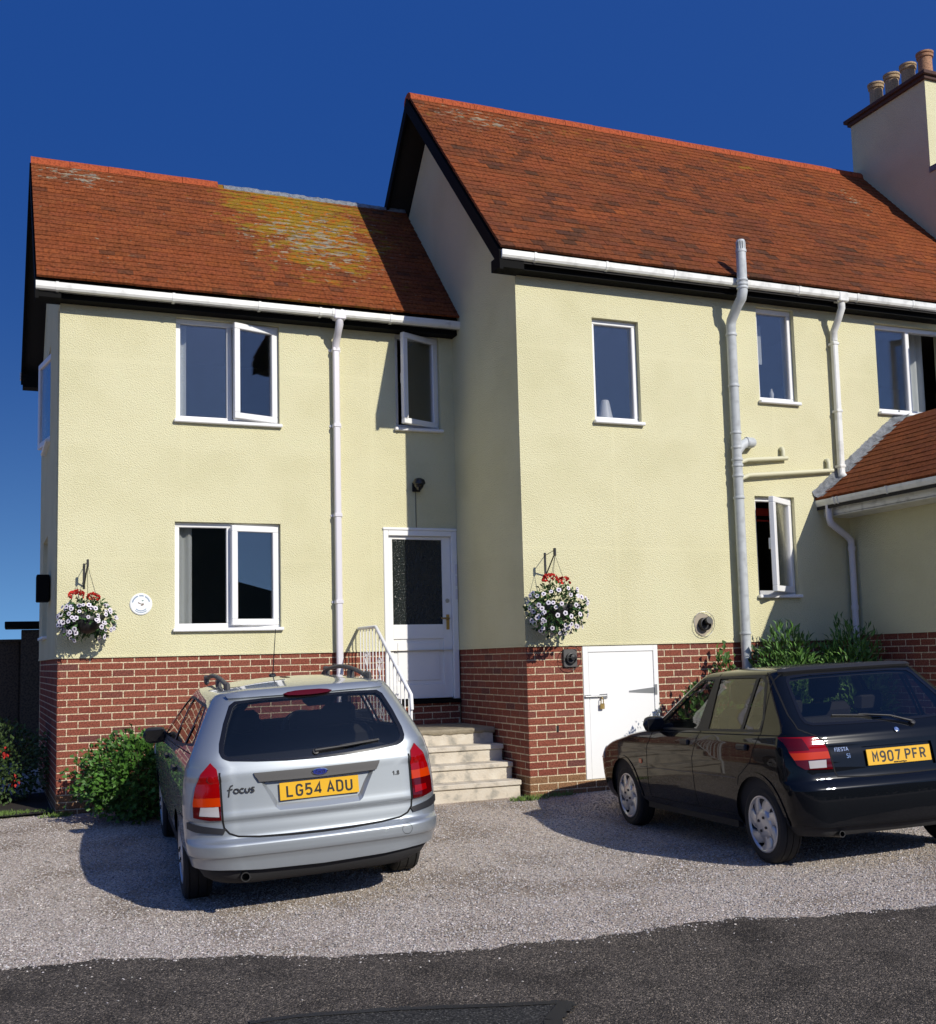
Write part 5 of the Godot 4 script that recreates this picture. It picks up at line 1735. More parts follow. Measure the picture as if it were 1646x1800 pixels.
	mb.quad(Vector3(-7.5, gh(-7.5, -2.05) + 0.03, -2.02), Vector3(-4.53, gh(-4.6, -2) + 0.03, -1.95), Vector3(-4.62, -1.58, -7.9), Vector3(-7.5, -1.6, -7.9))
	tag(build("flower_bed", mb, M["earth"]), "earth bed round the left corner, shade put into its dark colour", "soil", "", "structure")

# ---------------------------------------------------------------- cars
# A car's skin is a stack of level outlines: for each height the half width, the rear and front ends, the corner radii
# and the bow of the tail. s runs round the outline (0 rear middle, 2-3 the side, 5 front middle; negative on the left).
class BodyShell:
	var rows: Array
	var cache := {}
	func col(y: float, k: int) -> float:
		# monotone cubic through the rows
		var n := rows.size()
		if y <= rows[0][0]: return rows[0][k] + (rows[1][k] - rows[0][k]) / (rows[1][0] - rows[0][0]) * maxf(y - rows[0][0], -0.02)
		if y >= rows[n - 1][0]: return rows[n - 1][k]
		var i := 0
		while rows[i + 1][0] < y: i += 1
		var h: float = rows[i + 1][0] - rows[i][0]
		var d: float = (rows[i + 1][k] - rows[i][k]) / h
		var m0 := d
		var m1 := d
		if i > 0:
			var dp: float = (rows[i][k] - rows[i - 1][k]) / (rows[i][0] - rows[i - 1][0])
			m0 = 0.0 if dp * d <= 0.0 else 2.0 * dp * d / (dp + d)
		if i < n - 2:
			var dn: float = (rows[i + 2][k] - rows[i + 1][k]) / (rows[i + 2][0] - rows[i + 1][0])
			m1 = 0.0 if dn * d <= 0.0 else 2.0 * dn * d / (dn + d)
		var t: float = (y - rows[i][0]) / h
		return rows[i][k] * (1 + 2 * t) * (1 - t) * (1 - t) + m0 * h * t * (1 - t) * (1 - t) + rows[i + 1][k] * t * t * (3 - 2 * t) - m1 * h * t * t * (1 - t)
	func row(y: float) -> Array:
		var key := int(round(y * 20000.0))
		if cache.has(key): return cache[key]
		var w := maxf(col(y, 1), 0.012)
		var r := [w, col(y, 2), col(y, 3), minf(col(y, 4), w * 0.8), minf(col(y, 5), w * 0.7), col(y, 6)]
		cache[key] = r
		return r
	func pt(s: float, y: float) -> Vector3:
		var r := row(y)
		var w: float = r[0]; var rr: float = r[3]; var rf: float = r[4]; var bow: float = r[5]
		var a := absf(s)
		var sg := -1.0 if s < 0 else 1.0
		var xe := w - rr
		var zc: float = r[1] - bow * pow(xe / w, 2.0)
		var z2 := zc - rr
		var z3: float = minf(r[2] + rf, z2 - 0.02)
		if a <= 1.0:
			var x := a * xe
			return Vector3(sg * x, y, r[1] - bow * pow(x / w, 2.0))
		if a <= 2.0:
			var t := (a - 1.0) * PI / 2.0
			return Vector3(sg * (xe + rr * sin(t)), y, zc - rr * (1.0 - cos(t)))
		if a <= 3.0:
			var t := a - 2.0
			return Vector3(sg * (w + 0.012 * (1.0 - pow(2 * t - 1, 2.0))), y, lerpf(z2, z3, t))
		if a <= 4.0:
			var t := (a - 3.0) * PI / 2.0
			return Vector3(sg * (w - rf + rf * cos(t)), y, z3 - rf * sin(t))
		var x := (w - rf) * maxf(0.0, 5.0 - a)
		return Vector3(sg * x, y, z3 - rf - 0.10 * (1.0 - pow(x / maxf(w - rf, 0.001), 2.0)))
	func nrm(s: float, y: float) -> Vector3:
		var top: float = rows[rows.size() - 1][0]
		var h := 0.003
		var y0 := clampf(y - h, rows[0][0], top - 0.0008)
		var y1 := clampf(y + h, y0 + 0.0005, top)
		var dy := pt(s, y1) - pt(s, y0)
		var ds := pt(clampf(s + 0.03, -5, 5), y) - pt(clampf(s - 0.03, -5, 5), y)
		var n := ds.cross(dy)
		if n.length() < 1e-9: return Vector3.UP
		n = n.normalized()
		var p := pt(s, y)
		if n.dot(Vector3(p.x, (p.y - 0.7) * 1.5, p.z + 1.1)) < 0.0: n = -n
		return n
	func s_x(x: float, y: float) -> float:
		var r := row(y)
		var xe: float = r[0] - r[3]
		var a := absf(x)
		var s := a / maxf(xe, 0.001)
		if a > xe: s = 1.0 + asin(clampf((a - xe) / r[3], 0.0, 1.0)) / (PI / 2.0)
		return s * (-1.0 if x < 0 else 1.0)
	func s_z(z: float, y: float, side: float) -> float:
		var r := row(y)
		var xe: float = r[0] - r[3]
		var zc: float = r[1] - r[5] * pow(xe / r[0], 2.0)
		var z2: float = zc - r[3]
		var z3: float = minf(r[2] + r[4], z2 - 0.02)
		var s := 2.0 + (z2 - z) / (z2 - z3)
		if z > z2: s = 1.0 + acos(clampf(1.0 - (zc - z) / r[3], 0.0, 1.0)) / (PI / 2.0)
		elif z < z3: s = 3.0 + asin(clampf((z3 - z) / r[4], 0.0, 1.0)) / (PI / 2.0)
		return s * side
	func feat(kind: int, pts: Array, closed := true) -> PackedVector2Array:
		# kind 0: points are (x, y) on the tail; 1 and -1: (z, y) on the right and left side
		var out := PackedVector2Array()
		var m := pts.size()
		for i in (m if closed else m - 1):
			var a: Vector2 = pts[i]
			var b: Vector2 = pts[(i + 1) % m]
			var n := maxi(1, int(a.distance_to(b) / 0.03))
			for k in n:
				var p := a.lerp(b, float(k) / n)
				out.append(Vector2(s_x(p.x, p.y) if kind == 0 else s_z(p.x, p.y, kind), p.y))
		if not closed:
			var p: Vector2 = pts[m - 1]
			out.append(Vector2(s_x(p.x, p.y) if kind == 0 else s_z(p.x, p.y, kind), p.y))
		return out

func bounds(p: PackedVector2Array) -> Rect2:
	var r := Rect2(p[0], Vector2.ZERO)
	for q in p: r = r.expand(q)
	return r

func skin_patch(mb: MB, k: BodyShell, poly: PackedVector2Array, holes: Array, off: float, thick: float, ss: PackedFloat32Array, ys: PackedFloat32Array) -> void:
	# the piece of the skin inside poly (all of it if poly is empty) and outside the holes, raised by off, with edges of the given depth
	var b := bounds(poly) if poly.size() else Rect2(-6, -1, 12, 9)
	var hb: Array[Rect2] = []
	for h in holes: hb.append(bounds(h))
	var index := {}
	for i in ss.size() - 1:
		if ss[i + 1] < b.position.x or ss[i] > b.end.x: continue
		for j in ys.size() - 1:
			if ys[j + 1] < b.position.y or ys[j] > b.end.y: continue
			var cell := PackedVector2Array([Vector2(ss[i], ys[j]), Vector2(ss[i + 1], ys[j]), Vector2(ss[i + 1], ys[j + 1]), Vector2(ss[i], ys[j + 1])])
			var cb := Rect2(cell[0], cell[2] - cell[0])
			var parts: Array = [cell]
			if poly.size(): parts = Geometry2D.intersect_polygons(cell, poly)
			for h in holes.size():
				if not hb[h].intersects(cb): continue
				var nx := []
				for p in parts:
					for q in Geometry2D.clip_polygons(p, holes[h]): nx.append(q)
				parts = nx
			for p in parts:
				if p.size() < 3: continue
				var ids: Array[int] = []
				for q in p:
					var key := Vector2i(int(round(q.x * 4000.0)), int(round(q.y * 8000.0)))
					if not index.has(key):
						var nn := k.nrm(q.x, q.y)
						index[key] = mb.vert(k.pt(q.x, q.y) + nn * off, nn, Vector2(q.x, q.y))
					ids.append(index[key])
				var tr: PackedInt32Array
				if p.size() == 4 and parts.size() == 1 and p == cell: tr = PackedInt32Array([0, 1, 2, 0, 2, 3])
				else: tr = Geometry2D.triangulate_polygon(p)
				for t in range(0, tr.size(), 3):
					var a := ids[tr[t]]; var c := ids[tr[t + 1]]; var d := ids[tr[t + 2]]
					if (mb.v[c] - mb.v[a]).cross(mb.v[d] - mb.v[a]).dot(mb.n[a] + mb.n[c] + mb.n[d]) < 0.0:
						mb.tri_i(a, d, c)
					else: mb.tri_i(a, c, d)
	if thick != 0.0:
		if poly.size(): skin_edge(mb, k, poly, off, off - thick)

func skin_edge(mb: MB, k: BodyShell, poly: PackedVector2Array, o0: float, o1: float, closed := true) -> void:
	var m := poly.size()
	for i in (m if closed else m - 1):
		var a := poly[i]; var b := poly[(i + 1) % m]
		var pa := k.pt(a.x, a.y); var pb := k.pt(b.x, b.y)
		var na := k.nrm(a.x, a.y); var nb := k.nrm(b.x, b.y)
		mb.quad(pa + na * o0, pb + nb * o0, pb + nb * o1, pa + na * o1)

func seam_poly(kind: int, k: BodyShell, pts: Array, w: float) -> PackedVector2Array:
	# a thin strip along an open line, as a closed polygon
	var l := []; var r := []
	var m := pts.size()
	for i in m:
		var d0: Vector2 = (pts[i] - pts[maxi(i - 1, 0)]).normalized()
		var d1: Vector2 = (pts[mini(i + 1, m - 1)] - pts[i]).normalized()
		var d := (d0 + d1).normalized()
		var nn := Vector2(-d.y, d.x) * w * 0.5
		l.append(pts[i] + nn); r.append(pts[i] - nn)
	r.reverse()
	return k.feat(kind, l + r)

func lines(a: float, b: float, n: int) -> PackedFloat32Array:
	var o := PackedFloat32Array()
	for i in n + 1: o.append(lerpf(a, b, float(i) / n))
	return o

func skin_s(side_n: int) -> PackedFloat32Array:
	var h := PackedFloat32Array()
	for q in [[0.0, 1.0, 12], [1.0, 2.0, 9], [2.0, 3.0, side_n], [3.0, 4.0, 8], [4.0, 5.0, 8]]:
		for i in q[2]: h.append(lerpf(q[0], q[1], float(i) / q[2]))
	h.append(5.0)
	var o := PackedFloat32Array()
	for i in range(h.size() - 1, 0, -1): o.append(-h[i])
	o.append_array(h)
	return o

func skin_y(k: BodyShell, n: int) -> PackedFloat32Array:
	var o := PackedFloat32Array()
	for i in k.rows.size() - 1:
		for j in n: o.append(lerpf(k.rows[i][0], k.rows[i + 1][0], float(j) / n))
	o.append(k.rows[k.rows.size() - 1][0])
	return o

func arch(k: BodyShell, side: int, z: float, y: float, r: float) -> PackedVector2Array:
	var pts := []
	for i in 33:
		var a := -0.25 + (PI + 0.5) * i / 32.0
		pts.append(Vector2(z + cos(a) * r, y + sin(a) * r))
	return k.feat(side, pts)

func mir(pts: Array) -> Array:
	# completes the right half of a symmetric outline
	var o := pts.duplicate()
	for i in range(pts.size() - 1, -1, -1):
		if pts[i].x > 0.0001: o.append(Vector2(-pts[i].x, pts[i].y))
	return o

const GLYPH := {
	"L": [[7, 72, 7, 7, 43, 7]], "G": [[43, 57, 40, 66, 32, 72, 18, 72, 10, 66, 7, 57, 7, 22, 10, 13, 18, 7, 32, 7, 40, 13, 43, 22, 43, 36, 25, 36]],
	"5": [[41, 72, 11, 72, 9, 41, 20, 46, 32, 45, 40, 38, 43, 27, 40, 14, 31, 7, 18, 7, 8, 14]], "4": [[36, 7, 36, 72, 6, 23, 47, 23]],
	"A": [[5, 7, 25, 72, 45, 7], [13, 28, 37, 28]], "D": [[7, 7, 7, 72, 28, 72, 38, 67, 43, 57, 43, 22, 38, 12, 28, 7, 7, 7]],
	"U": [[7, 72, 7, 22, 10, 13, 18, 7, 32, 7, 40, 13, 43, 22, 43, 72]], "M": [[7, 7, 7, 72, 25, 34, 43, 72, 43, 7]],
	"9": [[43, 52, 40, 65, 32, 72, 18, 72, 10, 65, 7, 54, 10, 43, 18, 36, 32, 36, 43, 44, 43, 28, 38, 14, 28, 7, 12, 7], [43, 56, 43, 40]],
	"0": [[7, 57, 10, 66, 18, 72, 32, 72, 40, 66, 43, 57, 43, 22, 40, 13, 32, 7, 18, 7, 10, 13, 7, 22, 7, 57, 10, 66]], "7": [[6, 72, 43, 72, 20, 7]],
	"P": [[7, 7, 7, 72, 30, 72, 40, 66, 43, 56, 40, 45, 30, 38, 7, 38]], "F": [[7, 7, 7, 72, 42, 72], [7, 40, 36, 40]], "R": [[7, 7, 7, 72, 30, 72, 40, 66, 43, 56, 40, 45, 30, 38, 7, 38], [25, 38, 43, 7]]}

func number_plate(parent: Node3D, text: String, T: Transform3D) -> Node3D:
	var k := knot("number_plate", parent, "yellow rear number plate")
	k.transform = T
	var mb := MB.new()
	mb.bevel_box(Vector3(-0.26, -0.0555, -0.004), Vector3(0.26, 0.0555, 0.004), 0.0015)
	build("plate", mb, M["plate_yellow"], k)
	var x := -0.219
	for c in text:
		if c == " ":
			x += 0.022
			continue
		mb = MB.new()
		var lift := 0.0046
		for stroke in GLYPH[c]:
			var pts := []
			for i in range(0, stroke.size(), 2): pts.append(Vector2(x + stroke[i] * 0.001, -0.0395 + stroke[i + 1] * 0.001))
			mb.ribbon(pts, 0.0066, 0.0035, lift)
			lift += 0.0003
		build("letter", mb, M["plate_ink"], k)
		x += 0.061
	return k

func text_part(called: String, txt: String, size: float, m: String, parent: Node3D, T: Transform3D, bold := false) -> void:
	var tm := TextMesh.new()
	var f := SystemFont.new()
	f.font_names = PackedStringArray(["Droid Sans"])
	if bold: f.font_weight = 700
	tm.font = f
	tm.text = txt
	tm.font_size = 64
	tm.pixel_size = size / 64.0
	tm.depth = 0.003
	var o := MeshInstance3D.new()
	o.mesh = tm
	o.material_override = M[m]
	o.name = called
	parent.add_child(o, true)
	o.transform = T

func on_skin(k: BodyShell, x: float, y: float, off: float) -> Transform3D:
	# a frame on the tail: x along the car's width, z outwards
	var s := k.s_x(x, y)
	var n := k.nrm(s, y)
	var e := (k.pt(k.s_x(x + 0.05, y), y) - k.pt(k.s_x(x - 0.05, y), y)).normalized()
	var u := n.cross(e).normalized()
	return Transform3D(Basis(e, u, e.cross(u)), k.pt(s, y) + n * off)

func wheel(parent: Node3D, at: Vector3, r: float, w: float, side: float, rim: float, spokes: int, twist: float) -> void:
	var k := knot("wheel", parent)
	k.transform = Transform3D(Basis(Vector3(0, 0, side), Vector3(side, 0, 0), Vector3(0, 1, 0)).orthonormalized(), at)
	# local y points outwards
	var mb := MB.new()
	var h := w / 2.0
	var pr := [Vector2(rim - 0.03, -h + 0.01), Vector2(rim, -h + 0.004), Vector2(r - 0.035, -h), Vector2(r - 0.012, -h + 0.010), Vector2(r, -h + 0.028)]
	for g in [-0.30, 0.0, 0.30]:
		pr += [Vector2(r, g * w - 0.004), Vector2(r - 0.007, g * w - 0.003), Vector2(r - 0.007, g * w + 0.003), Vector2(r, g * w + 0.004)]
	pr += [Vector2(r, h - 0.028), Vector2(r - 0.012, h - 0.010), Vector2(r - 0.035, h), Vector2(rim, h - 0.004), Vector2(rim - 0.012, h - 0.016)]
	mb.lathe(pr, Transform3D.IDENTITY, 48)
	build("tyre", mb, M["tyre"], k)
	mb = MB.new()
	mb.lathe([Vector2(rim - 0.02, h - 0.05), Vector2(0.0, h - 0.06)], Transform3D.IDENTITY, 32)
	mb.lathe([Vector2(rim - 0.01, -h + 0.01), Vector2(rim - 0.01, h - 0.02)], Transform3D.IDENTITY, 32)
	build("brake_drum", mb, M["dark_gap"], k)
	mb = MB.new()
	mb.lathe([Vector2(rim - 0.003, h - 0.012), Vector2(rim - 0.004, h - 0.002), Vector2(rim - 0.014, h + 0.000), Vector2(rim - 0.026, h - 0.012)], Transform3D.IDENTITY, 48)
	mb.lathe([Vector2(0.112, h - 0.035), Vector2(0.108, h - 0.008), Vector2(0.07, h - 0.001), Vector2(0.0, h + 0.002)], Transform3D.IDENTITY, 28, true)
	for i in spokes:
		var a0 := TAU * i / spokes
		var rows := []; var norms := []
		for j in 6:
			var t := j / 5.0
			var rad := lerpf(0.09, rim - 0.016, t)
			var a := a0 + twist * t * t
			var half := (0.043 + 0.022 * t)
			var up := h - 0.006 - 0.006 * sin(t * PI)
			var e := Vector3(cos(a), 0, sin(a)); var f := Vector3(-sin(a), 0, cos(a))
			rows.append(PackedVector3Array([e * rad - f * half + Vector3(0, up - 0.03, 0), e * rad - f * half * 0.9 + Vector3(0, up - 0.003, 0), e * rad + Vector3(0, up + 0.003, 0), e * rad + f * half * 0.9 + Vector3(0, up - 0.006, 0), e * rad + f * half + Vector3(0, up - 0.03, 0)]))
			norms.append(PackedVector3Array([-f, (Vector3.UP - f * 0.6).normalized(), Vector3.UP, (Vector3.UP + f * 0.6).normalized(), f]))
		mb.ring_strip(rows, norms, false)
	build("wheel_cover", mb, M["wheel_cover"], k)
	for i in 4:
		mb = MB.new()
		var a := TAU * i / 4.0 + 0.4
		mb.lathe([Vector2(0.0105, h - 0.02), Vector2(0.0105, h + 0.008), Vector2(0.0, h + 0.008)], Transform3D(Basis.IDENTITY, Vector3(cos(a) * 0.052, 0, sin(a) * 0.052)), 10)
		build("wheel_nut", mb, M["black_plastic"], k)

func seats(parent: Node3D, zf: float, zr: float, w: float, top: float) -> void:
	for s in [-1.0, 1.0]:
		var k := knot("front_seat", parent)
		var mb := MB.new()
		mb.bevel_box(Vector3(-0.25, 0.0, -0.06), Vector3(0.25, 0.60, 0.07), 0.05, Transform3D(Basis(Vector3.RIGHT, 0.22), Vector3(s * w, top - 0.82, zf)))
		mb.bevel_box(Vector3(-0.25, -0.12, -0.5), Vector3(0.25, 0.02, 0.02), 0.05, Transform3D(Basis.IDENTITY, Vector3(s * w, top - 0.82, zf)))
		build("seat_back", mb, M["trim"], k)
		mb = MB.new()
		mb.bevel_box(Vector3(-0.14, 0.64, -0.05), Vector3(0.14, 0.85, 0.05), 0.04, Transform3D(Basis(Vector3.RIGHT, 0.22), Vector3(s * w, top - 0.82, zf)))
		build("headrest", mb, M["trim"], k)
	var k := knot("rear_seat", parent)
	var mb := MB.new()
	mb.bevel_box(Vector3(-0.62, 0.0, -0.08), Vector3(0.62, 0.56, 0.06), 0.05, Transform3D(Basis(Vector3.RIGHT, 0.2), Vector3(0, top - 0.86, zr)))
	build("seat_back", mb, M["trim"], k)
	for s in [-1.0, 1.0]:
		mb = MB.new()
		mb.bevel_box(Vector3(-0.13, 0.57, -0.04), Vector3(0.13, 0.74, 0.04), 0.04, Transform3D(Basis(Vector3.RIGHT, 0.2), Vector3(s * 0.36, top - 0.86, zr)))
		build("headrest", mb, M["trim"], k)
	k = knot("dashboard", parent)
	mb = MB.new()
	mb.bevel_box(Vector3(-0.66, top - 0.78, zf - 1.05), Vector3(0.66, top - 0.50, zf - 0.72), 0.06)
	build("fascia", mb, M["trim"], k)
	mb = MB.new()
	var ring := []
	for i in 25: ring.append(Vector3(0.34 + cos(TAU * i / 24.0) * 0.18, top - 0.46 + sin(TAU * i / 24.0) * 0.165, zf - 0.62 + sin(TAU * i / 24.0) * -0.07))
	mb.tube(ring, 0.014, 8)
	build("steering_wheel", mb, M["trim"], k)

func car_pose(at: Vector3, th: float, pi: float, ro: float) -> Transform3D:
	return Transform3D(Basis(Vector3.UP, th) * Basis(Vector3.RIGHT, pi) * Basis(Vector3(0, 0, 1), ro), at)

func V2(a: Array) -> Array:
	var o := []
	for i in range(0, a.size(), 2): o.append(Vector2(a[i], a[i + 1]))
	return o

func mirror_part(parent: Node3D, x: float, y: float, z: float, s: float) -> void:
	var k := knot("door_mirror", parent)
	var mb := MB.new()
	var rings := []; var norms := []
	for i in 9:
		var t := i / 8.0
		var rad := sqrt(maxf(0.02, 1.0 - pow(2.0 * t - 1.0, 4.0)))
		var ring := PackedVector3Array(); var nr := PackedVector3Array()
		for j in 16:
			var a := TAU * j / 16.0
			ring.append(Vector3(x + s * (t * 0.20 - 0.03), y + sin(a) * 0.068 * rad + 0.004 * t, z + cos(a) * 0.055 * rad))
			nr.append(Vector3(s * (2 * t - 1) * 0.6, sin(a), cos(a)).normalized())
		if s > 0: ring.reverse(); nr.reverse()
		rings.append(ring); norms.append(nr)
	mb.ring_strip(rings, norms)
	mb.bevel_box(Vector3(minf(x - s * 0.10, x + s * 0.02), y - 0.065, z - 0.05), Vector3(maxf(x - s * 0.10, x + s * 0.02), y + 0.0, z + 0.03), 0.012)
	build("housing", mb, M["black_plastic"], k)
	mb = MB.new()
	mb.bevel_box(Vector3(minf(x + s * 0.0, x + s * 0.15), y - 0.048, z + 0.048), Vector3(maxf(x, x + s * 0.15), y + 0.05, z + 0.058), 0.004)
	build("mirror_glass", mb, M["frit"], k)

func skin_ramp(mb: MB, k: BodyShell, outer: Array, inner: Array, depth: float) -> void:
	# the sloping wall between the rim of a recess and its floor, both given as right halves
	for s in [-1.0, 1.0]:
		for i in outer.size() - 1:
			var n := maxi(1, int(outer[i].distance_to(outer[i + 1]) / 0.03))
			for q in n:
				var p: Array[Vector3] = []
				for e in [[outer, float(q) / n, 0.0], [outer, float(q + 1) / n, 0.0], [inner, float(q + 1) / n, depth], [inner, float(q) / n, depth]]:
					var a: Vector2 = e[0][i]
					var b: Vector2 = e[0][i + 1]
					var w := a.lerp(b, e[1])
					var sx := k.s_x(w.x * s, w.y)
					p.append(k.pt(sx, w.y) + k.nrm(sx, w.y) * float(e[2]))
				if (p[1] - p[0]).cross(p[2] - p[0]).z < 0.0: p.reverse()
				mb.quad(p[0], p[1], p[2], p[3])

func make_silver_car() -> void:
	var car := thing("parked_car", "silver estate car with roof rails, parked facing the brick plinth", "car", Vector3.ZERO, "cars parked on the gravel")
	car.transform = car_pose(Vector3(-2.968, -1.689, 2.426), -0.066, 0.023, 0.047)
	var k := BodyShell.new()
	k.rows = [[0.20, 0.70, 0.84, -3.25, 0.30, 0.25, 0.03], [0.25, 0.76, 0.92, -3.33, 0.30, 0.28, 0.04], [0.32, 0.80, 0.960, -3.40, 0.30, 0.30, 0.05], [0.415, 0.828, 0.974, -3.43, 0.30, 0.32, 0.06],
		[0.430, 0.838, 0.987, -3.43, 0.30, 0.32, 0.06], [0.490, 0.845, 0.988, -3.43, 0.30, 0.32, 0.06], [0.506, 0.846, 0.980, -3.43, 0.30, 0.32, 0.06], [0.522, 0.847, 0.952, -3.43, 0.30, 0.32, 0.06], [0.536, 0.848, 0.937, -3.42, 0.30, 0.32, 0.06], [0.590, 0.849, 0.930, -3.42, 0.30, 0.32, 0.06], [0.642, 0.850, 0.924, -3.42, 0.30, 0.32, 0.06],
		[0.655, 0.850, 0.931, -3.42, 0.30, 0.32, 0.06], [0.72, 0.850, 0.922, -3.41, 0.30, 0.32, 0.06], [0.80, 0.846, 0.914, -3.35, 0.30, 0.32, 0.06], [0.88, 0.838, 0.907, -3.15, 0.30, 0.32, 0.06], [0.93, 0.830, 0.903, -2.75, 0.27, 0.34, 0.06], [0.97, 0.820, 0.893, -2.35, 0.27, 0.35, 0.06],
		[1.00, 0.808, 0.882, -2.10, 0.24, 0.16, 0.06], [1.05, 0.785, 0.860, -1.98, 0.20, 0.16, 0.06], [1.20, 0.715, 0.772, -1.60, 0.20, 0.16, 0.06], [1.36, 0.632, 0.675, -1.15, 0.20, 0.16, 0.06], [1.41, 0.600, 0.640, -0.98, 0.20, 0.16, 0.06],
		[1.435, 0.560, 0.600, -0.85, 0.10, 0.30, 0.06], [1.453, 0.47, 0.50, -0.72, 0.10, 0.28, 0.05], [1.466, 0.32, 0.30, -0.62, 0.10, 0.2, 0.04], [1.473, 0.15, 0.05, -0.55, 0.08, 0.1, 0.02], [1.475, 0.02, -0.15, -0.45, 0.01, 0.01, 0.0]]
	var ss := skin_s(64)
	var ys := skin_y(k, 3)
	# openings
	var glass := V2([0.0, 1.372, 0.30, 1.372, 0.47, 1.362, 0.500, 1.34, 0.545, 1.24, 0.582, 1.12, 0.588, 1.075, 0.570, 1.045, 0.53, 1.028, 0.38, 1.012, 0.2, 1.002, 0.0, 0.998])
	var frit := V2([0.0, 1.388, 0.30, 1.388, 0.485, 1.380, 0.522, 1.355, 0.572, 1.245, 0.612, 1.125, 0.618, 1.075, 0.600, 1.035, 0.555, 1.014, 0.39, 0.998, 0.2, 0.987, 0.0, 0.983])
	var side := [V2([-1.80, 1.005, -0.74, 1.045, -0.70, 1.345, -0.97, 1.338, -1.16, 1.27]), V2([-0.64, 1.05, 0.05, 1.08, 0.12, 1.20, 0.10, 1.34, -0.60, 1.35]), V2([0.13, 1.085, 0.50, 1.12, 0.44, 1.22, 0.30, 1.335, 0.17, 1.34, 0.19, 1.2])]
	var screen := PackedVector2Array()
	for q in V2([3.3, 1.03, 5.0, 1.03, 5.0, 1.36, 3.45, 1.34]): screen.append(q)
	var screen2 := PackedVector2Array()
	for q in screen: screen2.append(Vector2(-q.x, q.y))
	var G := k.feat(0, mir(glass))
	var holes: Array = [G, screen, screen2]
	for s in [-1, 1]:
		for w in side: holes.append(k.feat(s, w))
		holes.append(arch(k, s, 0.0, 0.29, 0.335)); holes.append(arch(k, s, -2.60, 0.29, 0.335))
	var rec := k.feat(0, mir(V2([0.0, 0.868, 0.372, 0.870, 0.33, 0.79, 0.285, 0.70, 0.262, 0.682, 0.0, 0.678])))
	holes.append(rec)
	holes.append(PackedVector2Array([Vector2(-2.35, 0.1), Vector2(2.35, 0.1), Vector2(2.25, 0.33), Vector2(1.9, 0.350), Vector2(1.2, 0.345), Vector2(0.8, 0.330), Vector2(0.0, 0.322), Vector2(-0.8, 0.330), Vector2(-1.2, 0.345), Vector2(-1.9, 0.350), Vector2(-2.25, 0.33)]))
	var mb := MB.new()
	skin_patch(mb, k, PackedVector2Array(), holes, 0.0, 0.0, ss, ys)
	var inner := k.feat(0, mir(V2([0.0, 0.866, 0.350, 0.868, 0.305, 0.80, 0.272, 0.735, 0.258, 0.722, 0.0, 0.718])))
	skin_ramp(mb, k, V2([0.0, 0.868, 0.372, 0.870, 0.33, 0.79, 0.285, 0.70, 0.262, 0.682, 0.0, 0.678]), V2([0.0, 0.866, 0.350, 0.868, 0.305, 0.80, 0.272, 0.735, 0.258, 0.722, 0.0, 0.718]), -0.026)
	skin_patch(mb, k, inner, [], -0.026, 0.0, ss, ys)
	build("body", mb, M["silver_paint"], car)
	mb = MB.new()
	skin_patch(mb, k, PackedVector2Array(), [G, screen, screen2] + holes.slice(3, 6) + holes.slice(8, 11), -0.03, 0.0, skin_s(24), skin_y(k, 1))
	build("cabin_lining", mb, M["trim"], car)
	mb = MB.new()
	for i in range(3, holes.size() - 2):
		if holes[i].size() > 60 and bounds(holes[i]).position.y < 0.25: skin_edge(mb, k, holes[i], 0.004, -0.24)
	mb.box(Vector3(-0.60, 0.22, -3.1), Vector3(0.60, 0.30, 0.55)); mb.box(Vector3(-0.60, 0.34, 0.55), Vector3(0.60, 0.40, 0.86)); mb.box(Vector3(-0.80, 0.22, -2.20), Vector3(0.80, 0.30, -0.40))
	build("underbody", mb, M["dark_gap"], car)
	# glass
	var gk := knot("rear_window", car)
	mb = MB.new()
	skin_patch(mb, k, k.feat(0, mir(frit)), [G], 0.0022, 0.004, ss, ys)
	build("black_border", mb, M["frit"], gk)
	mb = MB.new()
	skin_patch(mb, k, G, [], 0.0, 0.0, ss, ys)
	build("pane", mb, M["car_glass"], gk)
	mb = MB.new()
	mb.tube([on_skin(k, -0.01, 1.028, 0.02).origin, on_skin(k, 0.20, 1.036, 0.028).origin, on_skin(k, 0.43, 1.055, 0.014).origin], [0.014, 0.008, 0.006], 8)
	mb.tube([on_skin(k, 0.16, 1.046, 0.010).origin, on_skin(k, 0.43, 1.062, 0.008).origin], 0.006, 6)
	mb.lathe([Vector2(0.022, 0), Vector2(0.020, 0.018), Vector2(0.0, 0.022)], on_skin(k, -0.005, 1.024, 0.0) * Transform3D(Basis(Vector3.RIGHT, PI / 2), Vector3.ZERO), 14)
	build("wiper", mb, M["black_plastic"], gk)
	mb = MB.new()
	skin_patch(mb, k, screen, [], -0.004, 0.0, ss, ys); skin_patch(mb, k, screen2, [], -0.004, 0.0, ss, ys)
	build("windscreen", mb, M["car_glass"], car)
	for s in [-1, 1]:
		for w in side:
			mb = MB.new()
			skin_patch(mb, k, k.feat(s, w), [], -0.004, 0.0, ss, ys)
			build("side_window", mb, M["car_glass"], car)
	for s in [-1, 1]:
		mb = MB.new()
		skin_patch(mb, k, k.feat(s, V2([-1.86, 0.99, 0.02, 1.055, 0.06, 1.07, 0.56, 1.105, 0.49, 1.225, 0.33, 1.352, 0.16, 1.360, -0.66, 1.365, -0.95, 1.355, -1.17, 1.285])), [k.feat(s, side[0]), k.feat(s, side[1]), k.feat(s, side[2])], 0.0018, 0.004, ss, ys)
		build("window_frame", mb, M["black_plastic"], car)
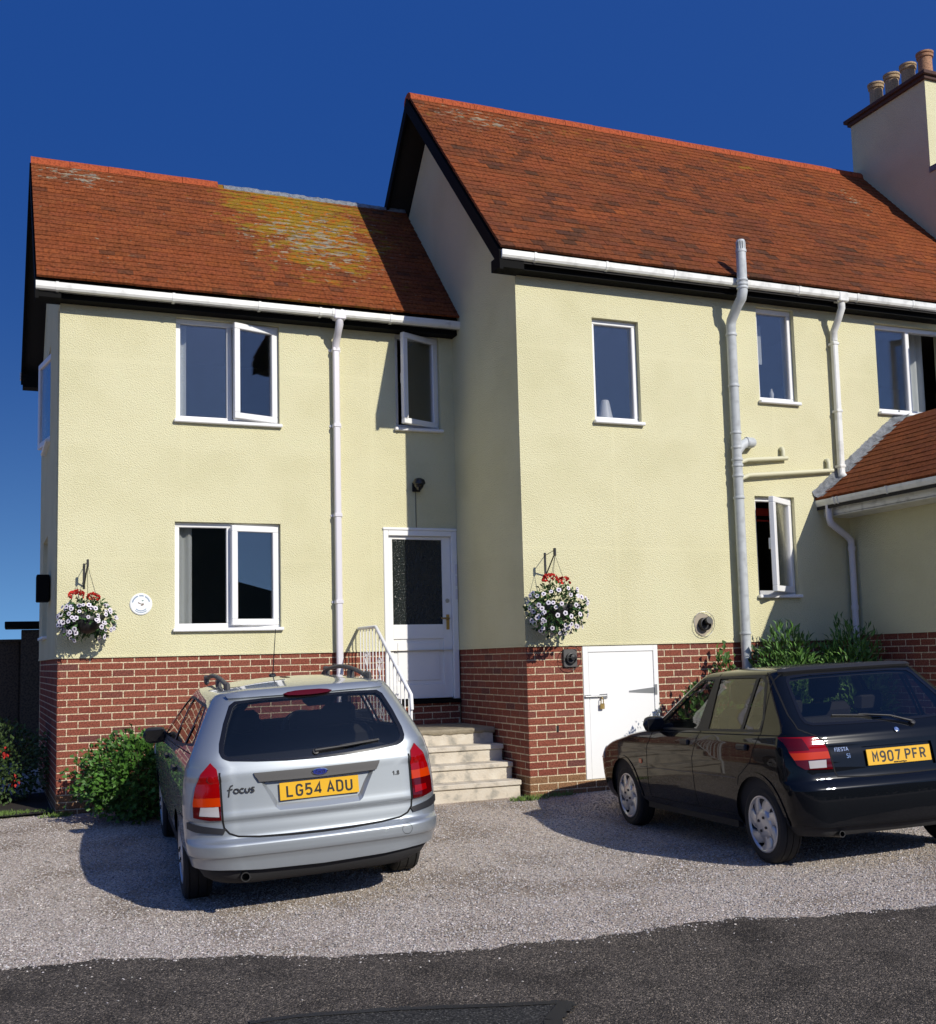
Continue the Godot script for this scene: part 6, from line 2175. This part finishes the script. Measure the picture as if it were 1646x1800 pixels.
	# tail lamps
	for s in [-1.0, 1.0]:
		var lk := knot("tail_lamp", car)
		var out := V2([0.675, 1.012, 0.640, 0.968, 0.632, 0.90, 0.630, 0.655, 0.70, 0.656, 0.79, 0.672, 0.790, 0.76, 0.770, 0.86, 0.735, 0.945])
		var ya := 0.795 if s < 0 else 0.838
		var yb := 0.740 if s < 0 else 0.782
		for q in [["red_lens", 1.02, ya, "lamp_red"], ["amber_lens", ya, yb, "lamp_amber"], ["lower_lens", yb, 0.65, "lamp_dark_red"]]:
			var band := PackedVector2Array([Vector2(0.55, q[2]), Vector2(0.9, q[2]), Vector2(0.9, q[1]), Vector2(0.55, q[1])])
			for piece in Geometry2D.intersect_polygons(PackedVector2Array(out), band):
				var pts := []
				for p in piece: pts.append(Vector2(p.x * s, p.y))
				mb = MB.new()
				skin_patch(mb, k, k.feat(0, pts), [], 0.008 if q[3] != "lamp_amber" else 0.0075, 0.012, ss, ys)
				build(q[0], mb, M[q[3]], lk)
		mb = MB.new()
		if s < 0: skin_patch(mb, k, k.feat(0, V2([-0.64, 0.675, -0.755, 0.685, -0.745, 0.738, -0.642, 0.738])), [], 0.0105, 0.004, ss, ys)
		else: skin_patch(mb, k, k.feat(0, V2([0.645, 0.69, 0.74, 0.70, 0.735, 0.738, 0.645, 0.738])), [], 0.0105, 0.004, ss, ys)
		build("reversing_lens" if s < 0 else "fog_lens", mb, M["lamp_white" if s < 0 else "lamp_red"], lk)
		# moulded bands inside the lens
		mb = MB.new()
		for yy in [0.93]:
			mb.lathe([Vector2(0.028, 0.0), Vector2(0.020, 0.004), Vector2(0.0, 0.006)], on_skin(k, s * (0.672 + (0.96 - yy) * 0.25), yy - 0.02, 0.008) * Transform3D(Basis(Vector3.RIGHT, PI / 2), Vector3.ZERO), 16)
		build("bulb_lens", mb, M["lamp_red"], lk)
	# plate, trim bar, badges
	mb = MB.new()
	skin_patch(mb, k, k.feat(0, mir(V2([0.0, 0.928, 0.414, 0.930, 0.404, 0.905, 0.385, 0.872, 0.0, 0.866]))), [], 0.016, 0.03, ss, ys)
	build("trim_bar", mb, M["grey_plastic"], car)
	var pt := on_skin(k, 0.004, 0.795, -0.012)
	number_plate(car, "LG54 ADU", pt)
	var bk := knot("badge", car, "blue oval badge with script")
	bk.transform = on_skin(k, 0.008, 0.90, 0.017)
	mb = MB.new()
	mb.lathe([Vector2(0.055, 0.0), Vector2(0.054, 0.004), Vector2(0.048, 0.006), Vector2(0.0, 0.006)], Transform3D(Basis(Vector3.RIGHT, PI / 2).scaled_local(Vector3(1, 1, 0.42)), Vector3.ZERO), 28)
	build("rim", mb, M["chrome"], bk)
	mb = MB.new()
	mb.lathe([Vector2(0.047, 0.0), Vector2(0.046, 0.0075), Vector2(0.0, 0.008)], Transform3D(Basis(Vector3.RIGHT, PI / 2).scaled_local(Vector3(1, 1, 0.42)), Vector3.ZERO), 28)
	build("oval", mb, M["badge_blue"], bk)
	text_part("script", "Ford", 0.030, "chrome", bk, Transform3D(Basis.IDENTITY, Vector3(0, 0, 0.0085)))
	var nk := knot("model_name", car, "black script lettering on the tailgate")
	nk.transform = on_skin(k, -0.578, 0.815, 0.001)
	var u := 0.0030
	var strokes := [[0, -7, 3, 11, 5.5, 15.5, 10, 17], [-2, 7, 9, 9], [17, 8.6, 13, 7.6, 11.2, 4, 13, 0.6, 17, -0.3, 20.6, 1.4, 21.8, 5, 20.2, 8, 17, 8.6, 13, 7.6], [32.5, 8, 28, 9, 24.5, 6.5, 24, 3, 26.5, 0.2, 30, -0.2, 33, 1], [36, 9, 35.6, 3.5, 37.5, 0.3, 41, 0, 43.8, 2.2, 44.4, 9.4], [55, 9, 50, 9.4, 48.4, 7, 52.5, 4.6, 53.4, 1.6, 50.5, 0, 46.5, 0.8]]
	for st in strokes:
		mb = MB.new()
		var pts := []
		for i in range(0, st.size(), 2): pts.append(Vector2(st[i], st[i + 1]) * u)
		mb.ribbon(pts, 0.0042, 0.0, 0.004 + 0.0002 * st.size() / 10.0)
		build("letter", mb, M["black_plastic"], nk)
	text_part("engine_size", "1.8", 0.038, "black_plastic", car, on_skin(k, 0.524, 0.835, 0.003), true)
	# seams
	mb = MB.new()
	var tg := V2([0.625, 0.95, 0.622, 0.65, 0.615, 0.605, 0.585, 0.568, 0.53, 0.545, 0.40, 0.532, 0.2, 0.525, 0.0, 0.523])
	for i in range(tg.size() - 2, -1, -1): tg.append(Vector2(-tg[i].x, tg[i].y))
	skin_patch(mb, k, seam_poly(0, k, tg, 0.012), [], 0.0012, 0.0, ss, ys)
	var ring := []
	for i in 25: ring.append(Vector2(0.563 + cos(TAU * i / 24.0) * 0.034, 0.472 + sin(TAU * i / 24.0) * 0.034))
	skin_patch(mb, k, seam_poly(0, k, ring, 0.0025), [], 0.0012, 0.0, ss, ys)
	for s in [-1, 1]:
		for l in [V2([-0.69, 0.30, -0.70, 1.36]), V2([-1.72, 0.34, -1.82, 0.98]), V2([0.36, 0.60, 0.14, 1.08, 0.15, 1.38]), V2([0.36, 0.60, 0.30, 0.42]), V2([-1.78, 0.985, 0.60, 1.06]), V2([0.62, 0.66, 0.40, 0.655])]:
			skin_patch(mb, k, seam_poly(s, k, l, 0.007), [], 0.0012, 0.0, ss, ys)
	build("panel_gap", mb, M["seam"], car)
	for s in [-1.0, 1.0]:
		mb = MB.new()
		skin_patch(mb, k, k.feat(0, [Vector2(s * 0.605, 0.598), Vector2(s * 0.622, 0.566), Vector2(s * 0.78, 0.582), Vector2(s * 0.825, 0.600), Vector2(s * 0.825, 0.640), Vector2(s * 0.75, 0.622)]), [], 0.011, 0.014, ss, ys)
		build("bumper_rubber", mb, M["black_plastic"], car)
		for z in [-0.85, 0.02]:
			var hk := MB.new()
			hk.bevel_box(Vector3(minf(s * 0.845, s * 0.875), 0.90, z - 0.10), Vector3(maxf(s * 0.845, s * 0.875), 0.93, z + 0.08), 0.008)
			build("door_handle", hk, M["black_plastic"], car)
	# high brake light on the spoiler lip
	mb = MB.new()
	skin_patch(mb, k, k.feat(0, mir(V2([0.0, 1.432, 0.40, 1.428, 0.535, 1.412, 0.52, 1.392, 0.30, 1.392, 0.0, 1.391]))), [], 0.018, 0.02, ss, ys)
	build("spoiler_lip", mb, M["silver_paint"], car)
	mb = MB.new()
	skin_patch(mb, k, k.feat(0, mir(V2([0.0, 1.408, 0.08, 1.407, 0.135, 1.402, 0.165, 1.393, 0.13, 1.384, 0.06, 1.380, 0.0, 1.379]))), [], 0.024, 0.024, ss, ys)
	build("brake_light", mb, M["lamp_dark_red"], car)
	# roof rails, aerial, exhaust, mirrors
	for s in [-1.0, 1.0]:
		var rk := knot("roof_rail", car)
		mb = MB.new()
		var path := []
		for i in 15:
			var t := i / 14.0
			path.append(Vector3(s * (0.500 - 0.02 * absf(t - 0.45)), 1.428 + 0.075 * pow(sin(PI * clampf(t, 0.0, 1.0)), 0.5) + 0.012 * sin(PI * t), lerpf(0.42, -1.35, t)))
		mb.tube(path, 0.017, 8)
		build("bar", mb, M["grey_plastic"], rk)
		for z in [0.32, -0.25, -1.22]:
			mb = MB.new()
			mb.bevel_box(Vector3(-0.016, -0.03, -0.075), Vector3(0.016, 0.045, 0.075), 0.012, Transform3D(Basis.IDENTITY, Vector3(s * 0.498, 1.455, z)))
			build("foot", mb, M["grey_plastic"], rk)
		mirror_part(car, s * 0.83, 1.005, -1.74, s)
	mb = MB.new()
	mb.tube([Vector3(0, 1.46, -0.92), Vector3(0, 1.66, -0.78), Vector3(0, 1.84, -0.64)], [0.005, 0.0035, 0.0025], 6)
	mb.bevel_box(Vector3(-0.025, 1.455, -0.98), Vector3(0.025, 1.485, -0.90), 0.01)
	build("aerial", mb, M["black_plastic"], car)
	mb = MB.new()
	mb.lathe([Vector2(0.030, -0.35), Vector2(0.030, 0.0), Vector2(0.024, 0.0), Vector2(0.024, -0.2), Vector2(0.0, -0.2)], Transform3D(Basis(Vector3.RIGHT, PI / 2 - 0.06), Vector3(-0.503, 0.295, 0.955)), 18)
	build("exhaust", mb, M["black_iron"], car)
	mb = MB.new()
	for s in [-1, 1]:
		skin_patch(mb, k, k.feat(s, V2([-3.05, 0.72, -3.28, 0.70, -3.30, 0.78, -3.10, 0.88])), [], 0.006, 0.01, ss, ys)
	build("headlamp", mb, M["lamp_white"], car)
	seats(car, -1.0, -0.25, 0.36, 1.40)
	mb = MB.new()
	mb.box(Vector3(-0.6, 0.5, -0.15), Vector3(0.6, 0.56, 0.80)); mb.bevel_box(Vector3(-0.64, 0.93, -0.12), Vector3(0.64, 0.955, 0.62), 0.01)
	build("load_cover", mb, M["trim"], car)
	for s in [-1.0, 1.0]:
		for z in [0.0, -2.60]:
			wheel(car, Vector3(s * 0.742, 0.308, z), 0.308, 0.195, s, 0.205, 6, 0.25)

func make_black_car() -> void:
	var car := thing("parked_car", "black five door hatchback with silver wheel covers, nose towards the house", "car", Vector3.ZERO, "cars parked on the gravel")
	car.transform = car_pose(Vector3(0.866, -1.600, 3.877), -0.115, -0.025, 0.032) * Transform3D(Basis.IDENTITY, Vector3(0.05, 0, 0))
	var k := BodyShell.new()
	k.rows = [[0.20, 0.74, 0.50, -3.05, 0.19, 0.25, 0.03], [0.25, 0.785, 0.555, -3.12, 0.19, 0.28, 0.04], [0.32, 0.815, 0.585, -3.17, 0.19, 0.30, 0.05], [0.45, 0.838, 0.600, -3.20, 0.19, 0.32, 0.06], [0.545, 0.843, 0.596, -3.20, 0.19, 0.32, 0.06],
		[0.585, 0.844, 0.575, -3.20, 0.19, 0.32, 0.06], [0.615, 0.845, 0.541, -3.18, 0.19, 0.32, 0.06], [0.70, 0.845, 0.528, -3.08, 0.19, 0.32, 0.06], [0.76, 0.842, 0.520, -2.92, 0.19, 0.32, 0.06], [0.82, 0.836, 0.508, -2.62, 0.19, 0.34, 0.06], [0.845, 0.832, 0.505, -2.50, 0.19, 0.34, 0.06], [0.87, 0.825, 0.497, -2.32, 0.19, 0.34, 0.06],
		[0.90, 0.815, 0.488, -2.08, 0.19, 0.35, 0.06], [0.94, 0.795, 0.455, -1.92, 0.12, 0.14, 0.06], [0.98, 0.775, 0.420, -1.82, 0.11, 0.14, 0.06], [1.10, 0.722, 0.280, -1.62, 0.10, 0.14, 0.06], [1.25, 0.655, 0.115, -1.38, 0.10, 0.14, 0.06],
		[1.34, 0.61, 0.020, -1.22, 0.10, 0.14, 0.06], [1.365, 0.58, -0.02, -1.14, 0.10, 0.14, 0.06], [1.380, 0.51, -0.09, -1.05, 0.10, 0.26, 0.05], [1.390, 0.37, -0.20, -0.95, 0.10, 0.2, 0.04], [1.395, 0.16, -0.40, -0.80, 0.08, 0.1, 0.02], [1.397, 0.02, -0.52, -0.68, 0.01, 0.01, 0.0]]
	var ss := skin_s(64)
	var ys := skin_y(k, 3)
	var glass := V2([0.0, 1.318, 0.35, 1.316, 0.50, 1.305, 0.528, 1.28, 0.575, 1.14, 0.612, 1.03, 0.605, 1.005, 0.57, 0.992, 0.3, 0.985, 0.0, 0.983])
	var frit := V2([0.0, 1.335, 0.36, 1.333, 0.515, 1.322, 0.548, 1.29, 0.597, 1.145, 0.637, 1.03, 0.632, 0.992, 0.585, 0.975, 0.3, 0.968, 0.0, 0.966])
	var side := [V2([-1.69, 0.925, -0.935, 0.935, -0.885, 1.315, -1.07, 1.312, -1.27, 1.215]), V2([-0.745, 0.938, -0.25, 0.948, -0.235, 1.05, -0.24, 1.320, -0.80, 1.320]), V2([-0.205, 0.949, 0.02, 0.953, 0.02, 1.03, -0.10, 1.28, -0.17, 1.318, -0.195, 1.318])]
	var screen := PackedVector2Array()
	for q in V2([3.35, 0.96, 5.0, 0.96, 5.0, 1.335, 3.45, 1.315]): screen.append(q)
	var screen2 := PackedVector2Array()
	for q in screen: screen2.append(Vector2(-q.x, q.y))
	var G := k.feat(0, mir(glass))
	var holes: Array = [G, screen, screen2]
	for s in [-1, 1]:
		for w in side: holes.append(k.feat(s, w))
		holes.append(arch(k, s, 0.0, 0.285, 0.335)); holes.append(arch(k, s, -2.43, 0.285, 0.335))
	var rec := k.feat(0, mir(V2([0.0, 0.812, 0.285, 0.812, 0.292, 0.655, 0.0, 0.650])))
	holes.append(rec)
	holes.append(PackedVector2Array([Vector2(-2.2, 0.1), Vector2(2.2, 0.1), Vector2(2.1, 0.29), Vector2(1.7, 0.310), Vector2(1.0, 0.292), Vector2(0.0, 0.286), Vector2(-1.0, 0.292), Vector2(-1.7, 0.310), Vector2(-2.1, 0.29)]))
	var mb := MB.new()
	skin_patch(mb, k, PackedVector2Array(), holes, 0.0, 0.0, ss, ys)
	skin_edge(mb, k, rec, 0.0, -0.016)
	skin_patch(mb, k, rec, [], -0.016, 0.0, ss, ys)
	build("body", mb, M["black_paint"], car)
	mb = MB.new()
	skin_patch(mb, k, PackedVector2Array(), [G, screen, screen2] + holes.slice(3, 6) + holes.slice(8, 11), -0.03, 0.0, skin_s(24), skin_y(k, 1))
	build("cabin_lining", mb, M["trim"], car)
	mb = MB.new()
	for i in range(3, holes.size() - 2):
		if holes[i].size() > 60 and bounds(holes[i]).position.y < 0.25: skin_edge(mb, k, holes[i], 0.004, -0.22)
	mb.box(Vector3(-0.58, 0.21, -2.95), Vector3(0.58, 0.28, 0.15)); mb.box(Vector3(-0.60, 0.30, 0.15), Vector3(0.60, 0.36, 0.48)); mb.box(Vector3(-0.80, 0.21, -2.02), Vector3(0.80, 0.29, -0.40))
	build("underbody", mb, M["dark_gap"], car)
	for s in [-1, 1]:
		for zc in [0.0, -2.43]:
			mb = MB.new()
			var pts := []
			for i in 25:
				var a := 0.05 + (PI - 0.1) * i / 24.0
				pts.append(Vector2(zc + cos(a) * 0.350, 0.285 + sin(a) * 0.350))
			skin_patch(mb, k, seam_poly(s, k, pts, 0.030), [], 0.007, 0.007, ss, ys)
			build("arch_lip", mb, M["black_paint"], car)
	var gk := knot("rear_window", car)
	mb = MB.new()
	skin_patch(mb, k, k.feat(0, mir(frit)), [G], 0.0022, 0.004, ss, ys)
	build("black_border", mb, M["frit"], gk)
	mb = MB.new()
	skin_patch(mb, k, G, [], 0.0, 0.0, ss, ys)
	build("pane", mb, M["car_glass"], gk)
	mb = MB.new()
	mb.tube([on_skin(k, 0.175, 0.945, 0.02).origin, on_skin(k, 0.02, 0.985, 0.03).origin, on_skin(k, -0.20, 1.02, 0.014).origin], [0.010, 0.007, 0.005], 8)
	mb.tube([on_skin(k, -0.02, 1.0, 0.012).origin, on_skin(k, -0.40, 1.030, 0.008).origin], 0.006, 6)
	mb.lathe([Vector2(0.022, 0), Vector2(0.020, 0.02), Vector2(0.0, 0.024)], on_skin(k, 0.18, 0.94, 0.0) * Transform3D(Basis(Vector3.RIGHT, PI / 2), Vector3.ZERO), 14)
	build("wiper", mb, M["black_plastic"], gk)
	mb = MB.new()
	skin_patch(mb, k, screen, [], -0.004, 0.0, ss, ys); skin_patch(mb, k, screen2, [], -0.004, 0.0, ss, ys)
	build("windscreen", mb, M["car_glass"], car)
	for s in [-1, 1]:
		for w in side:
			mb = MB.new()
			skin_patch(mb, k, k.feat(s, w), [], -0.004, 0.0, ss, ys)
			build("side_window", mb, M["car_glass"], car)
	mb = MB.new()
	skin_patch(mb, k, k.feat(0, mir(V2([0.0, 1.368, 0.40, 1.366, 0.555, 1.355, 0.565, 1.338, 0.36, 1.342, 0.0, 1.343]))), [], 0.022, 0.024, ss, ys)
	build("spoiler_lip", mb, M["black_plastic"], car)
	for s in [-1, 1]:
		mb = MB.new()
		skin_patch(mb, k, k.feat(s, V2([-1.74, 0.908, -0.93, 0.918, 0.045, 0.936, 0.045, 1.035, -0.07, 1.29, -0.14, 1.338, -0.88, 1.338, -1.06, 1.332, -1.27, 1.235])), [k.feat(s, side[0]), k.feat(s, side[1]), k.feat(s, side[2])], 0.0018, 0.004, ss, ys)
		build("window_frame", mb, M["black_plastic"], car)
	# tail lamps
	for s in [-1.0, 1.0]:
		var lk := knot("tail_lamp", car)
		var out := V2([0.81, 0.908, 0.62, 0.902, 0.570, 0.868, 0.545, 0.815, 0.532, 0.678, 0.73, 0.688, 0.770, 0.72, 0.795, 0.80])
		for q in [["red_lens", 0.92, 0.80, "lamp_red"], ["amber_lens", 0.80, 0.752, "lamp_amber"], ["lower_lens", 0.752, 0.67, "lamp_dark_red"]]:
			var band := PackedVector2Array([Vector2(0.45, q[2]), Vector2(0.9, q[2]), Vector2(0.9, q[1]), Vector2(0.45, q[1])])
			for piece in Geometry2D.intersect_polygons(PackedVector2Array(out), band):
				var pts := []
				for p in piece: pts.append(Vector2(p.x * s, p.y))
				mb = MB.new()
				skin_patch(mb, k, k.feat(0, pts), [], 0.006, 0.008, ss, ys)
				build(q[0], mb, M[q[3]], lk)
		mb = MB.new()
		skin_patch(mb, k, k.feat(0, [Vector2(s * 0.578, 0.692), Vector2(s * 0.700, 0.693), Vector2(s * 0.700, 0.744), Vector2(s * 0.572, 0.744)]), [], 0.0085, 0.003, ss, ys)
		build("reversing_lens", mb, M["lamp_white"], lk)
		mb = MB.new()
		skin_patch(mb, k, k.feat(0, [Vector2(s * 0.68, 0.815), Vector2(s * 0.795, 0.815), Vector2(s * 0.805, 0.90), Vector2(s * 0.71, 0.895)]), [], 0.0085, 0.003, ss, ys)
		build("side_lens", mb, M["lamp_dark_red"], lk)
		mirror_part(car, s * 0.80, 0.955, -1.63, s)
	number_plate(car, "M907 PFR", on_skin(k, 0.0, 0.735, -0.006))
	text_part("dealer_line", "REEDS Ford Wigan", 0.012, "plate_ink", car, on_skin(k, 0.0, 0.690, -0.0005), true)
	text_part("model_name", "FIESTA", 0.036, "chrome", car, on_skin(k, -0.445, 0.805, 0.003))
	text_part("model_name", "Si", 0.042, "chrome", car, on_skin(k, -0.40, 0.758, 0.003))
	mb = MB.new()
	mb.lathe([Vector2(0.020, 0), Vector2(0.019, 0.010), Vector2(0.013, 0.012), Vector2(0.0, 0.011)], on_skin(k, 0.022, 0.906, 0.0) * Transform3D(Basis(Vector3.RIGHT, PI / 2), Vector3.ZERO), 18)
	build("boot_lock", mb, M["chrome"], car)
	mb = MB.new()
	var tg := V2([0.60, 1.355, 0.64, 1.24, 0.70, 1.05, 0.705, 0.96, 0.62, 0.915, 0.555, 0.87, 0.532, 0.80, 0.520, 0.66, 0.505, 0.625, 0.3, 0.612, 0.0, 0.610])
	for i in range(tg.size() - 2, -1, -1): tg.append(Vector2(-tg[i].x, tg[i].y))
	skin_patch(mb, k, seam_poly(0, k, tg, 0.009), [], 0.0012, 0.0, ss, ys)
	for s in [-1, 1]:
		for l in [V2([-0.985, 0.31, -0.985, 0.70, -0.86, 0.93, -0.83, 1.36]), V2([-1.90, 0.32, -1.86, 0.75, -1.72, 0.93]), V2([-0.36, 0.32, -0.25, 0.60, -0.06, 0.72, 0.06, 0.93, -0.03, 1.36]), V2([-1.95, 0.888, 0.36, 0.918]), V2([-1.9, 0.312, -0.36, 0.312])]:
			skin_patch(mb, k, seam_poly(s, k, l, 0.007), [], 0.0012, 0.0, ss, ys)
	build("panel_gap", mb, M["seam"], car)
	mb = MB.new()
	for s in [-1, 1]:
		skin_patch(mb, k, seam_poly(s, k, V2([-2.04, 0.570, -0.99, 0.586]), 0.006), [], 0.004, 0.004, ss, ys)
		skin_patch(mb, k, seam_poly(s, k, V2([-0.975, 0.586, -0.30, 0.590]), 0.006), [], 0.004, 0.004, ss, ys)
	build("side_moulding", mb, M["grey_plastic"], car)
	for s in [-1.0, 1.0]:
		for z in [-1.10, -0.16]:
			mb = MB.new()
			mb.bevel_box(Vector3(minf(s * 0.832, s * 0.866), 0.80, z - 0.075), Vector3(maxf(s * 0.832, s * 0.866), 0.845, z + 0.065), 0.010)
			build("door_handle", mb, M["black_plastic"], car)
		mb = MB.new()
		mb.bevel_box(Vector3(minf(s * 0.85, s * 0.862), 0.60, -2.035), Vector3(maxf(s * 0.85, s * 0.862), 0.64, -1.975), 0.004)
		build("side_indicator", mb, M["lamp_amber"], car)
	mb = MB.new()
	mb.lathe([Vector2(0.022, -0.3), Vector2(0.022, 0.0), Vector2(0.018, 0.0), Vector2(0.018, -0.1), Vector2(0.0, -0.1)], Transform3D(Basis(Vector3.RIGHT, PI / 2 - 0.1), Vector3(-0.52, 0.24, 0.53)), 14)
	build("exhaust", mb, M["black_iron"], car)
	mb = MB.new()
	for s in [-1, 1]:
		skin_patch(mb, k, k.feat(s, V2([-2.88, 0.60, -3.08, 0.60, -3.06, 0.68, -2.90, 0.71])), [], 0.006, 0.01, ss, ys)
	build("headlamp", mb, M["lamp_white"], car)
	seats(car, -1.05, -0.42, 0.36, 1.30)
	mb = MB.new()
	mb.bevel_box(Vector3(-0.68, 0.90, -0.34), Vector3(0.68, 0.925, 0.38), 0.01)
	build("parcel_shelf", mb, M["trim"], car)
	for s in [-1.0, 1.0]:
		for z in [0.0, -2.43]:
			wheel(car, Vector3(s * 0.742, 0.278, z), 0.278, 0.165, s, 0.206, 7, 0.42)

func clear_sky() -> ImageTexture:
	# a cloudless sky: deep blue overhead, pale at the horizon, brighter and whiter round the sun
	var w := 512
	var h := 256
	var im := Image.create_empty(w, h, false, Image.FORMAT_RGBF)
	var sd := SUN.normalized()
	var top := Vector3(0.0110, 0.063, 0.280)
	var hor := Vector3(0.17, 0.40, 0.74)
	for j in h:
		var th := PI * (j + 0.5) / h
		var y := cos(th)
		var t := pow(1.0 - clampf(y, 0.0, 1.0), 7.8)
		var base := top.lerp(hor, t)
		for i in w:
			var ph := TAU * ((i + 0.5) / w - 0.5)
			var d := Vector3(-sin(th) * sin(ph), y, sin(th) * cos(ph))
			var g := acos(clampf(d.dot(sd), -1.0, 1.0))
			var c := base * (1.0 + 2.2 * exp(-g / 0.45)) + Vector3(0.85, 0.93, 1.0) * (0.8 * exp(-g / 0.35))
			if y < 0.0: c = Vector3(0.22, 0.21, 0.20)
			im.set_pixel(i, j, Color(c.x, c.y, c.z))
	return ImageTexture.create_from_image(im)

func _ready() -> void:
	# camera
	var cam := Camera3D.new()
	cam.name = "camera"
	add_child(cam)
	cam_basis = Basis(Vector3(0.923421, -0.025253, 0.382956), Vector3(-0.013699, 0.995028, 0.098647), Vector3(-0.383543, -0.096339, 0.918484)).orthonormalized()
	cam.transform = Transform3D(cam_basis, cam_at)
	cam.projection = Camera3D.PROJECTION_FRUSTUM
	cam.near = 0.05
	cam.far = 600.0
	cam.size = 2.0 * 0.05 * 0.458104
	cam.frustum_offset = Vector2(-0.010511, 0.032407) * 0.05
	cam.current = true
	# sky and air
	var sky := PanoramaSkyMaterial.new()
	sky.panorama = clear_sky()
	var env := Environment.new()
	env.background_mode = Environment.BG_SKY
	env.sky = Sky.new()
	env.sky.sky_material = sky
	env.tonemap_mode = Environment.TONE_MAPPER_LINEAR
	env.tonemap_exposure = 1.0
	env.sdfgi_enabled = true
	env.ssao_enabled = true
	env.ssil_enabled = true
	var we := WorldEnvironment.new()
	we.name = "world"
	we.environment = env
	add_child(we)
	# sun
	var sun := DirectionalLight3D.new()
	sun.name = "sun"
	sun.light_energy = 1.4
	sun.light_color = Color(1.0, 0.975, 0.92)
	sun.light_angular_distance = 0.5
	sun.shadow_enabled = true
	add_child(sun)
	sun.look_at_from_position(SUN * 10.0, Vector3.ZERO, Vector3.UP)
	materials()
	make_ground()
	make_far()
	make_house()
	make_steps()
	make_silver_car()
	make_black_car()
	make_plants()
	make_fixtures()
